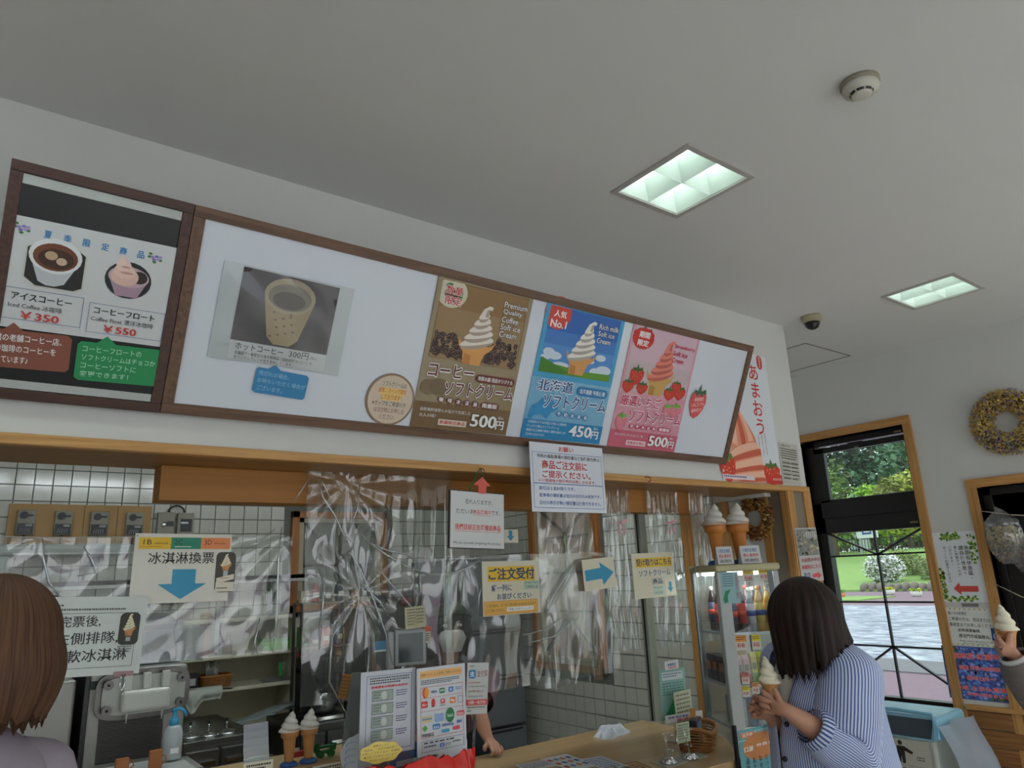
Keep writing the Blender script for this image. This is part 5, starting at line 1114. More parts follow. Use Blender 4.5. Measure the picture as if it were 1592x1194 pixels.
# ---- soft serve models
creamy = M('model_cream', (206,204,198), .35, var=.02)
def swirl(b, R, H, turns, c=(0,0,0), mat=None, nu=40, nv=46, tip=True):
    def fn(u, v):
        a = 2*PI*u; t = v; rb = R*(1-t)**.75*(1 if t < .98 else .5)+.0012
        ph = (turns*t+u) % 1.0; rb *= .84+.26*math.sin(PI*ph)**.8
        lean = (.25*R*t**3 if tip else 0)
        return (c[0]+rb*math.cos(a)+lean, c[1]+rb*math.sin(a), c[2]+H*t)
    b.grid(fn, nu, nv, mat)
    b.lathe([(0, 0), (R*.9, 0)], (c[0], c[1], c[2]+.0005), nu, mat)
def cone_model(label, p, s, conem, base, grp=None):
    r = thing('soft_serve_model', label, 'display model', p, 0, grp)
    b = MB(); b.lathe([(.030*s,0), (.030*s,.006*s), (.022*s,.012*s), (.012*s,.013*s)], n=24, mat=base); b.build('stand', r)
    b = MB(); b.lathe([(.012*s,.012*s), (.015*s,.02*s), (.021*s,.085*s), (.022*s,.087*s), (.030*s,.092*s), (.031*s,.115*s), (.028*s,.117*s), (.02*s,.112*s)], n=24, mat=conem); 
    for k in range(10):
        a = 2*PI*k/10; b.tube([(.0145*s*math.cos(a), .0145*s*math.sin(a), .02*s), (.0212*s*math.cos(a+.5), .0212*s*math.sin(a+.5), .085*s)], .0007*s, 4, conem)
    b.build('cone', r)
    b = MB(); swirl(b, .034*s, .062*s, 3.2, (0,0,.11*s), creamy); b.build('swirl', r); return r
conet = M('model_cone', (196,140,84), .5); basen = M('stand_blue', (34,84,146), .35)
for i, (px, lab) in enumerate(((449, 'plastic soft serve cone model with blue base, left one on the wooden riser'), (479, 'plastic soft serve cone model with blue base, right one on the wooden riser'))):
    p = Vector((X_(px, 1188, 2.44), 2.44, zr)); cone_model(lab, p, .92, conet, basen)
# leaflet rack at left of riser
y = 2.38; zb_ = Z_(400, 1194, y)-.02; p = Vector((X_(406, 1190, y), y, zr if zr < zb_ else zb_))
r = thing('leaflet_rack', 'clear rack with silver-grey leaflets at the left end of the wooden riser', 'rack', (p.x, 2.42, zr))
for k in range(4):
    b = MB(); b.add([(-.042+.003*k, -.02+.012*k, .0), (.036+.003*k, -.02+.012*k, 0), (.036+.003*k, .01+.012*k, .075+.02*k), (-.040+.003*k, .01+.012*k, .075+.02*k)], [(0,1,2,3)], flat(176-8*k, 180-8*k, 184-6*k, .25)); o = b.build('leaflet', r); o.modifiers.new('s', 'SOLIDIFY').thickness = .001
b = MB(); b.add([(-.045,-.03,0), (.045,-.03,0), (.045,-.012,.05), (-.045,-.012,.05)], [(0,1,2,3)], acryl); b.box(-.045, -.03, 0, .045, .04, .003, acryl); o = b.build('holder', r)
s = fsheet('price_card', 'small cream typed card at the bottom edge below the leaflet rack', 'card', (379, 1187), (425, 1180), (381, 1206), 2.3, cream_, thick=.001); s.micro(.1, .2, .92, .75, 2, K_, 8, .6, 10); s.done()
s = fsheet('price_card', 'pale card lying against the riser under the cone models', 'card', (486, 1192), (534, 1183), (487, 1208), 2.32, cream_, thick=.001); s.micro(.1, .2, .92, .75, 2, K_, 9, .6, 10); s.done()
# small toy-like green and red trinkets on the riser
p = Vector((X_(505, 1188, 2.46), 2.46, zr)); r = thing('toy_cart', 'little dark green wheeled ornament right of the cone models', 'ornament', p)
gm = M('toy_green', (24,84,44), .35)
b = MB(); b.box(-.03, -.012, .014, .028, .012, .02, gm); b.box(-.03, -.012, .03, .028, .012, .036, gm); b.bar((-.028, 0, .02), (-.034, 0, .045), .004, .02, gm); b.bar((.026, 0, .02), (.03, 0, .04), .004, .02, gm); b.build('body', r)
for xx in (-.018, .018):
    b = MB(); b.tube([(xx, -.014, .012), (xx, .014, .012)], .011, 12, gm); b.build('wheel', r)
p = Vector((X_(461, 1180, 2.53), 2.54, zr)); r = thing('toy_boat', 'small red ornament between the two cone models', 'ornament', p); b = MB(); b.prism([(-.03, -.008), (.03, -.008), (.036, 0), (.03, .008), (-.03, .008)], .0, .016, M('toy_red', (150,40,36), .4)); b.box(-.012, -.005, .016, .012, .005, .026, M('toy_cream', (200,180,150), .5)); b.build('hull', r)
# ---- information sheets on stands
def stand_sheet(s, depth=.12):
    b = MB(); w = s.W; zt = s.mw.translation.z-zc
    b.box(-w/2, -zt, -.006, w/2, s.H*.6, -.003, acryl); b.box(-w/2, -zt, -depth, w/2, -zt+.003, -.003, acryl); b.build('acrylic_stand', s.root)
s = fsheet('info_sheet', 'tall laminated sheet with banknote pictures on an acrylic stand, left of the payment sheet', 'notice', (561.5, 1046), (646, 1037.5), (558, 1180), 2.10, flat(186,190,200,.25), thick=.002)
s.frame(.10, .055, .93, .95, flat(70,90,140), .0015); s.micro(.16, .08, .88, .17, 3, K_, 2, .5, 16); s.rect(.18, .19, .86, .20, R_)
s.text('券売機をご利用ください', .18, .175, .85, .215, R_, .02)
for i in range(4):
    v = .235+.155*i; s.rect(.20, v, .58, v+.13, flat(150,162,156)); s.frame(.20, v, .58, v+.13, flat(70,80,80), .001); s.ell(.42, v+.065, .05, .05, flat(186,192,186)); s.micro(.23, v+.015, .36, v+.11, 3, flat(100,110,106), i, .4, 4); s.micro(.64, v+.02, .84, v+.1, 3, flat(60,60,110), i+3, .4, 5)
s.done(); stand_sheet(s)
s = fsheet('payment_sheet', 'laminated sheet of coloured payment marks with orange heading on an acrylic stand', 'notice', (648, 1040), (722.5, 1030.5), (652, 1178), 2.08, flat(198,202,208,.25), thick=.002)
s.rect(.06, .04, .93, .125, flat(226,176,110)); s.text('各種キャッシュレス決済をご利用いただけます', .08, .065, .91, .10, flat(130,70,40)); s.micro(.08, .145, .88, .205, 3, K_, 3, .5, 18)
s.frame(.07, .225, .94, .80, R_, .0012); s.rect(.07, .35, .94, .354, R_); s.rect(.07, .50, .94, .504, R_)
s.ell(.15, .29, .045, .06, flat(214,80,50)); s.ell(.19, .29, .045, .06, flat(226,150,50)); s.text('VISA', .28, .275, .40, .305, flat(30,60,140), .03); s.rrect(.45, .26, .56, .32, flat(50,120,80), .2); s.text('JCB', .465, .275, .545, .305, W_, .03); s.rrect(.64, .26, .74, .32, flat(40,110,190), .2); s.text('支', .655, .27, .725, .31, W_); s.micro(.79, .27, .92, .31, 2, flat(90,130,180), 3, .5, 4)
s.rrect(.08, .385, .21, .46, flat(206,60,50), .2); s.text('d払い', .095, .405, .195, .44, W_); s.ell(.32, .415, .04, .05, flat(206,60,50)); s.micro(.28, .45, .37, .465, 1, K_, 2, .6, 3); s.rrect(.47, .385, .56, .44, flat(206,60,50), .2); s.text('P', .50, .395, .53, .43, W_, .03); s.text('PayPay', .46, .45, .57, .47, K_); s.rrect(.66, .385, .78, .455, flat(226,120,50), .2); s.text('Pay', .68, .40, .76, .445, W_, .02); s.frame(.83, .38, .94, .46, flat(60,60,60), .001)
s.rect(.10, .555, .29, .63, flat(206,190,140)); s.rect(.10, .58, .29, .60, flat(120,150,180)); s.rect(.35, .55, .53, .64, flat(140,170,210)); s.ell(.66, .585, .09, .085, flat(40,120,70)); s.text('Suica', .60, .565, .72, .605, W_); s.rrect(.80, .555, .96, .61, flat(214,90,100), .2); s.text('Kitaca', .82, .57, .94, .60, W_)
s.poly([(.15,.655), (.20,.69), (.15,.73), (.09,.69)], flat(80,160,70)); s.rrect(.30, .66, .45, .72, flat(40,130,190), .3); s.text('icoca', .32, .675, .43, .71, W_); s.text('nimoca', .50, .665, .73, .705, flat(50,100,170), .02); s.micro(.80, .66, .92, .70, 1, flat(60,110,190), 2, .8, 3)
s.text('manaca', .09, .75, .32, .785, K_, .01); s.rrect(.48, .735, .64, .775, flat(70,160,190), .3); s.rrect(.71, .72, .86, .765, flat(214,80,90), .5)
s.frame(.08, .83, .94, .955, flat(70,80,110), .001); s.micro(.12, .85, .88, .87, 1, K_, 5, .7, 6); s.rrect(.44, .885, .53, .93, flat(40,110,190), .2); s.text('支', .455, .892, .515, .925, W_); s.text('支付宝', .55, .89, .66, .925, K_); s.micro(.12, .89, .38, .91, 1, K_, 6, .7, 6); s.micro(.7, .885, .9, .905, 1, K_, 7, .7, 5)
s.done(); stand_sheet(s)
s = fsheet('payment_card', 'narrow pale card with a blue square mark and red band right of the payment sheet', 'notice', (727, 1030.5), (760, 1030), (725, 1111), 2.22, flat(198,200,198,.3), thick=.002)
s.rrect(.08, .14, .40, .31, flat(60,130,190), .2); s.text('支', .13, .17, .35, .28, W_, .02); s.text('支付宝', .46, .16, .94, .29, flat(150,60,70), .01, -.05); s.micro(.1, .06, .35, .08, 1, K_, 3, .7, 3); s.rect(.08, .385, .62, .40, flat(206,120,110)); s.micro(.1, .46, .9, .48, 1, flat(120,120,120), 4, .7, 6); s.text('扫码支付', .1, .54, .8, .58, flat(170,80,80)); s.micro(.1, .65, .9, .67, 1, flat(120,120,120), 5, .7, 6)
s.rect(0, .72, .98, .83, flat(206,84,76)); s.text('付款一本万利', .1, .74, .9, .81, W_, .01); s.micro(.08, .86, .95, .885, 1, K_, 6, .7, 9); s.text('検索', .06, .92, .25, .95, K_)
s.done(); b = MB(); b.box(-.003, -(s.mw.translation.z-zc), -.012, .003, 0, -.004, chrome); b.box(-.04, -(s.mw.translation.z-zc), -.03, .04, -(s.mw.translation.z-zc)+.004, .02, chrome); b.build('card_stand', s.root)
cl = [(.5+.5*math.cos(2*PI*k/48)*(1+.05*math.cos(7*2*PI*k/48)), .5+.5*math.sin(2*PI*k/48)*(1+.07*math.cos(7*2*PI*k/48))) for k in range(48)]
s = fsheet('cloud_tag', 'yellow cloud-shaped handwritten tag before the banknote sheet', 'notice', (560, 1157), (625, 1149), (560, 1191), 2.03, flat(224,200,96,.2), thick=.0015, shape=cl)
for i, (t, a, e) in enumerate((('食券はこちら', .3, .7), ('当店は、ご注文の後お席で', .1, .88), ('お渡ししております。前金制', .06, .94), ('番号札でお呼びいたします', .1, .88), ('ありがとうございます', .24, .7))): s.text(t, a, .12+i*.165, e, .22+i*.165, flat(110,80,30), 0, -.03)
s.done(); b = MB(); zt = s.mw.translation.z-zc; b.box(-.002, -zt, -.010, .002, .01, -.003, chrome); b.box(-.03, -zt, -.02, .03, -zt+.003, .01, chrome); b.build('stand', s.root)
cl2 = [(.5+.46*math.cos(2*PI*k/48), .5+.48*math.sin(2*PI*k/48)*(1+.05*math.cos(8*2*PI*k/48))) for k in range(48)]
s = fsheet('cloud_sign', 'white panel with pale blue cloud curls behind the yellow cloud tag', 'panel', (531, 1141), (592, 1138), (531, 1206), 2.2, flat(206,212,218,.3), thick=.004, shape=cl2)
for k in range(4):
    for m in range(14):
        t0 = PI*.9+m*.16; s.ell(.35+.2*math.cos(t0), .30+k*.16+.09*math.sin(t0), .012, .012, flat(120,160,200), 6)
s.done(); b = MB(); zt = s.mw.translation.z-zc; b.box(-.02, -zt, -.03, .02, .02, -.006, acryl); b.build('stand', s.root)
# blue-white carton and pink-purple packet
for (px0, py0, px1, py1, y, c, c2, lab, nm) in ((616, 1160, 652, 1194, 2.2, (34,90,160), (206,210,216), 'blue carton with white bands behind the two laminated sheets', 'carton'), (690, 1155, 728, 1194, 2.12, (190,170,200), (60,150,200), 'lilac packet with a blue edge right of the red bag', 'packet')):
    xa, xb = X_(px0, 1180, y), X_(px1, 1180, y); zt = Z_(px0, py0, y); r = thing(nm, lab, 'box' if nm == 'carton' else 'packet', ((xa+xb)/2, y, zc)); W = (xb-xa)/2
    b = MB(); b.box(-W, 0, 0, W, .05, zt-zc, flat(*c)); b.build('body', r, .006); b = MB(); b.box(-W*.95, -.001, (zt-zc)*.35, W*.95, .001, (zt-zc)*.5, flat(*c2)); b.box(-W*.95, -.001, (zt-zc)*.7, W*.95, .001, (zt-zc)*.78, flat(*c2)); b.build('print', r)
# red crinkled bag
y = 1.97; xa, xb = X_(566, 1194, y), X_(740, 1194, y); zt = Z_(650, 1183, y); r = thing('red_bag', 'large shiny red crinkled packet at the front edge below the sheets', 'bag', ((xa+xb)/2, y, zc)); W = (xb-xa)/2; H = zt-zc
redb = M('red_foil', (200,34,28), .22, var=.1, scale=25, bump=.4)
def rb(u, v):
    a = 2*PI*u; c, s_ = math.cos(a), math.sin(a); th = .045*(1-v**3)+.004
    hz = H*v*(1+.035*math.sin(7*c+1)+.03*math.sin(19*c)+.02*math.sin(37*c)) if v > .7 else H*v
    return (W*c*(.92+.08*v)+.004*math.sin(9*v+7*a), th*s_*(1+.2*math.sin(7*c+5*v))+.006*math.sin(17*c+4*v)*v, hz)
b = MB(); b.grid(rb, 60, 14, redb); b.build('foil', r)
b = MB(); b.add([(W*.25+i*.012, -.052+.0*i, H*.55) for i in range(2)], [], W_)
for k in range(5): b.box(W*(.3+.1*k), -.053, H*.45, W*(.36+.1*k), -.046, H*.6, W_)
b.build('print', r)
# ---- small register monitor, seen from behind, with paper note
y = 2.44; q = lambda px, py, yy=y: Vector((X_(px, py, yy), yy, Z_(px, py, yy)))
a = q(617, 980); c = q(661, 1032); W = (c.x-a.x)/2; H = a.z-c.z
r = thing('register_monitor', 'small pale register monitor on a pole in front of the clerk', 'monitor', ((a.x+c.x)/2, y, zc), -.25)
mo = M('monitor_grey', (150,156,156), .4); z0 = c.z-zc
b = MB(); b.box(-W, 0, z0, W, .03, z0+H, mo); b.box(-W-.025, .01, z0-.01, -W, .05, z0+H*.95, mo); b.build('housing', r, .006)
b = MB(); b.box(-W+.012, -.003, z0+.012, W-.014, .001, z0+H-.014, M('screen_dark', (62,72,72), .15)); b.build('screen', r)
b = MB(); b.tube([(0, .03, 0), (0, .03, z0)], .012, 10, mo); b.box(-.07, -.04, 0, .07, .1, .012, mo); b.build('pole', r)
for (tl, tr, bl, nm, lab, c1) in (((629, 945), (660.5, 941), (617, 981), 'note_paper', 'cream handwritten note leaning on top of the register monitor', (178,174,144)), ((660, 974), (670, 974), (661, 1000), 'price_tag', 'little tag with orange top at the right side of the register monitor', (188,182,164))):
    s = fsheet(nm, lab, 'note', tl, tr, bl, y-.012, flat(*c1), thick=.001)
    if nm == 'note_paper': s.micro(.12, .1, .5, .9, 6, flat(90,86,70), 3, .4, 4); s.micro(.55, .1, .92, .85, 5, flat(110,104,84), 4, .5, 3); s.rect(.5, .08, .515, .92, flat(120,116,94))
    else: s.rect(0, 0, 1, .3, flat(190,90,60)); s.micro(.15, .4, .85, .9, 4, K_, 5, .5, 3)
    s.done()
s = fsheet('acrylic_panel', 'leaning grey translucent acrylic panel left of the banknote sheet', 'panel', (548, 1046), (563, 1045), (528, 1152), 2.3, film('acrylic_grey', (190,196,196), .08, .1, .35, (170,176,176)), thick=.004, shape=[(0,0), (1.0,0), (1.3,1), (-.6,1)]); s.done()
b = MB(); zt = s.mw.translation.z-zc; b.box(-.03, -zt, -.02, .03, .0, -.016, acryl); b.box(-.05, -zt, -.06, .05, -zt+.003, .04, acryl); b.build('foot', s.root)
s = fsheet('wavy_card', 'ochre card with wavy brown lines hanging in the crumpled vinyl', 'card', (533, 1047), (547, 1049), (528, 1086), 2.42, flat(150,106,52), thick=.001)
for k in range(6):
    s.poly([(i/8, .12+k*.14+.03*math.sin(i*2)) for i in range(9)]+[(i/8, .15+k*.14+.03*math.sin(i*2)) for i in range(8, -1, -1)], flat(100,64,34))
s.done()
# ---- things lying on the counter
def hsheet(name, label, cat, tl, tr, bl, z, mat, **k): return Sheet(name, label, cat, on(*tl, 'z', z), on(*tr, 'z', z), on(*bl, 'z', z), mat, **k)
s = hsheet('counter_leaflet', 'white menu leaflet lying flat near the clerk hand, leftmost on the counter', 'leaflet', (800, 1189), (850, 1181), (770, 1206), zc+.002, flat(190,190,186), thick=.0015); s.micro(.08, .1, .9, .9, 5, flat(120,110,150), 3, .5, 6); s.done()
s = hsheet('counter_leaflet', 'white leaflet with rows of coloured marks lying flat mid-counter', 'leaflet', (838, 1180), (880, 1172), (880, 1200), zc+.0022, flat(196,198,196), thick=.0015)
for i in range(12): s.rrect(.08+(i % 4)*.22, .15+(i//4)*.26, .22+(i % 4)*.22, .30+(i//4)*.26, (R_, B_, flat(210,120,110), flat(80,140,190))[i*7 % 4], .3)
s.done()
s = hsheet('counter_leaflet', 'pale blue-white leaflet lying flat right of the coloured marks', 'leaflet', (900, 1181), (935, 1175), (935, 1200), zc+.0024, flat(186,194,202), thick=.0015); s.micro(.08, .1, .9, .9, 6, flat(110,120,160), 4, .5, 5); s.done()
s = hsheet('framed_card', 'flat card with dark brown border lettering at the front of the counter', 'card', (945, 1190), (990, 1183), (975, 1204), zc+.002, flat(176,142,100), thick=.0015); s.frame(.04, .05, .96, .95, flat(96,64,42), .008); s.text('本日', .2, .25, .8, .75, flat(96,64,42), .03); s.done()
p = on(950, 1142, 'z', zc); r = thing('folded_cloth', 'white folded cloth lying on the counter before the tiles', 'cloth', p, .35)
clm = M('cloth_white', (186,190,198), .95, var=.04, bump=.4)
def cf(u, v):
    x = (u-.5)*.17; yv = (v-.5)*.10; e = min(1, 7*min(u, 1-u, v*1.0, 1-v)); return (x+.01*math.sin(7*v+2), yv+.008*math.sin(6*u), e*(.018+.008*math.sin(9*u+5*v)+.006*math.sin(15*v-4*u)))
b = MB(); b.grid(cf, 28, 20, clm); b.build('fold', r)
def cf2(u, v):
    x = (u-.2)*.11; yv = (v-.4)*.09; e = min(1, 7*min(u, 1-u, v*1.0, 1-v)); return (x, yv+.008*math.sin(8*u), .014+e*(.014+.007*math.sin(8*u+7*v)))
b = MB(); b.grid(cf2, 20, 16, clm); b.build('fold', r)
# clear mat and wire cone stands
mp_ = [on(*q_, 'z', zc) for q_ in ((1011, 1186), (1082, 1171), (1101, 1176), (1037, 1195))]
b = MB(); b.prism([(v.x, v.y) for v in mp_], zc, zc+.004, M('mat_grey_green', (150,158,148), .3)); tag(b.build('counter_mat'), 'grey-green plastic mat under the two wire cone stands', 'mat')
for i, (px, py, rx_, ry_, tx) in enumerate(((1040, 1186, 1033, 1143, 0), (1073, 1179, 1062, 1134, 1))):
    p = on(px, py, 'z', zc+.004); r = thing('cone_stand', ('wire cone stand with round chrome base, left one on the mat', 'wire cone stand with round chrome base, right one on the mat')[i], 'stand', p)
    b = MB(); b.lathe([(.034,0), (.033,.006), (.024,.016), (.01,.021), (0,.022)], n=28, mat=chrome); b.build('base', r)
    top = at(rx_, ry_, (p-EYE).dot(CF))-p
    b = MB(); b.tube([(0,0,.02), (top.x*.5, top.y*.5, .02+(top.z-.02)*.5), (top.x, top.y, top.z)], .0014, 6, chrome)
    for zz, rr_ in ((top.z, .022), (top.z*.45, .015)):
        c0 = Vector((top.x+.02, top.y, zz)); b.tube([(c0.x+rr_*math.cos(t*PI/8), c0.y+rr_*math.sin(t*PI/8), zz) for t in range(-5, 7)], .0014, 6, chrome)
    b.tube([(top.x+.024, top.y+.015, top.z), (top.x+.024, top.y+.013, top.z*.45)], .0014, 6, chrome); b.build('wire', r)
# ticket basket with things in it
p = on(1086, 1163, 'z', zc); basket('ticket_basket', 'wicker basket with upswept ends holding cards at the angled end of the counter', p, .5, .17, .12, .06)
r = thing('card_case', 'dark card case standing in the upswept wicker basket', 'case', p+Vector((.02, .015, .012)), .5); b = MB(); b.box(-.055, -.012, 0, .045, .02, .095, M('case_dark', (38,44,56), .3)); b.build('case', r, .003); b = MB(); b.box(-.05, -.0135, .03, .04, -.012, .085, flat(90,110,130)); b.build('print', r)
r = thing('clothes_peg', 'pale wooden peg leaning out of the wicker basket', 'peg', p+Vector((-.01, .03, .03)), .5); b = MB(); b.bar((0, 0, 0), (.035, -.01, .11), .012, .008, oak); b.bar((.004, -.012, 0), (.039, -.02, .11), .012, .006, oak); b.build('peg', r)
# leaflet display: teal sheet, cream sheet and tags on a thin stand
ls = [('leaflet', 'teal leaflet with white heading on the counter stand', (1024, 1042), (1064, 1037), (1040, 1119), 2.24, (130,170,162)), ('leaflet', 'cream ticket sheet overlapping the teal leaflet', (1047, 1077), (1073, 1071), (1060, 1124), 2.20, (186,188,160)),
      ('tag_card', 'small white tag with blue and red print above the teal leaflet', (1033, 1029), (1054, 1025), (1038, 1042), 2.22, (200,204,206)), ('tag_card', 'narrow white card with red and blue print below the teal leaflet', (1034, 1113), (1092, 1104), (1037, 1125), 2.17, (200,196,190)), ('leaflet', 'pale green strip hanging over the front of the wicker basket', (1051, 1125), (1071, 1121), (1070, 1153), 2.03, (176,188,160))]
for i, (nm, lab, tl, tr, bl, y, c) in enumerate(ls):
    s = fsheet(nm, lab, 'leaflet', tl, tr, bl, y, flat(*c), thick=.001)
    if i == 0: s.rect(.1, .06, .9, .22, flat(196,204,206)); s.micro(.1, .28, .9, .55, 5, flat(60,110,110), 3, .4, 6); s.poly([(.1,.95), (.5,.6), (.62,.7), (.5,.98)], flat(30,150,90)); s.micro(.14, .09, .86, .19, 2, flat(90,120,140), 4, .5, 8)
    elif i == 2: s.text('数量限定', .2, .3, .8, .6, N_, .03); s.text('100円', .25, .66, .8, .92, R_, .03)
    elif i == 3: s.text('函館 限定商品', .08, .2, .6, .5, N_, .02); s.text('販売中', .3, .56, .8, .9, R_, .02)
    else: s.micro(.1, .1, .9, .9, 6, flat(100,104,90), i, .4, 6)
    s.done()
    if i in (0, 1, 2, 3):
        b = MB(); zt = s.mw.translation.z-zc
        if i == 0: b.box(-.003, -zt, -.008, .003, .05, -.002, chrome); b.box(-.035, -zt, -.03, .035, -zt+.004, .02, chrome)
        else: b.box(-.002, .0 if i == 2 else -zt, -.006, .002, .02, -.002, chrome)
        b.build('stand', s.root)
# teal hanging poster on its black stand, right of the counter
s = fsheet('standing_poster', 'teal poster with vertical lettering and orange oval on a thin black stand', 'poster', (1147, 1137), (1203, 1124), (1161, 1275), 1.86, flat(96,160,170,.25), thick=.002)
s.rect(.06, .03, .95, .10, flat(150,190,190)); s.rrect(.05, .035, .42, .095, flat(206,120,70), .1); s.text('北海道', .1, .045, .38, .085, W_, .02); s.micro(.5, .045, .9, .085, 2, flat(60,110,130), 3, .4, 5); s.rect(0, .12, 1, .125, W_); s.ell(.55, .22, .47, .16, flat(190,124,72)); s.text('口溶', .12, .20, .36, .26, W_, .02); s.text('仲良し', .45, .19, .9, .23, W_, .01)
for i, t in enumerate(('この森の恵みを', 'たっぷり使った', 'なめらかな味の', 'お土産をどうぞ', '函館の市民の森')): s.vtext(t, .86-i*.17, .33, .07, K_, 0, 1.1)
s.done(); zt = s.mw.translation.z
b = MB()
for xx in (-.5*s.W-.004, .5*s.W+.006): b.bar((xx, -zt, -.012), (xx, s.H+.02, -.012), .012, .012, black, up=(0, 0, 1))
b.bar((-.5*s.W-.1, -zt+.01, -.012), (.5*s.W+.1, -zt+.01, -.012), .02, .2, black, up=(0, 1, 0)); b.build('stand', s.root)
p = on(1200, 1128, 'y', 1.84); r = thing('dark_bow', 'dark purple-black fabric bow on the top corner of the teal poster', 'bow', p); dm = M('dark_bow', (44,28,40), .7)
for sx in (-1, 1):
    b = MB(); b.grid(lambda u, v: (sx*(.004+.03*u), -.008-.012*math.sin(PI*u), (v-.5)*.05*(.3+.9*u)), 8, 6, dm); o = b.build('loop', r); o.modifiers.new('s', 'SOLIDIFY').thickness = .003
b = MB(); b.ball((0, -.01, 0), .009, mat=dm, n=10, m=6); b.build('knot', r)
# ================================================================== GLASS DRINKS SHOWCASE, turned to the room
T = 3.36
c0 = at(1127, 1000, T); cx0, cy0 = c0.x, c0.y
ang = math.radians(30); ud = Vector((math.sin(ang), math.cos(ang), 0)); rd_ = Vector((math.cos(ang), -math.sin(ang), 0))
SW, SD = .31, .36
zt_s = at(1120, 878, T).z; zb_s = .62
r = thing('drinks_showcase', 'white-framed glass drinks showcase with four lit sides at the end of the counter', 'showcase', (cx0, cy0, 0), -ang); SHOW = r
wf = M('showcase_white', (178,184,184), .35); cf_ = M('showcase_cream', (184,178,142), .45)
b = MB(); b.box(0, 0, .04, SW, SD, zb_s, wf); b.build('base_cabinet', r, .01)
b = MB(); b.box(-.008, -.008, zt_s-.034, SW+.008, SD+.008, zt_s, cf_); b.build('top_canopy', r, .012, 3)
for nm, q in (('corner_post', (-.005, -.005, .055, .035)), ('corner_post', (SW-.03, 0, SW, .03)), ('corner_post', (0, SD-.03, .03, SD)), ('corner_post', (SW-.03, SD-.03, SW, SD))):
    b = MB(); b.box(q[0], q[1], zb_s, q[2], q[3], zt_s-.034, wf if q[0] < 0 else M('post_alu', (150,156,158), .3, .5)); b.build(nm, r, .006)
gz = lambda p, q: [(p[0], p[1], zb_s), (q[0], q[1], zb_s), (q[0], q[1], zt_s-.034), (p[0], p[1], zt_s-.034)]
for p_, q_ in (((.05, .004), (SW-.03, .004)), ((.03, SD-.004), (SW-.03, SD-.004)), ((.004, .035), (.004, SD-.03)), ((SW-.004, .03), (SW-.004, SD-.03))):
    b = MB(); b.add(gz(p_, q_), [(0,1,2,3)], film('case_glass', (238,244,242), .01, .02, .03)); b.build('glass_pane', r)
b = MB(); b.box(.05, .05, zt_s-.052, SW-.05, .08, zt_s-.036, M('led_strip', (236,246,250), .5, emit=9, var=0)); b.box(.05, SD-.08, zt_s-.052, SW-.05, SD-.05, zt_s-.036, M('led_strip')); b.build('lamp_strip', r)
l = bpy.data.lights.new('case_lamp', 'AREA'); l.size = SW-.1; l.energy = 1.6; l.color = (.95, 1, 1); lo = bpy.data.objects.new('case_lamp', l); COL.objects.link(lo); lo.parent = r; lo.location = (SW/2, SD/2, zt_s-.05)
b = MB(); b.box(SW-.06, -.006, zb_s, SW-.035, .002, zt_s-.034, M('gasket_grey', (104,112,116), .4)); b.build('door_gasket', r)
zA_ = at(1125, 987, T).z; zB_ = at(1130, 1066, T).z; zC2 = at(1133, 1128, T).z
for z in (zA_, zB_, zC2):
    b = MB(); b.add([(.012,.012,z), (SW-.012,.012,z), (SW-.012,SD-.012,z), (.012,SD-.012,z)], [(0,1,2,3)], film('shelf_glass', (205,222,218), .1, .05, .15)); b.box(.01, .01, z-.008, SW-.01, .014, z+.004, M('shelf_rail', (196,200,204), .3, .5)); b.box(.01, .01, z-.008, .014, SD-.01, z+.004, M('shelf_rail', (196,200,204), .3, .5)); b.build('shelf', r)
MS = Matrix.Translation((cx0, cy0, 0)) @ Matrix.Rotation(-ang, 4, 'Z')
def inside(x, y, z): return MS @ Vector((x, y, z))
def bottle(name, label, p, h, rad, bodyc, labc, capc, grp):
    r = thing(name, label, 'bottle', p, random.uniform(0, 1), grp)
    b = MB(); b.lathe([(rad*.85,0), (rad,.006), (rad,h*.28), (rad*.93,h*.33), (rad,h*.38), (rad,h*.66), (rad*.55,h*.84), (rad*.40,h*.88), (rad*.40,h*.93)], n=14, mat=M('liquid_%d_%d_%d' % bodyc, bodyc, .12, var=.03)); b.build('body', r)
    b = MB(); b.lathe([(rad*1.02,h*.20), (rad*1.02,h*.64)], n=14, mat=flat(*labc)); b.lathe([(rad*1.04,h*.36), (rad*1.04,h*.48)], n=14, mat=flat(196,70,50) if labc[0] < 180 else flat(60,80,150)); b.build('bottle_label', r)
    b = MB(); b.lathe([(rad*.45,h*.91), (rad*.45,h), (0,h)], n=14, mat=flat(*capc)); b.build('cap', r)
    return r
cols = [((44,30,34), (60,66,96), (220,220,220)), ((60,34,28), (176,50,40), (200,60,50)), ((150,160,170), (190,186,200), (230,230,230)), ((190,150,90), (200,176,96), (210,140,50)), ((206,160,70), (196,140,50), (220,150,50)), ((80,60,50), (120,60,70), (60,50,50))]
for i in range(5):
    for j in range(4):
        if 0 < i < 4 and j in (1, 2): continue
        c = cols[min(i, 4)] if j == 0 else cols[(j*2+i) % 3 if i == 0 else (i+j) % 6]
        bottle('drink_bottle', ('first', 'second', 'third', 'fourth', 'fifth')[i]+' drink bottle from the corner post in the '+('front', 'second', 'third', 'rearmost')[j]+' row of the bottle shelf', inside(.075+i*.046, .05+j*.08, zA_), .205+.006*((i+j) % 2), .0215, *c, 'bottles on the top shelf, '+('front row' if j == 0 else 'left side row' if i == 0 else 'back or right rows'))
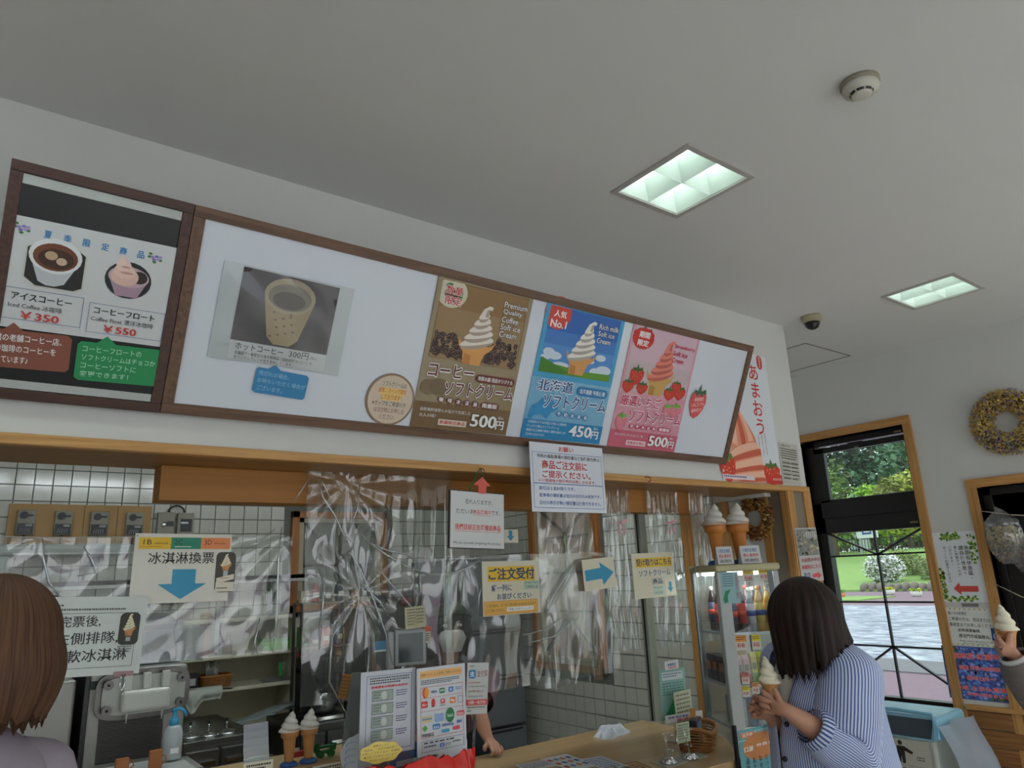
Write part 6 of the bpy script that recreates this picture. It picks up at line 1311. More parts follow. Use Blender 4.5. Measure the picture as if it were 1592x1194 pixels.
def cart(label, p, w, d, h, c, c2, grp=None):
    r = thing('drink_carton', label, 'carton', p, -ang, grp); b = MB(); b.box(-w/2, -d/2, 0, w/2, d/2, h, flat(*c)); b.add([(-w/2, -d/2, h), (w/2, -d/2, h), (w/2, d/2, h), (-w/2, d/2, h), (-w/2, 0, h+.02), (w/2, 0, h+.02)], [(0,1,5,4), (2,3,4,5), (0,4,3), (1,2,5)], flat(*c)); b.build('box_body', r)
    b = MB(); b.box(-w/2-.001, -d/2-.001, h*.05, w/2+.001, -d/2, h*.42, flat(*c2)); b.box(-w*.3, -d/2-.0015, h*.55, w*.3, -d/2-.0005, h*.8, flat(90,110,60)); b.build('print', r)
for i in range(4): cart(('leftmost', 'second', 'third', 'rightmost')[i]+' yellow and green drink carton in the row of four on the middle shelf', inside(.15+i*.032, .06, zB_), .029, .04, .12, (196,184,60), (96,150,50), 'yellow green cartons on the middle shelf')
for i in range(2): cart(('left', 'right')[i]+'-hand pale pink drink carton beside the yellow cartons', inside(.075+i*.036, .06, zB_), .032, .04, .11, (196,150,150), (190,80,80), 'pale pink cartons on the middle shelf')
bottle('sauce_bottle', 'dark brown bottle at the right end of the middle shelf', inside(.278, .06, zB_), .17, .016, (50,28,22), (120,40,34), (40,30,30), None)
for i in range(3):
    p = inside(.05, .13+i*.075, zB_); r = thing('coffee_box', ('nearest', 'middle', 'rearmost')[i]+' dark brown boxed drink with orange mark at the left side of the middle shelf', 'box', p, -ang, 'dark boxed drinks at the left side of the middle shelf'); b = MB(); b.box(-.03, -.03, 0, .03, .03, .12, flat(52,36,34)); b.build('box_body', r, .002); b = MB(); b.box(-.0315, -.018, .05, -.03, .018, .09, flat(190,110,50)); b.box(-.018, -.0315, .05, .018, -.03, .09, flat(190,110,50)); b.build('print', r)
for i in range(5):
    for j in range(2):
        p = inside(.07+i*.052, .06+j*.12, zC2); r = thing('drink_can', ('silver', 'blue', 'pale', 'teal', 'white')[i]+' slim can, '+('front' if j == 0 else 'back')+' row of the lowest visible showcase shelf', 'can', p, 0, 'slim cans on the lowest visible shelf'); b = MB(); b.lathe([(.019,0), (.023,.006), (.023,.115), (.019,.122), (0,.122)], n=14, mat=flat(*((150,160,170), (60,90,140), (180,184,190), (50,120,130), (190,190,196))[i])); b.build('can_body', r)
# hooked bin of books/magazines left of showcase, on middle shelf level: tall packets
# price tags on the glass (front face y=-.0x local) and the left face
tagm = flat(206,204,196)
def ptag(label, u0, z0, w, h, c, side='front', yel=True):
    if side == 'front': TL = inside(u0, -.004, z0); TR = inside(u0+w, -.004, z0); BL = inside(u0, -.004, z0-h)
    else: TL = inside(-.004, u0+w, z0); TR = inside(-.004, u0, z0); BL = inside(-.004, u0+w, z0-h)
    s = Sheet('price_tag', label, 'price tag', TL, TR, BL, tagm, thick=.001)
    if yel: s.rect(.0, .0, 1, .42, flat(*c))
    s.micro(.08, .08, .92, .36, 2, K_ if yel else flat(80,80,90), int(u0*100), .5, 6)
    if yel: s.text('¥%d' % (130+10*int(u0*30)), .15, .5, .8, .82, R_, .02)
    else: s.micro(.3, .5, .7, .9, 2, K_, 3, .4, 2)
    s.done()
zz = lambda py, px=1150: at(px, py, T).z
ptag('yellow-topped price tag inside the top of the showcase glass, left of two', .125, zz(886), .055, .055, (214,184,80)); ptag('yellow-topped price tag inside the top of the showcase glass, right of two', .205, zz(884), .055, .065, (206,176,60))
ptag('small white size card under the left top price tag', .135, zz(900)+.0, .04, .04, (220,220,220), yel=False); ptag('small white size card under the right top price tag', .225, zz(903), .035, .05, (220,220,220), yel=False)
s = Sheet('glass_notice', 'pale blue notice with a green swirl stuck at the upper left of the showcase front', 'notice', inside(.01, -.006, zt_s-.035), inside(.10, -.006, zt_s-.035), inside(.01, -.006, zt_s-.035-.145), flat(150,186,192), thick=.001); s.micro(.1, .05, .7, .5, 6, flat(70,110,130), 4, .4, 7); s.vtext('営業時間のご案内', .87, .06, .09, flat(180,60,90)); s.poly([(.05,.85), (.2,.6), (.5,.55), (.3,.75), (.3,.95), (.1,.98)], flat(40,140,90)); s.done()
ptag('bright yellow price tag at the lower left of the pale blue notice', .02, zz(903, 1120), .05, .06, (226,200,40)); ptag('white card with a number right of the bright yellow price tag', .078, zz(903, 1120), .03, .055, (220,220,220), yel=False)
ptag('orange-topped price tag under the bottle shelf, left', .05, zA_-.008, .055, .065, (226,150,60)); ptag('yellow price tag under the bottle shelf, middle', .13, zA_-.008, .045, .065, (226,206,50)); ptag('pale blue-white price tag under the bottle shelf, right', .235, zA_-.006, .042, .06, (190,200,206))
ptag('red-numbered price tag over the pink cartons', .06, zB_+.06, .038, .05, (206,120,110)); ptag('yellow price tag at the foot of the pink cartons', .055, zB_+.0, .038, .045, (226,206,50)); ptag('orange-white price tag left of the yellow cartons', .105, zB_+.015, .035, .05, (226,160,110)); ptag('green-topped price tag under the dark bottle', .225, zB_+.02, .04, .05, (150,190,90))
# on top of the showcase: two large cone models, two cards
coneo = M('model_cone_orange', (190,120,50), .4)
zc_top = zt_s
p = inside(.055, .10, zc_top); cone_model('large plastic soft serve cone model with blue base, left one on the showcase', p, 1.75, coneo, basen)
p = inside(.175, .10, zc_top); cone_model('large plastic soft serve cone model with blue base, right one on the showcase', p, 1.75, coneo, basen)
for i, (u, w, lab) in enumerate(((.01, .08, 'white folded card under the left large cone model on the showcase'), (.13, .10, 'white folded card with blue and red print under the right large cone model'))):
    s = Sheet('folded_card', lab, 'card', inside(u, .01, zc_top+.085), inside(u+w, .01, zc_top+.085), inside(u+.012, -.004, zc_top+.002), flat(196,198,196), thick=.001)
    s.text('使用方法 限定', .12, .15, .85, .36, B_, .02); s.text('税込 販売中', .12, .45, .88, .64, R_, .02); s.text('函館公園前売店', .15, .74, .85, .92, K_, .01); s.done()
    b = MB(); b.add([(-w/2, s.H, 0), (w/2, s.H, 0), (w/2, .0, -.05), (-w/2, .0, -.05)], [(0,1,2,3)], flat(196,198,196)); o = b.build('back_flap', s.root); o.modifiers.new('s', 'SOLIDIFY').thickness = .001
# wreaths
def wreath(name, label, p, axis, R, rt, pal, n, seed, sz=.012):
    # ring of dried blossoms; axis = outward normal
    rn = random.Random(seed); nz = Vector(axis).normalized(); ex = nz.orthogonal().normalized() if abs(nz.z) > .9 else Vector((0, 0, 1)).cross(nz).normalized(); ey = nz.cross(ex)
    r = thing(name, label, 'wreath', p)
    b = MB(); b.tube([ex*R*math.cos(t*PI/16)+ey*R*math.sin(t*PI/16) for t in range(33)], rt*.55, 8, M('twig_brown', (110,84,52), .9), caps=False); b.build('twig_ring', r)
    mb = {}
    for i in range(n):
        a = rn.uniform(0, 2*PI); th = rn.uniform(-.6, PI+.6); rr_ = rt*rn.uniform(.6, 1.15)
        c = (ex*math.cos(a)+ey*math.sin(a))*(R+rr_*math.cos(th))+nz*abs(rr_*math.sin(th))
        k = int((math.sin(a*3+1)+math.sin(a*5+2)+2)/4*len(pal)*.999) if rn.random() < .6 else rn.randrange(len(pal))
        if rn.random() < .45: k = 0
        B = mb.setdefault(k, MB()); s_ = sz*rn.uniform(.6, 1.3); d1 = Vector((rn.uniform(-1, 1), rn.uniform(-1, 1), rn.uniform(-1, 1))).normalized(); d2 = d1.orthogonal().normalized(); d3 = d1.cross(d2)
        B.add([c+d1*s_, c+d2*s_*.7, c-d1*s_, c-d2*s_*.7, c+d3*s_*.45], [(0,1,4), (1,2,4), (2,3,4), (3,0,4), (3,2,1,0)], M('dried_%d_%d_%d' % pal[k], pal[k], .9, var=.2))
    for k, B in mb.items():
        o = B.build('dried_blossoms', r); o['kind'] = 'stuff'
    return r
pw = on(1553, 655, 'x', XR-.03); wreath('dried_wreath', 'large dried flower wreath of yellow, mauve and blue-grey hung over the far door', on(1566, 656, 'x', XR-.02), (-1, 0, 0), .135, .062, [(206,180,104), (190,162,88), (160,134,150), (130,140,150), (190,136,110)], 3000, 3, .011)
wreath('dried_wreath', 'small ochre and brown seed wreath on the white wall behind the cone models', on(1174, 806, 'x', XK-.0), (-1, 0, 0), .088, .035, [(176,128,56), (196,150,80), (84,50,34), (150,60,40), (200,180,130)], 900, 4, .010)
b = MB(); q0 = on(1174, 806, 'x', XK+.005); b.tube([q0+Vector((0, 0, .1)), q0+Vector((0, 0, .19))], .0015, 5, M('twine', (150,140,110), .9)); tag(b.build('hanging_string'), 'thin string above the small seed wreath', 'string')
# paper on the jamb column
s = sheet_px('corner_poster', 'photo poster with pink arrow pinned on the wooden column beside the window', 'poster', (1235, 821), (1268, 820), (1245, 906), 'y', D-.016, flat(186,182,182,.3), thick=.001)
s.rect(.03, .03, .97, .52, flat(130,132,128)); 
rn = random.Random(6)
s.cycle(8)
for i in range(60): s.ell(rn.uniform(.06, .94), rn.uniform(.05, .5), rn.uniform(.03, .09), rn.uniform(.015, .03), flat(*((176,160,120), (110,120,110), (150,150,150), (90,84,76), (190,180,150))[i % 5]), 7)
s.cycle(0)
for i in range(5): s.rect(.5+i*.09, .07, .54+i*.09, .2, flat(206,206,206))
s.text('大自然の中の', .08, .56, .95, .64, flat(150,60,60), .02); s.text('休憩所はこちら', .06, .69, .95, .77, R_, .02); s.text('売店', .1, .83, .4, .96, N_, .02); s.arrow(.5, .82, .93, .97, flat(214,80,100), 'right'); s.done()
# ================================================================== SIGNS ON THE RIGHT-HAND WALL
def rsheet(name, label, cat, tl, tr, bl, mat, **k):
    k.setdefault('lift', .003); return Sheet(name, label, cat, on(*tl, 'x', XR-k.pop('off', 0)), on(*tr, 'x', XR-k.pop('off2', 0)), on(*bl, 'x', XR), mat, **k)
s = rsheet('wall_notice', 'laminated white sign with green vine corners and a red left arrow', 'notice', (1444, 829), (1524, 824), (1464, 936), flat(228,232,238,.3), thick=.0015)
rn = random.Random(2); s.cycle(10)
for i in range(70):
    t = i/70; 
    u, v = (.22+.55*t*1.1, .06+.03*math.sin(i)) if t < .6 else (.80+.06*math.sin(i), .06+(t-.6)*.95)
    s.ell(u, v+rn.uniform(-.02, .03), rn.uniform(.015, .04), rn.uniform(.012, .03), flat(*((90,140,50), (130,170,70), (70,110,40), (190,200,100))[i % 4]), 7)
    u, v = (.10+.05*math.sin(i), .55+t*.65) if t < .6 else (.12+(t-.6)*1.5, .95+.02*math.sin(i))
    s.ell(u, v+rn.uniform(-.02, .02), rn.uniform(.015, .04), rn.uniform(.012, .03), flat(*((90,140,50), (130,170,70), (70,110,40), (190,200,100))[i % 4]), 7)
s.cycle(0)
for i, t in enumerate(('後面有休息區,', '請自便休息。', '奥に休憩スペースが', 'ございます。', 'ゆっくりお寛ぎください')): s.vtext(t, .68-i*.105, .20+.0*i, .062 if i < 2 else .042, K_, .01 if i < 2 else 0, 1.15)
s.arrow(.30, .72, .76, .90, flat(212,76,64), 'left'); r = s.done()
for (u, v) in ((.02, .01), (.98, .0)):
    b = MB(); x, y = s.P(u, v); b.ball((x, y, .004), .008, mat=M('pin_red', (190,50,50), .3), n=10, m=6); b.build('pin', r)
s = rsheet('wall_notice', 'white wheelchair access notice with yellow flower border', 'notice', (1466, 944), (1553, 947), (1476, 1002), flat(228,230,226,.3), thick=.0015)
s.cycle(4)
for i in range(44):
    u, v = (.02, .02+.96*i/43) if i % 2 else (.02+.96*i/43, (.97 if i % 4 else .03)); s.ell(u+.02, v, .018, .02, flat(*((220,170,60), (140,170,70), (200,190,90))[i % 3]), 6)
s.cycle(0); s.text('車いすの利用を', .08, .10, .42, .20, K_); s.text('ご希望の方は、売店または', .08, .25, .82, .35, K_); s.text('事務室までお申し出ください。', .08, .40, .92, .50, K_); s.text('如有需要輪椅,', .22, .55, .62, .64, K_, .01); s.text('請洽門市或服務台。', .22, .69, .78, .79, K_, .01)
s.rect(.80, .50, .99, .82, flat(30,80,150)); s.ell(.89, .56, .02, .025, W_, 10); s.rect(.878, .585, .898, .68, W_); s.rect(.878, .665, .94, .69, W_); s.rect(.925, .68, .945, .76, W_)
for k in range(12): t = .4+k*.36; s.ell(.885+.048*math.cos(t), .71+.075*math.sin(t), .010, .012, W_, 6)
s.text('Please contact the store or office', .22, .85, .85, .89, K_); s.text('if you need a wheelchair', .28, .915, .72, .955, K_); s.done()
b = MB(); q0 = on(1508, 941, 'x', XR-.004); b.box(XR-.006, q0.y-.045, q0.z-.008, XR-.001, q0.y+.045, q0.z+.01, M('tape_grey', (130,130,128), .4)); tag(b.build('tape_strip'), 'grey strip of tape above the wheelchair notice', 'tape')
s = rsheet('flower_poster', 'blue hydrangea photo poster with red lettering above the wooden planks', 'poster', (1463, 1003), (1559, 1008), (1475, 1084), flat(80,100,170,.25), thick=.0015)
rn = random.Random(12); s.cycle(16)
for i in range(420):
    u, v = rn.random(), rn.random(); g = (u < .25 and v < .4) or (v > .88 and u > .6)
    c = ((60,84,44), (96,120,50), (40,60,36)) if g else ((90,130,220), (150,170,236), (60,80,170), (160,150,220), (50,60,100), (80,140,210))
    s.ell(min(.97, max(.03, u)), min(.96, max(.04, v)), rn.uniform(.014, .04), rn.uniform(.014, .04), flat(*c[rn.randrange(len(c))]), 6)
s.cycle(0)
for i, (t, a, e, v, h) in enumerate((('紫陽花 紅葉苺', .16, .93, .13, .10), ('函館 市民の森売店', .25, .9, .36, .08), ('例年七月〜', .34, .80, .55, .08), ('平成 土日も営業', .12, .95, .74, .08), ('今年も咲きました', .3, .95, .86, .07))): s.otext(t, a, v, e, v+h, flat(226,80,90), flat(240,180,180), .03)
s.done()
# strings of dried flower bags by the door
for i, (a, c, lab) in enumerate((((1512, 793), (1640, 803), 'upper pale cord stretched across the far door with dried flower bags'), ((1541, 905), (1640, 945), 'lower pale cord sagging across the far door'))):
    A_ = on(*a, 'x', XR-.01); B2 = on(*c, 'x', XR-.01); b = MB(); b.tube([A_, (A_+B2)/2+Vector((-.02, 0, -.01)), B2], .0028, 6, M('cord_pale', (186,178,160), .8)); tag(b.build('cord'), lab, 'cord')
def dried_bag(label, px, py, w, h, pal, seed):
    p = on(px, py, 'x', XR-.06); r = thing('dried_flower_bag', label, 'bag', p); rn = random.Random(seed)
    def ff(u, v):
        a = 2*PI*u; q = math.sin(PI*min(1, .04+v*.93))**.55 if v < .75 else math.sin(PI*(.04+.75*.93))**.55*(1-(v-.75)/.25)+.018/w*2
        return (.35*w*math.sin(a)*q*(1+.06*math.sin(5*a+6*v)), w/2*math.cos(a)*q*(1+.05*math.sin(7*a)), -h*(1-v))
    b = MB(); b.grid(ff, 26, 18, film('bag_film', (244,246,246), .05, .1, .08, (225,230,230), 1.2)); b.build('clear_bag', r)
    b = MB(); b.tube([(0, -.02, -.01), (0, -.0, .0), (0, .02, .015)], .008, 6, film('bag_film', (244,246,246), .05, .1, .08, (225,230,230), 1.2)); b.build('knot', r)
    mb = {}
    for i in range(700):
        v = rn.uniform(.03, .68); a = rn.uniform(0, 2*PI); q = math.sin(PI*(.04+v*.93))**.55*.9*math.sqrt(rn.random()); c = Vector((.33*w*math.sin(a)*q, w/2*math.cos(a)*q, -h*(1-v))); k = min(len(pal)-1, int((.7-v)*3+rn.random()*1.3)) if rn.random() < .8 else 0
        B = mb.setdefault(k, MB()); s_ = .011*rn.uniform(.6, 1.3); d1 = Vector((rn.uniform(-1, 1), rn.uniform(-1, 1), rn.uniform(-1, 1))).normalized(); d2 = d1.orthogonal().normalized(); d3 = d1.cross(d2)
        B.add([c+d1*s_, c+d2*s_*.7, c-d1*s_, c-d2*s_*.7, c+d3*s_*.45], [(0,1,4), (1,2,4), (2,3,4), (3,0,4)], M('dried_%d_%d_%d' % pal[k], pal[k], .9, var=.2))
    for k, B in mb.items(): o = B.build('dried_petals', r); o['kind'] = 'stuff'
dried_bag('clear bag of yellow and mauve dried flowers on the upper cord', 1552, 792, .20, .32, [(200,184,124), (186,164,124), (156,132,146), (124,110,132)], 5)
dried_bag('second clear bag of brown dried flowers at the right edge', 1592, 838, .17, .2, [(160,124,110), (136,122,142), (110,98,116)], 6)
# ---- recycling bin with liner
p = on(1430, 1100, 'x', 4.72); zt = p.z
r = thing('waste_bin', 'white waste bin with bright blue lid frame and a put-waste-here picture', 'bin', (4.62, 2.33, 0), 0)
wb = M('bin_white', (176,180,172), .45); bb_ = M('bin_blue', (140,186,206), .35)
BW, BD = .21, .24                                # half sizes: x depth, y width
b = MB(); b.box(-BW, -BD, .03, BW, BD, zt-.105, wb); b.box(-BW+.02, -BD+.02, 0, BW-.02, BD-.02, .03, black); b.build('body', r, .015)
b = MB(); v = []
X0, X1 = -BW-.01, BW+.01; za, zb_ = zt-.115, zt
V = [(X0,-BD-.01,za), (X1,-BD-.01,za), (X1,BD+.01,za), (X0,BD+.01,za), (X0+.11,-BD+.01,zb_), (X1,-BD+.01,zb_), (X1,BD-.01,zb_), (X0+.11,BD-.01,zb_)]
b.add(V, [(3,2,1,0), (4,5,6,7), (0,1,5,4), (1,2,6,5), (2,3,7,6), (3,0,4,7)], bb_); b.build('hood', r, .012)
b = MB(); n_ = Vector((-.22, 0, .15)).normalized()*.003
f = lambda a, c: Vector(V[0]).lerp(Vector(V[4]), c).lerp(Vector(V[3]).lerp(Vector(V[7]), c), a)+n_
b.add([f(.05,.10), f(.93,.10), f(.93,.82), f(.05,.82)], [(0,1,2,3)], M('bin_flap', (52,62,74), .35)); o = b.build('flap', r); o.modifiers.new('s', 'SOLIDIFY').thickness = .003
b = MB()
for k in range(3): b.tube([f(-.04+.02*k, .1)+n_, f(-.02+.015*k, .55)+n_*3, f(.05, 1.0+.01*k)+n_*4, f(.5, 1.04+.02*k)+n_*4, f(1.0, 1.0)+n_*2], .008, 6, M('liner_blue', (130,190,220), .3))
b.build('liner_edge', r)
TLb = Vector((4.62-BW-.012, 2.33+BD-.03, zt-.118)); s = Sheet('bin_label', None, None, TLb, TLb+Vector((0, -.42, 0)), TLb+Vector((0, 0, -.42)), flat(184,184,174,.4), thick=.001)
s.root.parent = r; s.root.matrix_parent_inverse = Matrix.Identity(4); s.root.matrix_world = s.mw; s.root.matrix_basis = Matrix.Translation((-4.62, -2.33, 0)) @ s.mw
s.ell(.62, .05, .03, .03, K_, 12); s.poly([(.57,.09), (.67,.09), (.78,.15), (.76,.18), (.67,.145), (.66,.30), (.62,.30), (.62,.2), (.60,.30), (.56,.30)], K_); s.micro(.82, .2, .92, .26, 2, K_, 2, .4, 3); s.text('可燃ごみの投入口', .25, .34, .93, .41, K_, .01); s.frame(.2, .32, .97, .43, K_, .001); s.rect(.05, .47, .98, .48, R_); s.frame(.05, .47, .98, .97, R_, .003); s.poly([(.2,.66), (.24,.64), (.8,.92), (.76,.95)], R_); s.poly([(.76,.64), (.8,.67), (.24,.95), (.2,.92)], R_); s.done()
# translucent liner bag bulging on the right side
def lf(u, v):
    y = -BD-.03-.16*math.sin(PI*v*.9)*(.4+.6*math.sin(PI*u))-.02*math.sin(9*u+4*v); return (-BW+.0+.44*u, y, zt-.03-(.5)*v)
b = MB(); b.grid(lf, 18, 20, film('liner_film', (200,206,212), .0, .35, .6, (160,168,180), .5)); b.build('liner_bag', r)
# ================================================================== OUTSIDE THE WINDOWS
GZ = -.1
def ground(name, x0, x1, m, z=GZ, y0=-60, y1=80, th=.2, lab=None):
    b = MB(); b.box(x0, y0, z-th, x1, y1, z, m); o = b.build(name); o['kind'] = 'structure'; return o
purple = M('purple_brick_paving', (126,100,114), .8, var=.18, scale=14, bump=.2)
def stonem():
    m = bpy.data.materials.new('pale_stone_plaza'); m.use_nodes = True; n = m.node_tree; b = n.nodes['Principled BSDF']; b.inputs['Roughness'].default_value = .7
    tc = n.nodes.new('ShaderNodeTexCoord'); mp = n.nodes.new('ShaderNodeMapping'); mp.inputs['Scale'].default_value = (5.0, 1.2, 1); no = n.nodes.new('ShaderNodeTexNoise'); no.inputs['Scale'].default_value = 1.2; no.inputs['Detail'].default_value = 5; no.inputs['Distortion'].default_value = 1.6
    cr = n.nodes.new('ShaderNodeValToRGB'); e = cr.color_ramp.elements; e[0].position = .40; e[1].position = .62; e[0].color = rgb(92,98,122)+(1,); e[1].color = rgb(196,200,210)+(1,)
    n.links.new(tc.outputs['Object'], mp.inputs[0]); n.links.new(mp.outputs[0], no.inputs['Vector']); n.links.new(no.outputs['Fac'], cr.inputs[0]); n.links.new(cr.outputs[0], b.inputs['Base Color']); return m
ground('floor_far_park', 140, 260, grassm if False else M('lawn_grass', (128,160,84), .9, var=.3, scale=3, bump=.3), slope0) if False else None
ground('floor_brick_path', 5.25, 11.9, purple); ground('floor_kerb', 11.9, 13.3, M('grey_kerb_stone', (112,110,116), .8, var=.2, scale=6), GZ+.02); ground('floor_stone_plaza', 13.3, 28.6, stonem()); ground('floor_road', 28.6, 41.2, purple)
grassm = M('lawn_grass', (128,160,84), .9, var=.3, scale=3, bump=.3)
b = MB(); b.box(31.5, 17.2, GZ-.05, 35, 60, GZ+.05, grassm); o = b.build('floor_grass_verge'); o['kind'] = 'structure'
slope = lambda x: GZ+(x-41)*.11
b = MB(); b.add([(41,-60,GZ-.1), (41,90,GZ-.1), (41,90,GZ+.1), (41,-60,GZ+.1), (64,-60,slope(64)), (64,90,slope(64)), (240,150,slope(64)+1), (240,-60,slope(64)+1), (64,-60,-1), (64,90,-1)], [(0,1,2,3), (3,2,5,4), (4,5,6,7)], grassm); o = b.build('floor_grass_slope'); o['kind'] = 'structure'
# low boulder wall, planters, fence, notice board, sign
stm = M('boulder', (120,112,104), .9, var=.25, scale=4, bump=.4)
def gat(px, py, x): return on(px, py, 'x', x)
for k in range(9):
    p = gat(1346+k*13, 912, 41.4); r = MB(); rn = random.Random(k); w = rn.uniform(.19, .23)
    r.ball((0, 0, .15), .45, w, rn.uniform(.28, .36), stm, 9, 6); o = r.build('boulder', loc=(41.3, p.y, GZ)); tag(o, 'grey boulder in the low edging below the grass bank, '+('leftmost', 'second from left', 'third from left', 'fourth from left', 'middle of the row', 'fourth from right', 'third from right', 'second from right', 'rightmost')[k], 'boulder', 'boulders along the foot of the grass bank')
for i, (px, x, c, lab) in enumerate(((1384, 37, (206,206,200), 'white planter of yellow flowers outside, left of two'), (1425, 35.2, (206,206,200), 'white planter of yellow flowers outside, right of two'), (1306, 34.3, (200,120,70), 'orange planter outside at the window edge'))):
    y = gat(px, 925, x).y; r = thing('flower_planter', lab, 'planter', (x, y, GZ)); b = MB(); b.lathe([(.12,0), (.17,.06), (.2,.24), (.17,.24)], n=8, mat=flat(*c), sx=.8, sy=1.4); b.build('tub', r)
    b = MB(); rn = random.Random(i)
    for k in range(60):
        q = Vector((rn.uniform(-.12, .12), rn.uniform(-.22, .22), .24+rn.uniform(0, .12))); b.ball(q, .035, mat=M('petal_yellow', (226,206,60), .8) if k % 2 and i < 2 else M('planter_leaf', (90,140,50), .8), n=5, m=3)
    o = b.build('flowers', r); o['kind'] = 'stuff'
fx = 63.0; ya, yb = gat(1448, 850, fx).y-3, gat(1290, 850, fx).y+4; zf = slope(63)
r = thing('park_fence', 'black picket fence along the top of the grass bank', 'fence', (fx, ya, zf)); b = MB(); fm = M('fence_black', (40,42,44), .6)
for k in range(int((yb-ya)/.28)): b.box(-.02, k*.28, 0, .02, k*.28+.05, 1.15, fm)
o = b.build('picket', r); o['kind'] = 'stuff'
b = MB(); b.box(-.03, 0, 1.05, .03, yb-ya, 1.12, fm); b.box(-.03, 0, .15, .03, yb-ya, .22, fm); b.build('rail', r)
b = MB()
for k in range(int((yb-ya)/3)): b.box(-.05, k*3, -.3, .05, k*3+.12, 1.3, fm)
b.build('post', r)
p = gat(1351, 848, 61); r = thing('white_park_sign', 'white square park sign with dark logo before the black fence', 'sign', (61, p.y, slope(61))); b = MB(); b.box(-.05, -.9, 1.3, .05, .9, 2.6, flat(214,220,220)); b.build('board', r); b = MB(); b.box(-.06, -.4, 1.6, -.05, .4, 2.3, N_); b.box(-.065, -.25, 1.75, -.06, .25, 2.15, flat(214,220,220)); b.build('emblem', r); b = MB(); b.box(-.05, -.7, 0, .05, -.6, 1.3, steel); b.box(-.05, .6, 0, .05, .7, 1.3, steel); b.build('post', r)
p = gat(1326, 800, 78); r = thing('park_kiosk', 'narrow pale kiosk glimpsed between the trees', 'kiosk', (66, p.y*.84, slope(64)+.1)); b = MB(); b.box(-.6, -.6, 0, .6, .6, 4, flat(196,210,206)); b.build('wall', r); b = MB(); b.add([(-.9,-.9,4), (.9,-.9,4), (.9,.9,4), (-.9,.9,4), (0,0,5.2)], [(0,1,4), (1,2,4), (2,3,4), (3,0,4), (3,2,1,0)], flat(120,150,140)); b.build('roof', r)
def leaves(mb, c, R, n, s, rn, m, flatz=1.0):
    for i in range(n):
        d = Vector((rn.gauss(0, 1), rn.gauss(0, 1), rn.gauss(0, 1))).normalized()*R*(rn.random()**.4); d.z *= flatz; q = Vector(c)+d
        a = Vector((rn.uniform(-1, 1), rn.uniform(-1, 1), rn.uniform(-.6, .6))).normalized()*s*rn.uniform(.6, 1.3); e = a.cross(Vector((rn.uniform(-1, 1), rn.uniform(-1, 1), 1))).normalized()*s*.6
        mb.add([q-a, q+e, q+a, q-e], [(0,1,2,3)], m)
def tree(label, x, y, z, h, R, c, seed, trunk=(96,80,66), n=2600, s=.3, grp=None, kind='tree', low=.35, cat='tree'):
    rn = random.Random(seed); r = thing(kind, label, cat, (x, y, z), 0, grp)
    b = MB(); b.tube([(0, 0, -.6), (.1, .05, h*.4), (-.05, .1, h*.8)], [R*.09, R*.06, R*.02], 7, M('bark_%d' % trunk[0], trunk, .9, bump=.5)); tm_ = MB
    for k in range(5): a = rn.uniform(0, 6.28); b.tube([(0, 0, h*(low+.08*k)), (R*.6*math.cos(a), R*.6*math.sin(a), h*(low+.2+.08*k))], [R*.03, R*.01], 5, M('bark_%d' % trunk[0], trunk, .9, bump=.5))
    b.build('trunk', r)
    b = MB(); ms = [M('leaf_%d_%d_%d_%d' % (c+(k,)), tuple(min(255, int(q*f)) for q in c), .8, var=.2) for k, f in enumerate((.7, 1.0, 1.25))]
    nb = 9
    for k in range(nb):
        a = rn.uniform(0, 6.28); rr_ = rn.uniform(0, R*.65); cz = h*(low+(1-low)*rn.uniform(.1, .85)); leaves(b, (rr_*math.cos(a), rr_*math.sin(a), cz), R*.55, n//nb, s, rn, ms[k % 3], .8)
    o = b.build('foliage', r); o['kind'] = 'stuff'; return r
# positions read off the two panes, each at its own distance
def ty(px, x, py=800): return gat(px, py, x).y
tr = [('tall dark evergreen behind the fence, seen through the upper pane', 1345, 98, 28, 9, (70,96,78), 4200, .45), ('tall blue-green evergreen at the right of the upper pane', 1412, 122, 34, 10, (84,108,96), 4200, .45), ('thin-leaved dark tree at the left edge of the upper pane', 1288, 150, 38, 9, (64,90,60), 1500, .4),
      ('bushy evergreen behind the fence at the far right of the window', 1455, 82, 20, 6.5, (76,104,76), 3000, .45), ('bright green young tree just behind the fence', 1352, 71, 6.4, 2.6, (126,158,60), 2600, .28), ('yellow-green maple at the right, behind the fence', 1408, 67.5, 6.6, 2.9, (150,164,70), 2800, .28), ('leafy branch tree at the upper left of the lower pane', 1290, 60, 8.5, 3.6, (110,140,64), 1600, .26),
      ('light yellow-green tree at the right on the grass bank', 1436, 54, 6.6, 2.9, (160,166,84), 1800, .22), ('round green shrub before the fence on the left', 1308, 65.3, 4.0, 1.5, (150,176,64), 900, .2)]
for i, (lab, px, x, h, R, c, n, s) in enumerate(tr):
    z = slope(min(x, 64)); tree(lab, x, ty(px, x), z, h, R, c, 50+i, n=n, s=s, low=.12 if i in (0, 1, 3, 8) else .16)
for i, (px, py) in enumerate(((1375, 890), )):
    x = 44.0; y = gat(px, py, x).y; rn = random.Random(3); r = thing('white_azalea', 'round bush covered in white blossom on the grass bank', 'bush', (x, y, slope(x)))
    b = MB(); b.tube([(0, 0, -.1), (0, 0, .6)], .08, 6, stm); b.build('stem', r)
    b = MB(); leaves(b, (0, 0, .8), 1.05, 900, .10, rn, M('azalea_leaf', (96,120,70), .8), .8); o = b.build('foliage', r); o['kind'] = 'stuff'
    b = MB(); leaves(b, (0, 0, .85), 1.2, 1500, .085, rn, M('azalea_white', (236,232,238), .8), .8); o = b.build('blossom', r); o['kind'] = 'stuff'
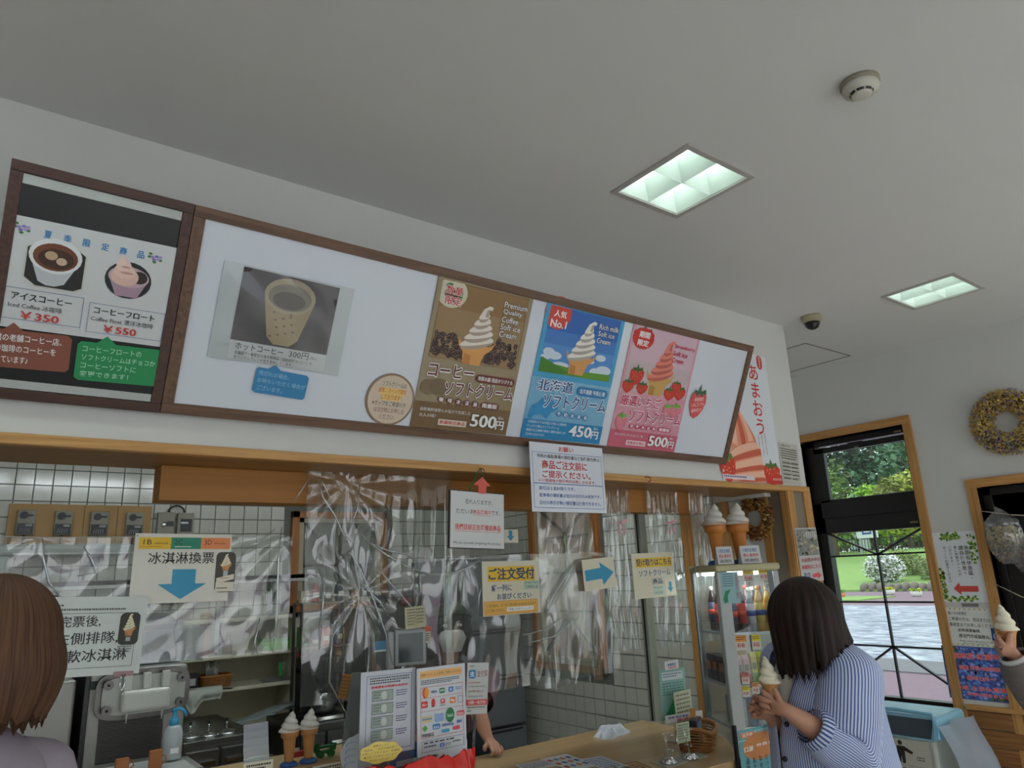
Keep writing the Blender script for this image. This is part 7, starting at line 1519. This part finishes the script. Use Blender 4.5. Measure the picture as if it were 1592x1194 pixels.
for i, (px, x, R, c) in enumerate(((1420, 47, .95, (126,140,84)), (1452, 45, 1.0, (130,136,96)), (1405, 50.5, .9, (134,150,90)), (1480, 48, 1.1, (120,140,80)))):
    y = gat(px, 895, x).y; rn = random.Random(20+i); r = thing('low_shrub', ('loose olive shrub right of the white bush', 'grey-green shrub at the right frame of the window', 'small pale shrub touching the white bush', 'shrub hidden partly by the window casing')[i], 'shrub', (x, y, slope(x))); b = MB(); b.tube([(0, 0, -.1), (0, 0, .5)], .06, 6, stm); b.build('stem', r)
    b = MB(); leaves(b, (0, 0, R*.7), R, 700, .10, rn, M('shrub_%d' % i, c, .8), .75); o = b.build('foliage', r); o['kind'] = 'stuff'
for i, (px, x, h, R, c) in enumerate(((1298, 73, 5.4, 1.7, (150,176,84)), (1336, 76, 5.8, 1.8, (126,160,70)), (1376, 73, 5.0, 1.7, (160,180,80)), (1424, 76, 5.8, 1.9, (132,160,70)), (1460, 73, 5, 1.6, (150,170,90)))):
    tree(('leftmost', 'second from left', 'middle', 'second from right', 'rightmost')[i]+' rounded pale green bush behind the black fence', x, ty(px, x), slope(64)+.3, h, R, c, 130+i, n=1300, s=.22, low=.02, kind='tall_bush', cat='bush')
rn = random.Random(77); y0h, y1h = ty(1500, 84), ty(1265, 84); r = thing('woodland_edge', 'dense yellow-green woodland edge filling the view behind the black fence', 'trees', (84, (y0h+y1h)/2, slope(64)+.4)); mbs = [MB(), MB(), MB()]
for i in range(9000):
    yy = rn.uniform(-.5, .5)*(y1h-y0h); hh = 5.2+1.2*math.sin(yy*.45)+.8*math.sin(yy*1.1+1); leaves(mbs[int((math.sin(yy*.5+i % 3*.2)+1)*1.49)], (rn.uniform(-1.5, 1.5), yy, hh*rn.random()**.8), .25, 1, .34, rn, M('edge_leaf_%d' % int((math.sin(yy*.5+i % 3*.2)+1)*1.49), ((112,142,66), (150,164,82), (88,120,62))[int((math.sin(yy*.5+i % 3*.2)+1)*1.49)], .8, var=.25))
for q in mbs:
    if q.f: o = q.build('foliage', r); o['kind'] = 'stuff'
# planting seen through the far door
for i, (y, x, h, R, c) in enumerate(((4, 16, 4.5, 1.8, (120,150,60)), (1, 15, 4.8, 1.9, (150,160,70)), (7.0, 22, 5.5, 2.2, (110,140,64)))):
    tree(('leafy green tree close outside the far door', 'yellow-green tree outside, hidden by the door', 'dark trunked green tree beyond the far door')[i], x, y, GZ, h, R, c, 90+i, n=1500, s=.14, trunk=(70,60,56), low=.25)
# ================================================================== PEOPLE
skin = M('skin', (176,128,104), .55, var=.05, scale=12); skin2 = M('skin_pale', (168,124,100), .55, var=.05, scale=12)
def skinned(name, parent, verts, edges, mat, root=0, sub=2):
    """verts: (point, rx, ry)"""
    me = bpy.data.meshes.new(name); me.from_pydata([tuple(v[0]) for v in verts], edges, []); o = bpy.data.objects.new(name, me); COL.objects.link(o)
    m = o.modifiers.new('skin', 'SKIN'); m.use_smooth_shade = True; m.branch_smoothing = .6
    sv = me.skin_vertices[0].data
    for i, v in enumerate(verts): sv[i].radius = (v[1], v[2] if len(v) > 2 else v[1]); sv[i].use_root = (i == root)
    s_ = o.modifiers.new('sub', 'SUBSURF'); s_.levels = sub; s_.render_levels = sub
    dg = bpy.context.evaluated_depsgraph_get(); dg.update()
    nm = bpy.data.meshes.new_from_object(o.evaluated_get(dg)); nm.materials.clear(); nm.materials.append(mat)
    for p in nm.polygons: p.use_smooth = True; p.material_index = 0
    bpy.data.objects.remove(o); q = bpy.data.objects.new(name, nm); COL.objects.link(q)
    if parent: q.parent = parent; q.matrix_parent_inverse = parent.matrix_world.inverted() if False else Matrix.Translation(-parent.location)
    return q
def loft(b, rings, mat, n=40, a0=0, a1=2*PI, cap=False):
    """rings: (centre, u axis, v axis); ellipse around; UV u=angle v=along"""
    m = len(rings)
    def ev(k, t):
        c, ax, ay = rings[k]; return Vector(c)+Vector(ax)*math.cos(t)+Vector(ay)*math.sin(t)
    def fn(u, v):
        f = v*(m-1); k = min(int(f), m-2); w_ = f-k; A0 = a0(v) if callable(a0) else a0; A1 = a1(v) if callable(a1) else a1; t = A0+(A1-A0)*u
        p0 = ev(max(k-1, 0), t); p1 = ev(k, t); p2 = ev(k+1, t); p3 = ev(min(k+2, m-1), t)
        return .5*((2*p1)+(-p0+p2)*w_+(2*p0-5*p1+4*p2-p3)*w_*w_+(-p0+3*p1-3*p2+p3)*w_**3)
    b.grid(fn, n, (m-1)*5, mat); return b
def limb(b, pts, rs, mat, n=24, wr=0):
    """sleeve or trouser leg along a bent path, with UV and small folds"""
    P = [Vector(p) for p in pts]; rings = []; prev = None
    for i, p in enumerate(P):
        d = (P[min(i+1, len(P)-1)]-P[max(i-1, 0)]).normalized()
        a = d.orthogonal().normalized() if prev is None else (prev-d*prev.dot(d)).normalized(); prev = a; rings.append((p, a*rs[i], d.cross(a)*rs[i]))
    m = len(rings); st = len(b.v); loft(b, rings, mat, n)
    if wr:
        for i in range(st, len(b.v)):
            x, y, z = b.v[i]; k = wr*math.sin(55*z+20*x)*math.cos(37*x-22*y); b.v[i] = (x+k, y+k*.6, z)
    return b
def hand_verts(V, E, wrist, knuckles, tips, thumb, r=.0085, pr=.018):
    """palm between wrist and knuckles; 4 fingers with a bend; thumb from the side of the palm"""
    w0 = len(V); palm = (Vector(wrist)*.35+sum((Vector(k) for k in knuckles), Vector())/4*.65)
    V.append((wrist, .022, .018)); V.append((palm, pr*1.5, pr*.9)); E.append((w0, w0+1))
    for k, t in zip(knuckles, tips):
        k, (mid, tip) = Vector(k), t; i = len(V); V.append((k, r*1.1)); V.append((mid, r)); V.append((tip, r*.8)); E += [(w0+1, i), (i, i+1), (i+1, i+2)]
    i = len(V); V.append((thumb[0], r*1.2)); V.append((thumb[1], r*1.1)); V.append((thumb[2], r*.85)); E += [(w0+1, i), (i, i+1), (i+1, i+2)]
    return w0
def figure(root, pelvis, f, L, hc, sh_l, sh_r, el_l, wr_l, el_r, wr_r, hands, hr=.085, leg=True, scale=1, skinm=None):
    up = Vector((0, 0, 1)); P = Vector(pelvis); hc = Vector(hc); V = []; E = []
    chest = (Vector(sh_l)+Vector(sh_r))/2-up*.10
    V.append((P, .135, .10)); V.append(((P+chest)/2, .115, .085)); V.append((chest, .14, .095)); V.append(((Vector(sh_l)+Vector(sh_r))/2+up*.01, .075, .06)); E += [(0,1), (1,2), (2,3)]
    nb = (Vector(sh_l)+Vector(sh_r))/2+up*.05; V.append((nb, .048)); V.append((hc-up*.075-f*.01, .046)); V.append((hc-up*.045+f*.018, .058, .055)); V.append((hc, hr*.86, hr*.92)); V.append((hc+up*.055-f*.008, hr*.80, hr*.84)); E += [(3,4), (4,5), (5,6), (6,7), (7,8)]
    for sh, el, wr, hd in ((sh_l, el_l, wr_l, hands[0]), (sh_r, el_r, wr_r, hands[1])):
        i = len(V); V.append((sh, .052)); V.append((Vector(sh).lerp(Vector(el), .5), .045)); V.append((el, .038)); V.append((Vector(el).lerp(Vector(wr), .45), .036, .034)); E += [(3, i), (i, i+1), (i+1, i+2), (i+2, i+3)]
        w0 = hand_verts(V, E, wr, *hd); E.append((i+3, w0))
    if leg:
        for s_ in (1, -1):
            hp = P+L*.09*s_-up*.05; i = len(V); gz = 0; kn = Vector((hp.x, hp.y, .47*P.z/.9))+f*.02; an = Vector((hp.x, hp.y, .09))-f*.02
            V += [(hp, .085), (kn, .055), (kn.lerp(an, .35), .052), (an, .038), (Vector((an.x, an.y, .045))-f*.02, .04, .035), (Vector((an.x, an.y, .035))+f*.15, .042, .028)]; E += [(0, i), (i, i+1), (i+1, i+2), (i+2, i+3), (i+3, i+4), (i+4, i+5)]
    return skinned('body', root, V, E, skinm or skin)
def hand_curl(w, d, side, up, n, r=.009, curl=.6):
    """generic loosely curled hand: w wrist, d pointing dir, side across the palm, n palm normal (curl direction)"""
    w, d, side, n = Vector(w), Vector(d).normalized(), Vector(side).normalized(), Vector(n).normalized(); K = []; T = []
    for k, (o, ln) in enumerate(((-.030, .8), (-.010, .95), (.010, 1.0), (.029, .9))):
        kn = w+d*(.085+.004*(k in (1, 2)))+side*o; mid = kn+(d*(1-curl)+n*curl).normalized()*.038*ln; tip = mid+(n*1.0-d*curl*.5).normalized()*.035*ln; K.append(kn); T.append((mid, tip))
    th = (w+d*.03+side*.034, w+d*.062+side*.05+n*.02, w+d*.08+side*.035+n*.04)
    return (K, T, th, r)
def off(o, root): o.parent = root; o.matrix_parent_inverse = Matrix.Translation(-root.location); return o
def hairobj(root, hc, f, mat, R, fn_len, fn_rad, name='hair', n=90, m=46, seed=1, strands=0, rp=1.0):
    """cap of hair: crown to tips; angle 0 = face direction; length and spread per angle"""
    f = Vector(f).normalized(); s_ = Vector((-f.y, f.x, 0)); hc = Vector(hc); rn = random.Random(seed); ph = [rn.uniform(0, 6) for _ in range(6)]
    def fn(u, v):
        a = 2*PI*u; Lg = fn_len(a); d = f*math.cos(a)+s_*math.sin(a); rip = 1+rp*(.022*math.sin(23*a+ph[0])+.015*math.sin(41*a+ph[1]+2*v)+.012*math.sin(67*a+ph[2]))
        if v < .42:
            t = v/.42*PI/2; p = hc+Vector((0, 0, R*1.12*math.cos(t)))+d*(R*math.sin(t)*(1+(rip-1)*math.sin(t)))
        else:
            w_ = (v-.42)/.58; rd2 = fn_rad(a, w_)*rip; p = hc+d*(R*rd2)-Vector((0, 0, (Lg*(1+.05*math.sin(31*a+ph[3])+.04*math.sin(13*a+ph[4])))*w_))
        return p
    b = MB(); b.grid(fn, n, m, mat); o = b.build(name); o.modifiers.new('s', 'SOLIDIFY').thickness = .008; off(o, root)
    if strands:
        sb = MB()
        for i in range(strands):
            u = rn.random(); v0 = rn.uniform(.35, .6); k = rn.uniform(1.0, 1.03)
            pts = []
            for j in range(7):
                v = v0+(1.03-v0)*j/6; q = fn(u+.004*math.sin(j), min(v, 1)); q = hc+(q-hc)*k
                if v > 1: q.z -= .012
                pts.append(q)
            sb.tube(pts, [.0016]*6+[.0006], 4, mat)
        o = sb.build('strands'); off(o, root); o['kind'] = 'stuff'
    return o
# ---- the woman in the blue striped shirt
f = Vector((-.87, .46, 0)).normalized(); L = Vector((-f.y*1.0, f.x, 0)); L = Vector((f.y*-1, f.x, 0)); # left-hand side
L = Vector((-f.y, f.x, 0)); camdir = Vector((-.85, -.53, 0))
T = 2.15
hc = at(1252, 962, T)
root = thing('person', 'woman with dark bob in blue and white striped shirt holding a soft serve cone', 'person', (2.08, 1.29, 0))
pel = Vector((2.14, 1.27, .86))-CR*.035; shL = at(1320, 1046, 2.06); shR = shL-L*.34 if (shL+L*.1-EYE).length < (shL-EYE).length else shL+L*.34
elL = at(1316, 1166, 1.99); wrL = at(1222, 1103, 1.98); wrR = at(1196, 1112, 2.14); elR = at(1240, 1165, 2.32)
hd = at(1185, 1088, 2.02)
up = Vector((0, 0, 1)); imgL = -CR
hL = ([at(1198, 1084, 2.03), at(1199, 1092, 2.015), at(1200, 1100, 2.01), at(1202, 1108, 2.01)], [(at(1186, 1077, 2.04), at(1187, 1074, 2.08)), (at(1182, 1086, 2.03), at(1183, 1084, 2.08)), (at(1183, 1095, 2.03), at(1184, 1094, 2.07)), (at(1187, 1104, 2.03), at(1186, 1104, 2.07))], (at(1212, 1090, 2.01), at(1207, 1079, 2.02), at(1204, 1071, 2.04)), .0085, .018)
hR = ([at(1184, 1094, 2.13), at(1182, 1101, 2.12), at(1181, 1108, 2.12), at(1183, 1115, 2.12)], [(at(1172, 1086, 2.11), at(1176, 1080, 2.09)), (at(1168, 1094, 2.10), at(1172, 1090, 2.07)), (at(1166, 1103, 2.10), at(1171, 1099, 2.07)), (at(1169, 1113, 2.10), at(1175, 1109, 2.08))], (at(1190, 1100, 2.09), at(1184, 1092, 2.06), at(1180, 1084, 2.06)), .0085, .018)
figure(root, pel, f, L, hc+f*.01, shL, shR, elL, wrL, elR, wrR, (hL, hR))
mid = (shL+shR)/2
def torso_rings(mid, pel, f, L, ws, ds, zs, fwd=None):
    R_ = []
    for i, (w_, d_, z) in enumerate(zip(ws, ds, zs)):
        t = (mid.z-z)/(mid.z-pel.z); c = mid.lerp(pel, min(max(t, -.1), 1.35)); c = Vector((c.x, c.y, z)); R_.append((c, f*d_, L*w_))
    return R_
tee = M('tee_white', (226,224,216), .9, bump=.1, scale=60)
b = MB(); loft(b, torso_rings(mid, pel, f, L, (.075, .12, .175, .18, .17, .175, .175), (.07, .095, .115, .13, .13, .13, .13), (mid.z+.06, mid.z+.03, mid.z-.03, mid.z-.15, mid.z-.28, mid.z-.4, .80)), tee); o = b.build('tee_shirt'); off(o, root)
stp = stripes('striped_cotton', (196,204,226), (84,104,160), 150, .85, .52); stq = stripes('striped_cotton_sleeve', (200,208,230), (84,104,160), 64, .85, .52)
b = MB(); rg = torso_rings(mid, pel, f, L, (.085, .145, .185, .19, .195, .20, .21, .215), (.075, .11, .14, .155, .165, .17, .18, .18), (mid.z+.055, mid.z+.045, mid.z-.02, mid.z-.14, mid.z-.28, mid.z-.42, mid.z-.56, .70))
loft(b, rg, stp, 80, lambda v: .05+1.1*max(0, 1-v/.48), lambda v: 2*PI-.02-.75*max(0, 1-v/.42)**1.2)
for i in range(len(b.v)):
    x, y, z = b.v[i]; k = .007*math.sin(38*x+22*z)*math.sin(31*y-9*z); b.v[i] = (x+k, y+k, z)
o = b.build('shirt'); o.modifiers.new('s', 'SOLIDIFY').thickness = .004; off(o, root)
b = MB()
def coll(u, v):
    a = .5+(2*PI-1.0)*u; return mid+up*(.045+.045*(1-abs(2*v-1)))+(f*math.cos(a)*(.075+.03*v)+L*math.sin(a)*(.085+.045*v))*1.05
b.grid(coll, 30, 6, stp); o = b.build('collar'); o.modifiers.new('s', 'SOLIDIFY').thickness = .003; off(o, root)
shp = lambda: None
b = MB(); limb(b, [shL-L*0+up*.035+(shR-shL).normalized()*.05, shL+up*.0, shL.lerp(elL, .4), shL.lerp(elL, .75), elL+CR*.012, elL.lerp(wrL, .22), elL.lerp(wrL, .50)], [.062, .088, .090, .088, .082, .072, .055], stq, 30, .004); o = b.build('sleeve'); off(o, root)
b = MB(); limb(b, [elL.lerp(wrL, .42), elL.lerp(wrL, .47), elL.lerp(wrL, .58), elL.lerp(wrL, .60)], [.054, .060, .055, .048], stripes('striped_cuff', (190,198,220), (60,80,130), 30, .85, .5), 26); o = b.build('cuff'); off(o, root)
b = MB(); limb(b, [shR+up*.03+(shL-shR).normalized()*.05, shR, shR.lerp(elR, .5), elR, elR.lerp(wrR, .35)], [.06, .085, .08, .07, .055], stq, 26, .003); o = b.build('sleeve'); off(o, root)
for (px, py, t_) in ((1223, 1126, 1.93), (1220, 1180, 1.92)):
    # buttons sit on the front edge of the shirt
    d = ray(px, py); best = None
    for k in range(200):
        t = 1.6+k*.004; q = EYE+d*t; kk = (mid.z-q.z)/(mid.z-pel.z); c = mid.lerp(pel, min(max(kk, 0), 1.35)); rel = Vector((q.x-c.x, q.y-c.y, 0)); e = (rel.dot(f)/.205)**2+(rel.dot(L)/.24)**2
        if e < 1: best = q; break
    if best is None: best = EYE+d*2.0
    b = MB(); b.ball(best, .008, mat=black, n=10, m=6); o = b.build('button'); off(o, root)
jean = M('trousers_dark', (60,62,70), .9)
for s_ in (1, -1):
    hp = pel+L*.09*s_-up*.02; b = MB(); limb(b, [hp+up*.03, hp-up*.12, Vector((hp.x, hp.y, .45)), Vector((hp.x, hp.y, .12))-f*.01], [.115, .108, .085, .075], jean, 20); o = b.build('trouser_leg'); off(o, root)
    b = MB(); an = Vector((hp.x, hp.y, 0)); loft(b, [(an-f*.075+up*.04, L*.02, up*.03), (an-f*.05+up*.045, L*.042, up*.045), (an+f*.05+up*.045, L*.045, up*.045), (an+f*.14+up*.03, L*.042, up*.03), (an+f*.19+up*.02, L*.012, up*.015)], M('shoe_grey', (90,90,92), .7), 16); o = b.build('shoe'); off(o, root)
hairm = streaky('hair_dark_brown', (16,11,9), (46,28,22), (92,54,44), (90, 1.2, 1), .5)
cd = math.atan2(camdir.dot(Vector((-f.y, f.x, 0))), camdir.dot(f))      # camera bearing in the head frame
def wlen(a):
    d = (a-cd+PI) % (2*PI)-PI; fr = (a+PI) % (2*PI)-PI                # distance from camera-facing side / from face
    q = min(1, max(0, (abs(fr)-.9)/1.3)); return .150-.075*q*q*(3-2*q)
def wrad(a, w_):
    fr = (a+PI) % (2*PI)-PI
    if abs(fr) < 1.3: return 1.0-.12*w_
    return 1.0+.06*w_+.12*w_*w_*max(0, math.cos(fr-PI))*.9
hairobj(root, hc+up*.005, f, hairm, .098, wlen, wrad, seed=3, strands=260)
cn = thing('ice_cream_cone', 'vanilla soft serve in a waffle cone held by the woman in the striped shirt', 'ice cream', at(1200, 1086, 2.10))
wafm = M('waffle_cone', (196,142,84), .7, var=.12, scale=90, bump=.3); van = M('vanilla_cream', (222,214,190), .45, var=.02)
def held_cone(cn, s=1.0):
    b = MB(); b.lathe([(.007*s,-.075*s), (.012*s,-.06*s), (.021*s,-.01*s), (.024*s,.0), (.031*s,.012*s), (.029*s,.014*s), (.02*s,.004*s)], n=22, mat=wafm); b.build('cone', cn)
    b = MB(); swirl(b, .030*s, .075*s, 3.4, (0, 0, .008*s), van); b.build('swirl', cn)
held_cone(cn, .98); cn.location = at(1197, 1066, 2.10); cn.rotation_euler = (0, 0, 2.6)
b = MB(); loft(b, [(at(1199, 1100, 2.10), CR*.014, CF*.014), (at(1197, 1085, 2.10), CR*.019, CF*.019), (at(1196, 1076, 2.10), CR*.025, CF*.025)], M('paper_sleeve', (170,160,146), .8), 16); o = b.build('paper_sleeve'); 
o.parent = cn; o.matrix_parent_inverse = cn.matrix_basis.inverted()
# ---- customer at the far left, seen from behind
T = 1.32; hc = at(-8, 1003, T); f = Vector((-.25, .97, 0)).normalized(); L = Vector((-f.y, f.x, 0))
root = thing('person', 'customer with a light brown bob and lilac-grey top, seen from behind at left', 'person', (hc.x-.02, hc.y-.03, 0))
mid = hc-up*.215-f*.02-CR*.05; shL = mid+L*.135-up*.02; shR = mid-L*.135-up*.02; pel = Vector((mid.x, mid.y, .86))
elL = shL-up*.27-f*.02+L*.03; elR = shR-up*.27-f*.02-L*.03; wrL = elL+f*.10-up*.2; wrR = elR+f*.10-up*.2
figure(root, pel, f, L, hc, shL, shR, elL, wrL, elR, wrR, (hand_curl(wrL, -up+f*.3, f, up, -L), hand_curl(wrR, -up+f*.3, f, up, L)), skinm=skin2)
lil = M('lilac_grey_cotton', (150,140,152), .9, bump=.15, scale=40)
b = MB(); loft(b, torso_rings(mid, pel, f, L, (.055, .09, .15, .165, .165, .165, .185, .195), (.055, .075, .11, .13, .13, .13, .14, .15), (mid.z+.075, mid.z+.055, mid.z-.005, mid.z-.12, mid.z-.25, mid.z-.38, mid.z-.5, .78)), lil, 50); o = b.build('top'); off(o, root)
for sh, el, wr, s_ in ((shL, elL, wrL, 1), (shR, elR, wrR, -1)):
    b = MB(); limb(b, [sh-L*.05*s_+up*.02, sh, sh.lerp(el, .5), el, el.lerp(wr, .6)], [.05, .06, .058, .055, .05], lil, 24, .002); o = b.build('sleeve'); off(o, root)
for s_ in (1, -1):
    hp = pel+L*.09*s_-up*.02; b = MB(); limb(b, [hp+up*.03, hp-up*.12, Vector((hp.x, hp.y, .45)), Vector((hp.x, hp.y, .12))-f*.01], [.115, .105, .082, .07], M('trousers_navy', (40,44,58), .9), 20); o = b.build('trouser_leg'); off(o, root)
    b = MB(); an = Vector((hp.x, hp.y, 0)); loft(b, [(an-f*.075+up*.04, L*.02, up*.03), (an-f*.05+up*.045, L*.042, up*.045), (an+f*.05+up*.045, L*.045, up*.045), (an+f*.14+up*.03, L*.042, up*.03), (an+f*.19+up*.02, L*.012, up*.015)], M('shoe_black', (40,40,42), .7), 16); o = b.build('shoe'); off(o, root)
hair2 = streaky('hair_light_brown', (58,38,28), (104,74,54), (140,106,82), (150, 1.6, 1), .6)
def blen(a): return .135-.04*max(0, math.cos(a))
def brad(a, w_): return 1.0+.14*math.sin(PI*min(1, w_*1.05))-.12*w_*w_
hairobj(root, hc+up*.01, f, hair2, .098, blen, brad, seed=8, strands=700, rp=.3)
# ---- person at the right edge: grey-brown sleeve and a cone
T = 2.2; f = Vector((-.6, .8, 0)).normalized(); L = Vector((-f.y, f.x, 0))
mid = at(1745, 985, 2.35); hc = mid+up*.25+f*.03
root = thing('person', 'person at the right edge in a grey-brown sleeve holding up a soft serve cone', 'person', (mid.x, mid.y, 0))
pel = Vector((mid.x, mid.y, .9)); shL = mid+L*.17-up*.015; shR = mid-L*.17-up*.015
if (shR-EYE).dot(CR) < (shL-EYE).dot(CR): near, far = shR, shL
else: near, far = shL, shR
elN = at(1622, 1088, 2.1); wrN = at(1572, 1012, 2.12); farEl = far-up*.28+f*.02; farWr = farEl-up*.22+f*.1
hN = ([at(1557, 1000, 2.10), at(1556, 1006, 2.10), at(1557, 1012, 2.10), at(1559, 1018, 2.11)], [(at(1551, 992, 2.12), at(1556, 986, 2.15)), (at(1549, 999, 2.12), at(1555, 994, 2.16)), (at(1550, 1006, 2.12), at(1556, 1003, 2.16)), (at(1553, 1013, 2.12), at(1559, 1012, 2.16))], (at(1569, 998, 2.10), at(1570, 989, 2.11), at(1571, 981, 2.13)), .0085, .016)
figure(root, pel, f, L, hc, near, far, elN, wrN, farEl, farWr, (hN, hand_curl(farWr, -up, f, up, L)))
gb = M('grey_brown_knit', (112,104,98), .95, bump=.3, scale=90)
b = MB(); loft(b, torso_rings(mid, pel, f, L, (.06, .10, .18, .205, .20, .19, .20, .2), (.055, .08, .12, .14, .14, .135, .14, .15), (mid.z+.07, mid.z+.05, mid.z-.005, mid.z-.12, mid.z-.25, mid.z-.38, mid.z-.5, .8)), gb, 50); o = b.build('sweater'); off(o, root)
b = MB(); limb(b, [near, near.lerp(elN, .5), elN+CR*.01, elN.lerp(wrN, .5), elN.lerp(wrN, .86)], [.08, .078, .072, .062, .045], gb, 28, .002); o = b.build('sleeve'); off(o, root)
b = MB(); limb(b, [far, far.lerp(farEl, .5), farEl, farEl.lerp(farWr, .8)], [.08, .07, .062, .045], gb, 24); o = b.build('sleeve'); off(o, root)
b = MB(); limb(b, [elN.lerp(wrN, .84), elN.lerp(wrN, .90), elN.lerp(wrN, .93)], [.043, .042, .036], M('cuff_white', (200,198,194), .8), 24); o = b.build('cuff'); off(o, root)
for s_ in (1, -1):
    hp = pel+L*.09*s_-up*.02; b = MB(); limb(b, [hp+up*.03, hp-up*.12, Vector((hp.x, hp.y, .45)), Vector((hp.x, hp.y, .12))-f*.01], [.115, .105, .082, .07], jean, 20); o = b.build('trouser_leg'); off(o, root)
hairobj(root, hc+up*.01, f, hairm, .10, lambda a: .08-.05*max(0, math.cos(a)), lambda a, w_: 1-.1*w_, seed=5)
cn = thing('ice_cream_cone', 'vanilla soft serve in a waffle cone held at the right edge before the notices', 'ice cream', at(1566, 984, 2.14), 1.0); held_cone(cn, .98); cn.rotation_euler = (0, 0, 2.6)
# ---- clerk behind the counter
hc = at(699, 982, 3.22); f = (Vector((-.53, -.85, 0))+.15*Vector((.79, -.6, 0))).normalized(); L = Vector((-f.y, f.x, 0))
root = thing('person', 'clerk in a dark green headscarf, white face mask and dusty pink shirt behind the counter', 'person', (hc.x+.1, hc.y+.18, 0))
mid = hc-up*.20-f*.07; shL = mid+L*.165-up*.02; shR = mid-L*.165-up*.02; pel = Vector((hc.x+.10, hc.y+.20, .84))
if (shL-EYE).dot(CR) > (shR-EYE).dot(CR): right_img, left_img = shL, shR
else: right_img, left_img = shR, shL
el = at(742, 1105, 3.02); wr = at(760, 1152, 2.93)
hz = on(768, 1168, 'z', zc+.02)
K = [at(764, 1163, 2.88), at(769, 1163, 2.89), at(774, 1163, 2.90), at(778, 1161, 2.92)]
hC = (K, [(k+Vector((-.005, -.02, -.012)), Vector((k.x-.012, k.y-.012, zc+.010))) for k in K], (at(757, 1157, 2.90), at(753, 1163, 2.88), at(754, 1169, 2.87)), .0085, .019)
el2 = left_img-up*.25+f*.1; wr2 = el2+f*.16-up*.03
figure(root, pel, f, L, hc, right_img, left_img, el, wr, el2, wr2, (hC, hand_curl(wr2, f, L, up, -up)), hr=.088)
pinks = M('dusty_pink_cotton', (128,96,104), .9, bump=.1, scale=40)
b = MB(); loft(b, torso_rings(mid, pel, f, L, (.06, .10, .18, .195, .185, .18, .19, .2), (.055, .08, .115, .13, .13, .13, .14, .14), (mid.z+.07, mid.z+.05, mid.z-.005, mid.z-.10, mid.z-.19, mid.z-.27, mid.z-.34, .72)), pinks, 50); o = b.build('shirt'); off(o, root)
b = MB(); limb(b, [right_img, right_img.lerp(el, .45), right_img.lerp(el, .72)], [.072, .068, .062], pinks, 24); o = b.build('sleeve'); off(o, root)
b = MB(); limb(b, [left_img, left_img.lerp(el2, .5), left_img.lerp(el2, .8)], [.072, .066, .06], pinks, 24); o = b.build('sleeve'); off(o, root)
b = MB(); loft(b, [(pel+f*.135+up*(mid.z-.12-pel.z), L*.10, f*.01), (pel+f*.15, L*.17, f*.02), (pel+f*.15-up*.45, L*.18, f*.02)], M('apron_dark', (44,54,60), .9), 30); o = b.build('apron'); off(o, root)
for s_ in (1, -1):
    hp = pel+L*.09*s_-up*.02; b = MB(); limb(b, [hp+up*.03, hp-up*.12, Vector((hp.x, hp.y, .45)), Vector((hp.x, hp.y, .12))-f*.01], [.115, .105, .082, .07], jean, 20); o = b.build('trouser_leg'); off(o, root)
hairobj(root, hc+up*.012-f*.012, f, M('hair_black', (24,20,20), .4), .094, lambda a: .12 if abs((a+PI) % (2*PI)-PI) > 1.0 else .012, lambda a, w_: 1-.05*w_, seed=6, n=100)
def sc(u, v):
    a = 2*PI*u; t = v*PI*.39; d = f*math.cos(a)+L*math.sin(a); return hc+up*.018-f*.010+up*(.106*math.cos(t)+.02*math.cos(a)*v)+d*(.103*math.sin(t))
b = MB(); b.grid(sc, 40, 12, streaky('scarf_green', (13,15,13), (48,70,46), None, (6, 6, 1), .8)); o = b.build('headscarf'); o.modifiers.new('s', 'SOLIDIFY').thickness = .004; off(o, root)
def mk(u, v):
    a = (u-.5)*2.0*(1-.25*abs(v-.4)*1.6); z = .012-.09*v; bulge = .088+.016*math.sin(PI*v)*math.cos(a); return hc+up*z+f*(bulge*math.cos(a)+.012)+L*(.074*math.sin(a))*(1-.45*abs(v-.4))
b = MB(); b.grid(mk, 24, 12, M('mask_white', (196,194,192), .9, bump=.1, scale=30)); o = b.build('face_mask'); o.modifiers.new('s', 'SOLIDIFY').thickness = .002; off(o, root)
for s_ in (-1, 1):
    b = MB(); c0 = hc+up*.030+f*.082+L*.031*s_; b.ball(c0, .013, .013, .007, M('eye_white', (196,190,184), .3), 10, 6); b.ball(c0+f*.007, .006, mat=black, n=8, m=5); o = b.build('eye'); off(o, root)
    b = MB(); b.tube([c0+up*.018-L*.014, c0+up*.022+f*.004, c0+up*.018+L*.014], .0025, 5, black); o = b.build('eyebrow'); off(o, root)
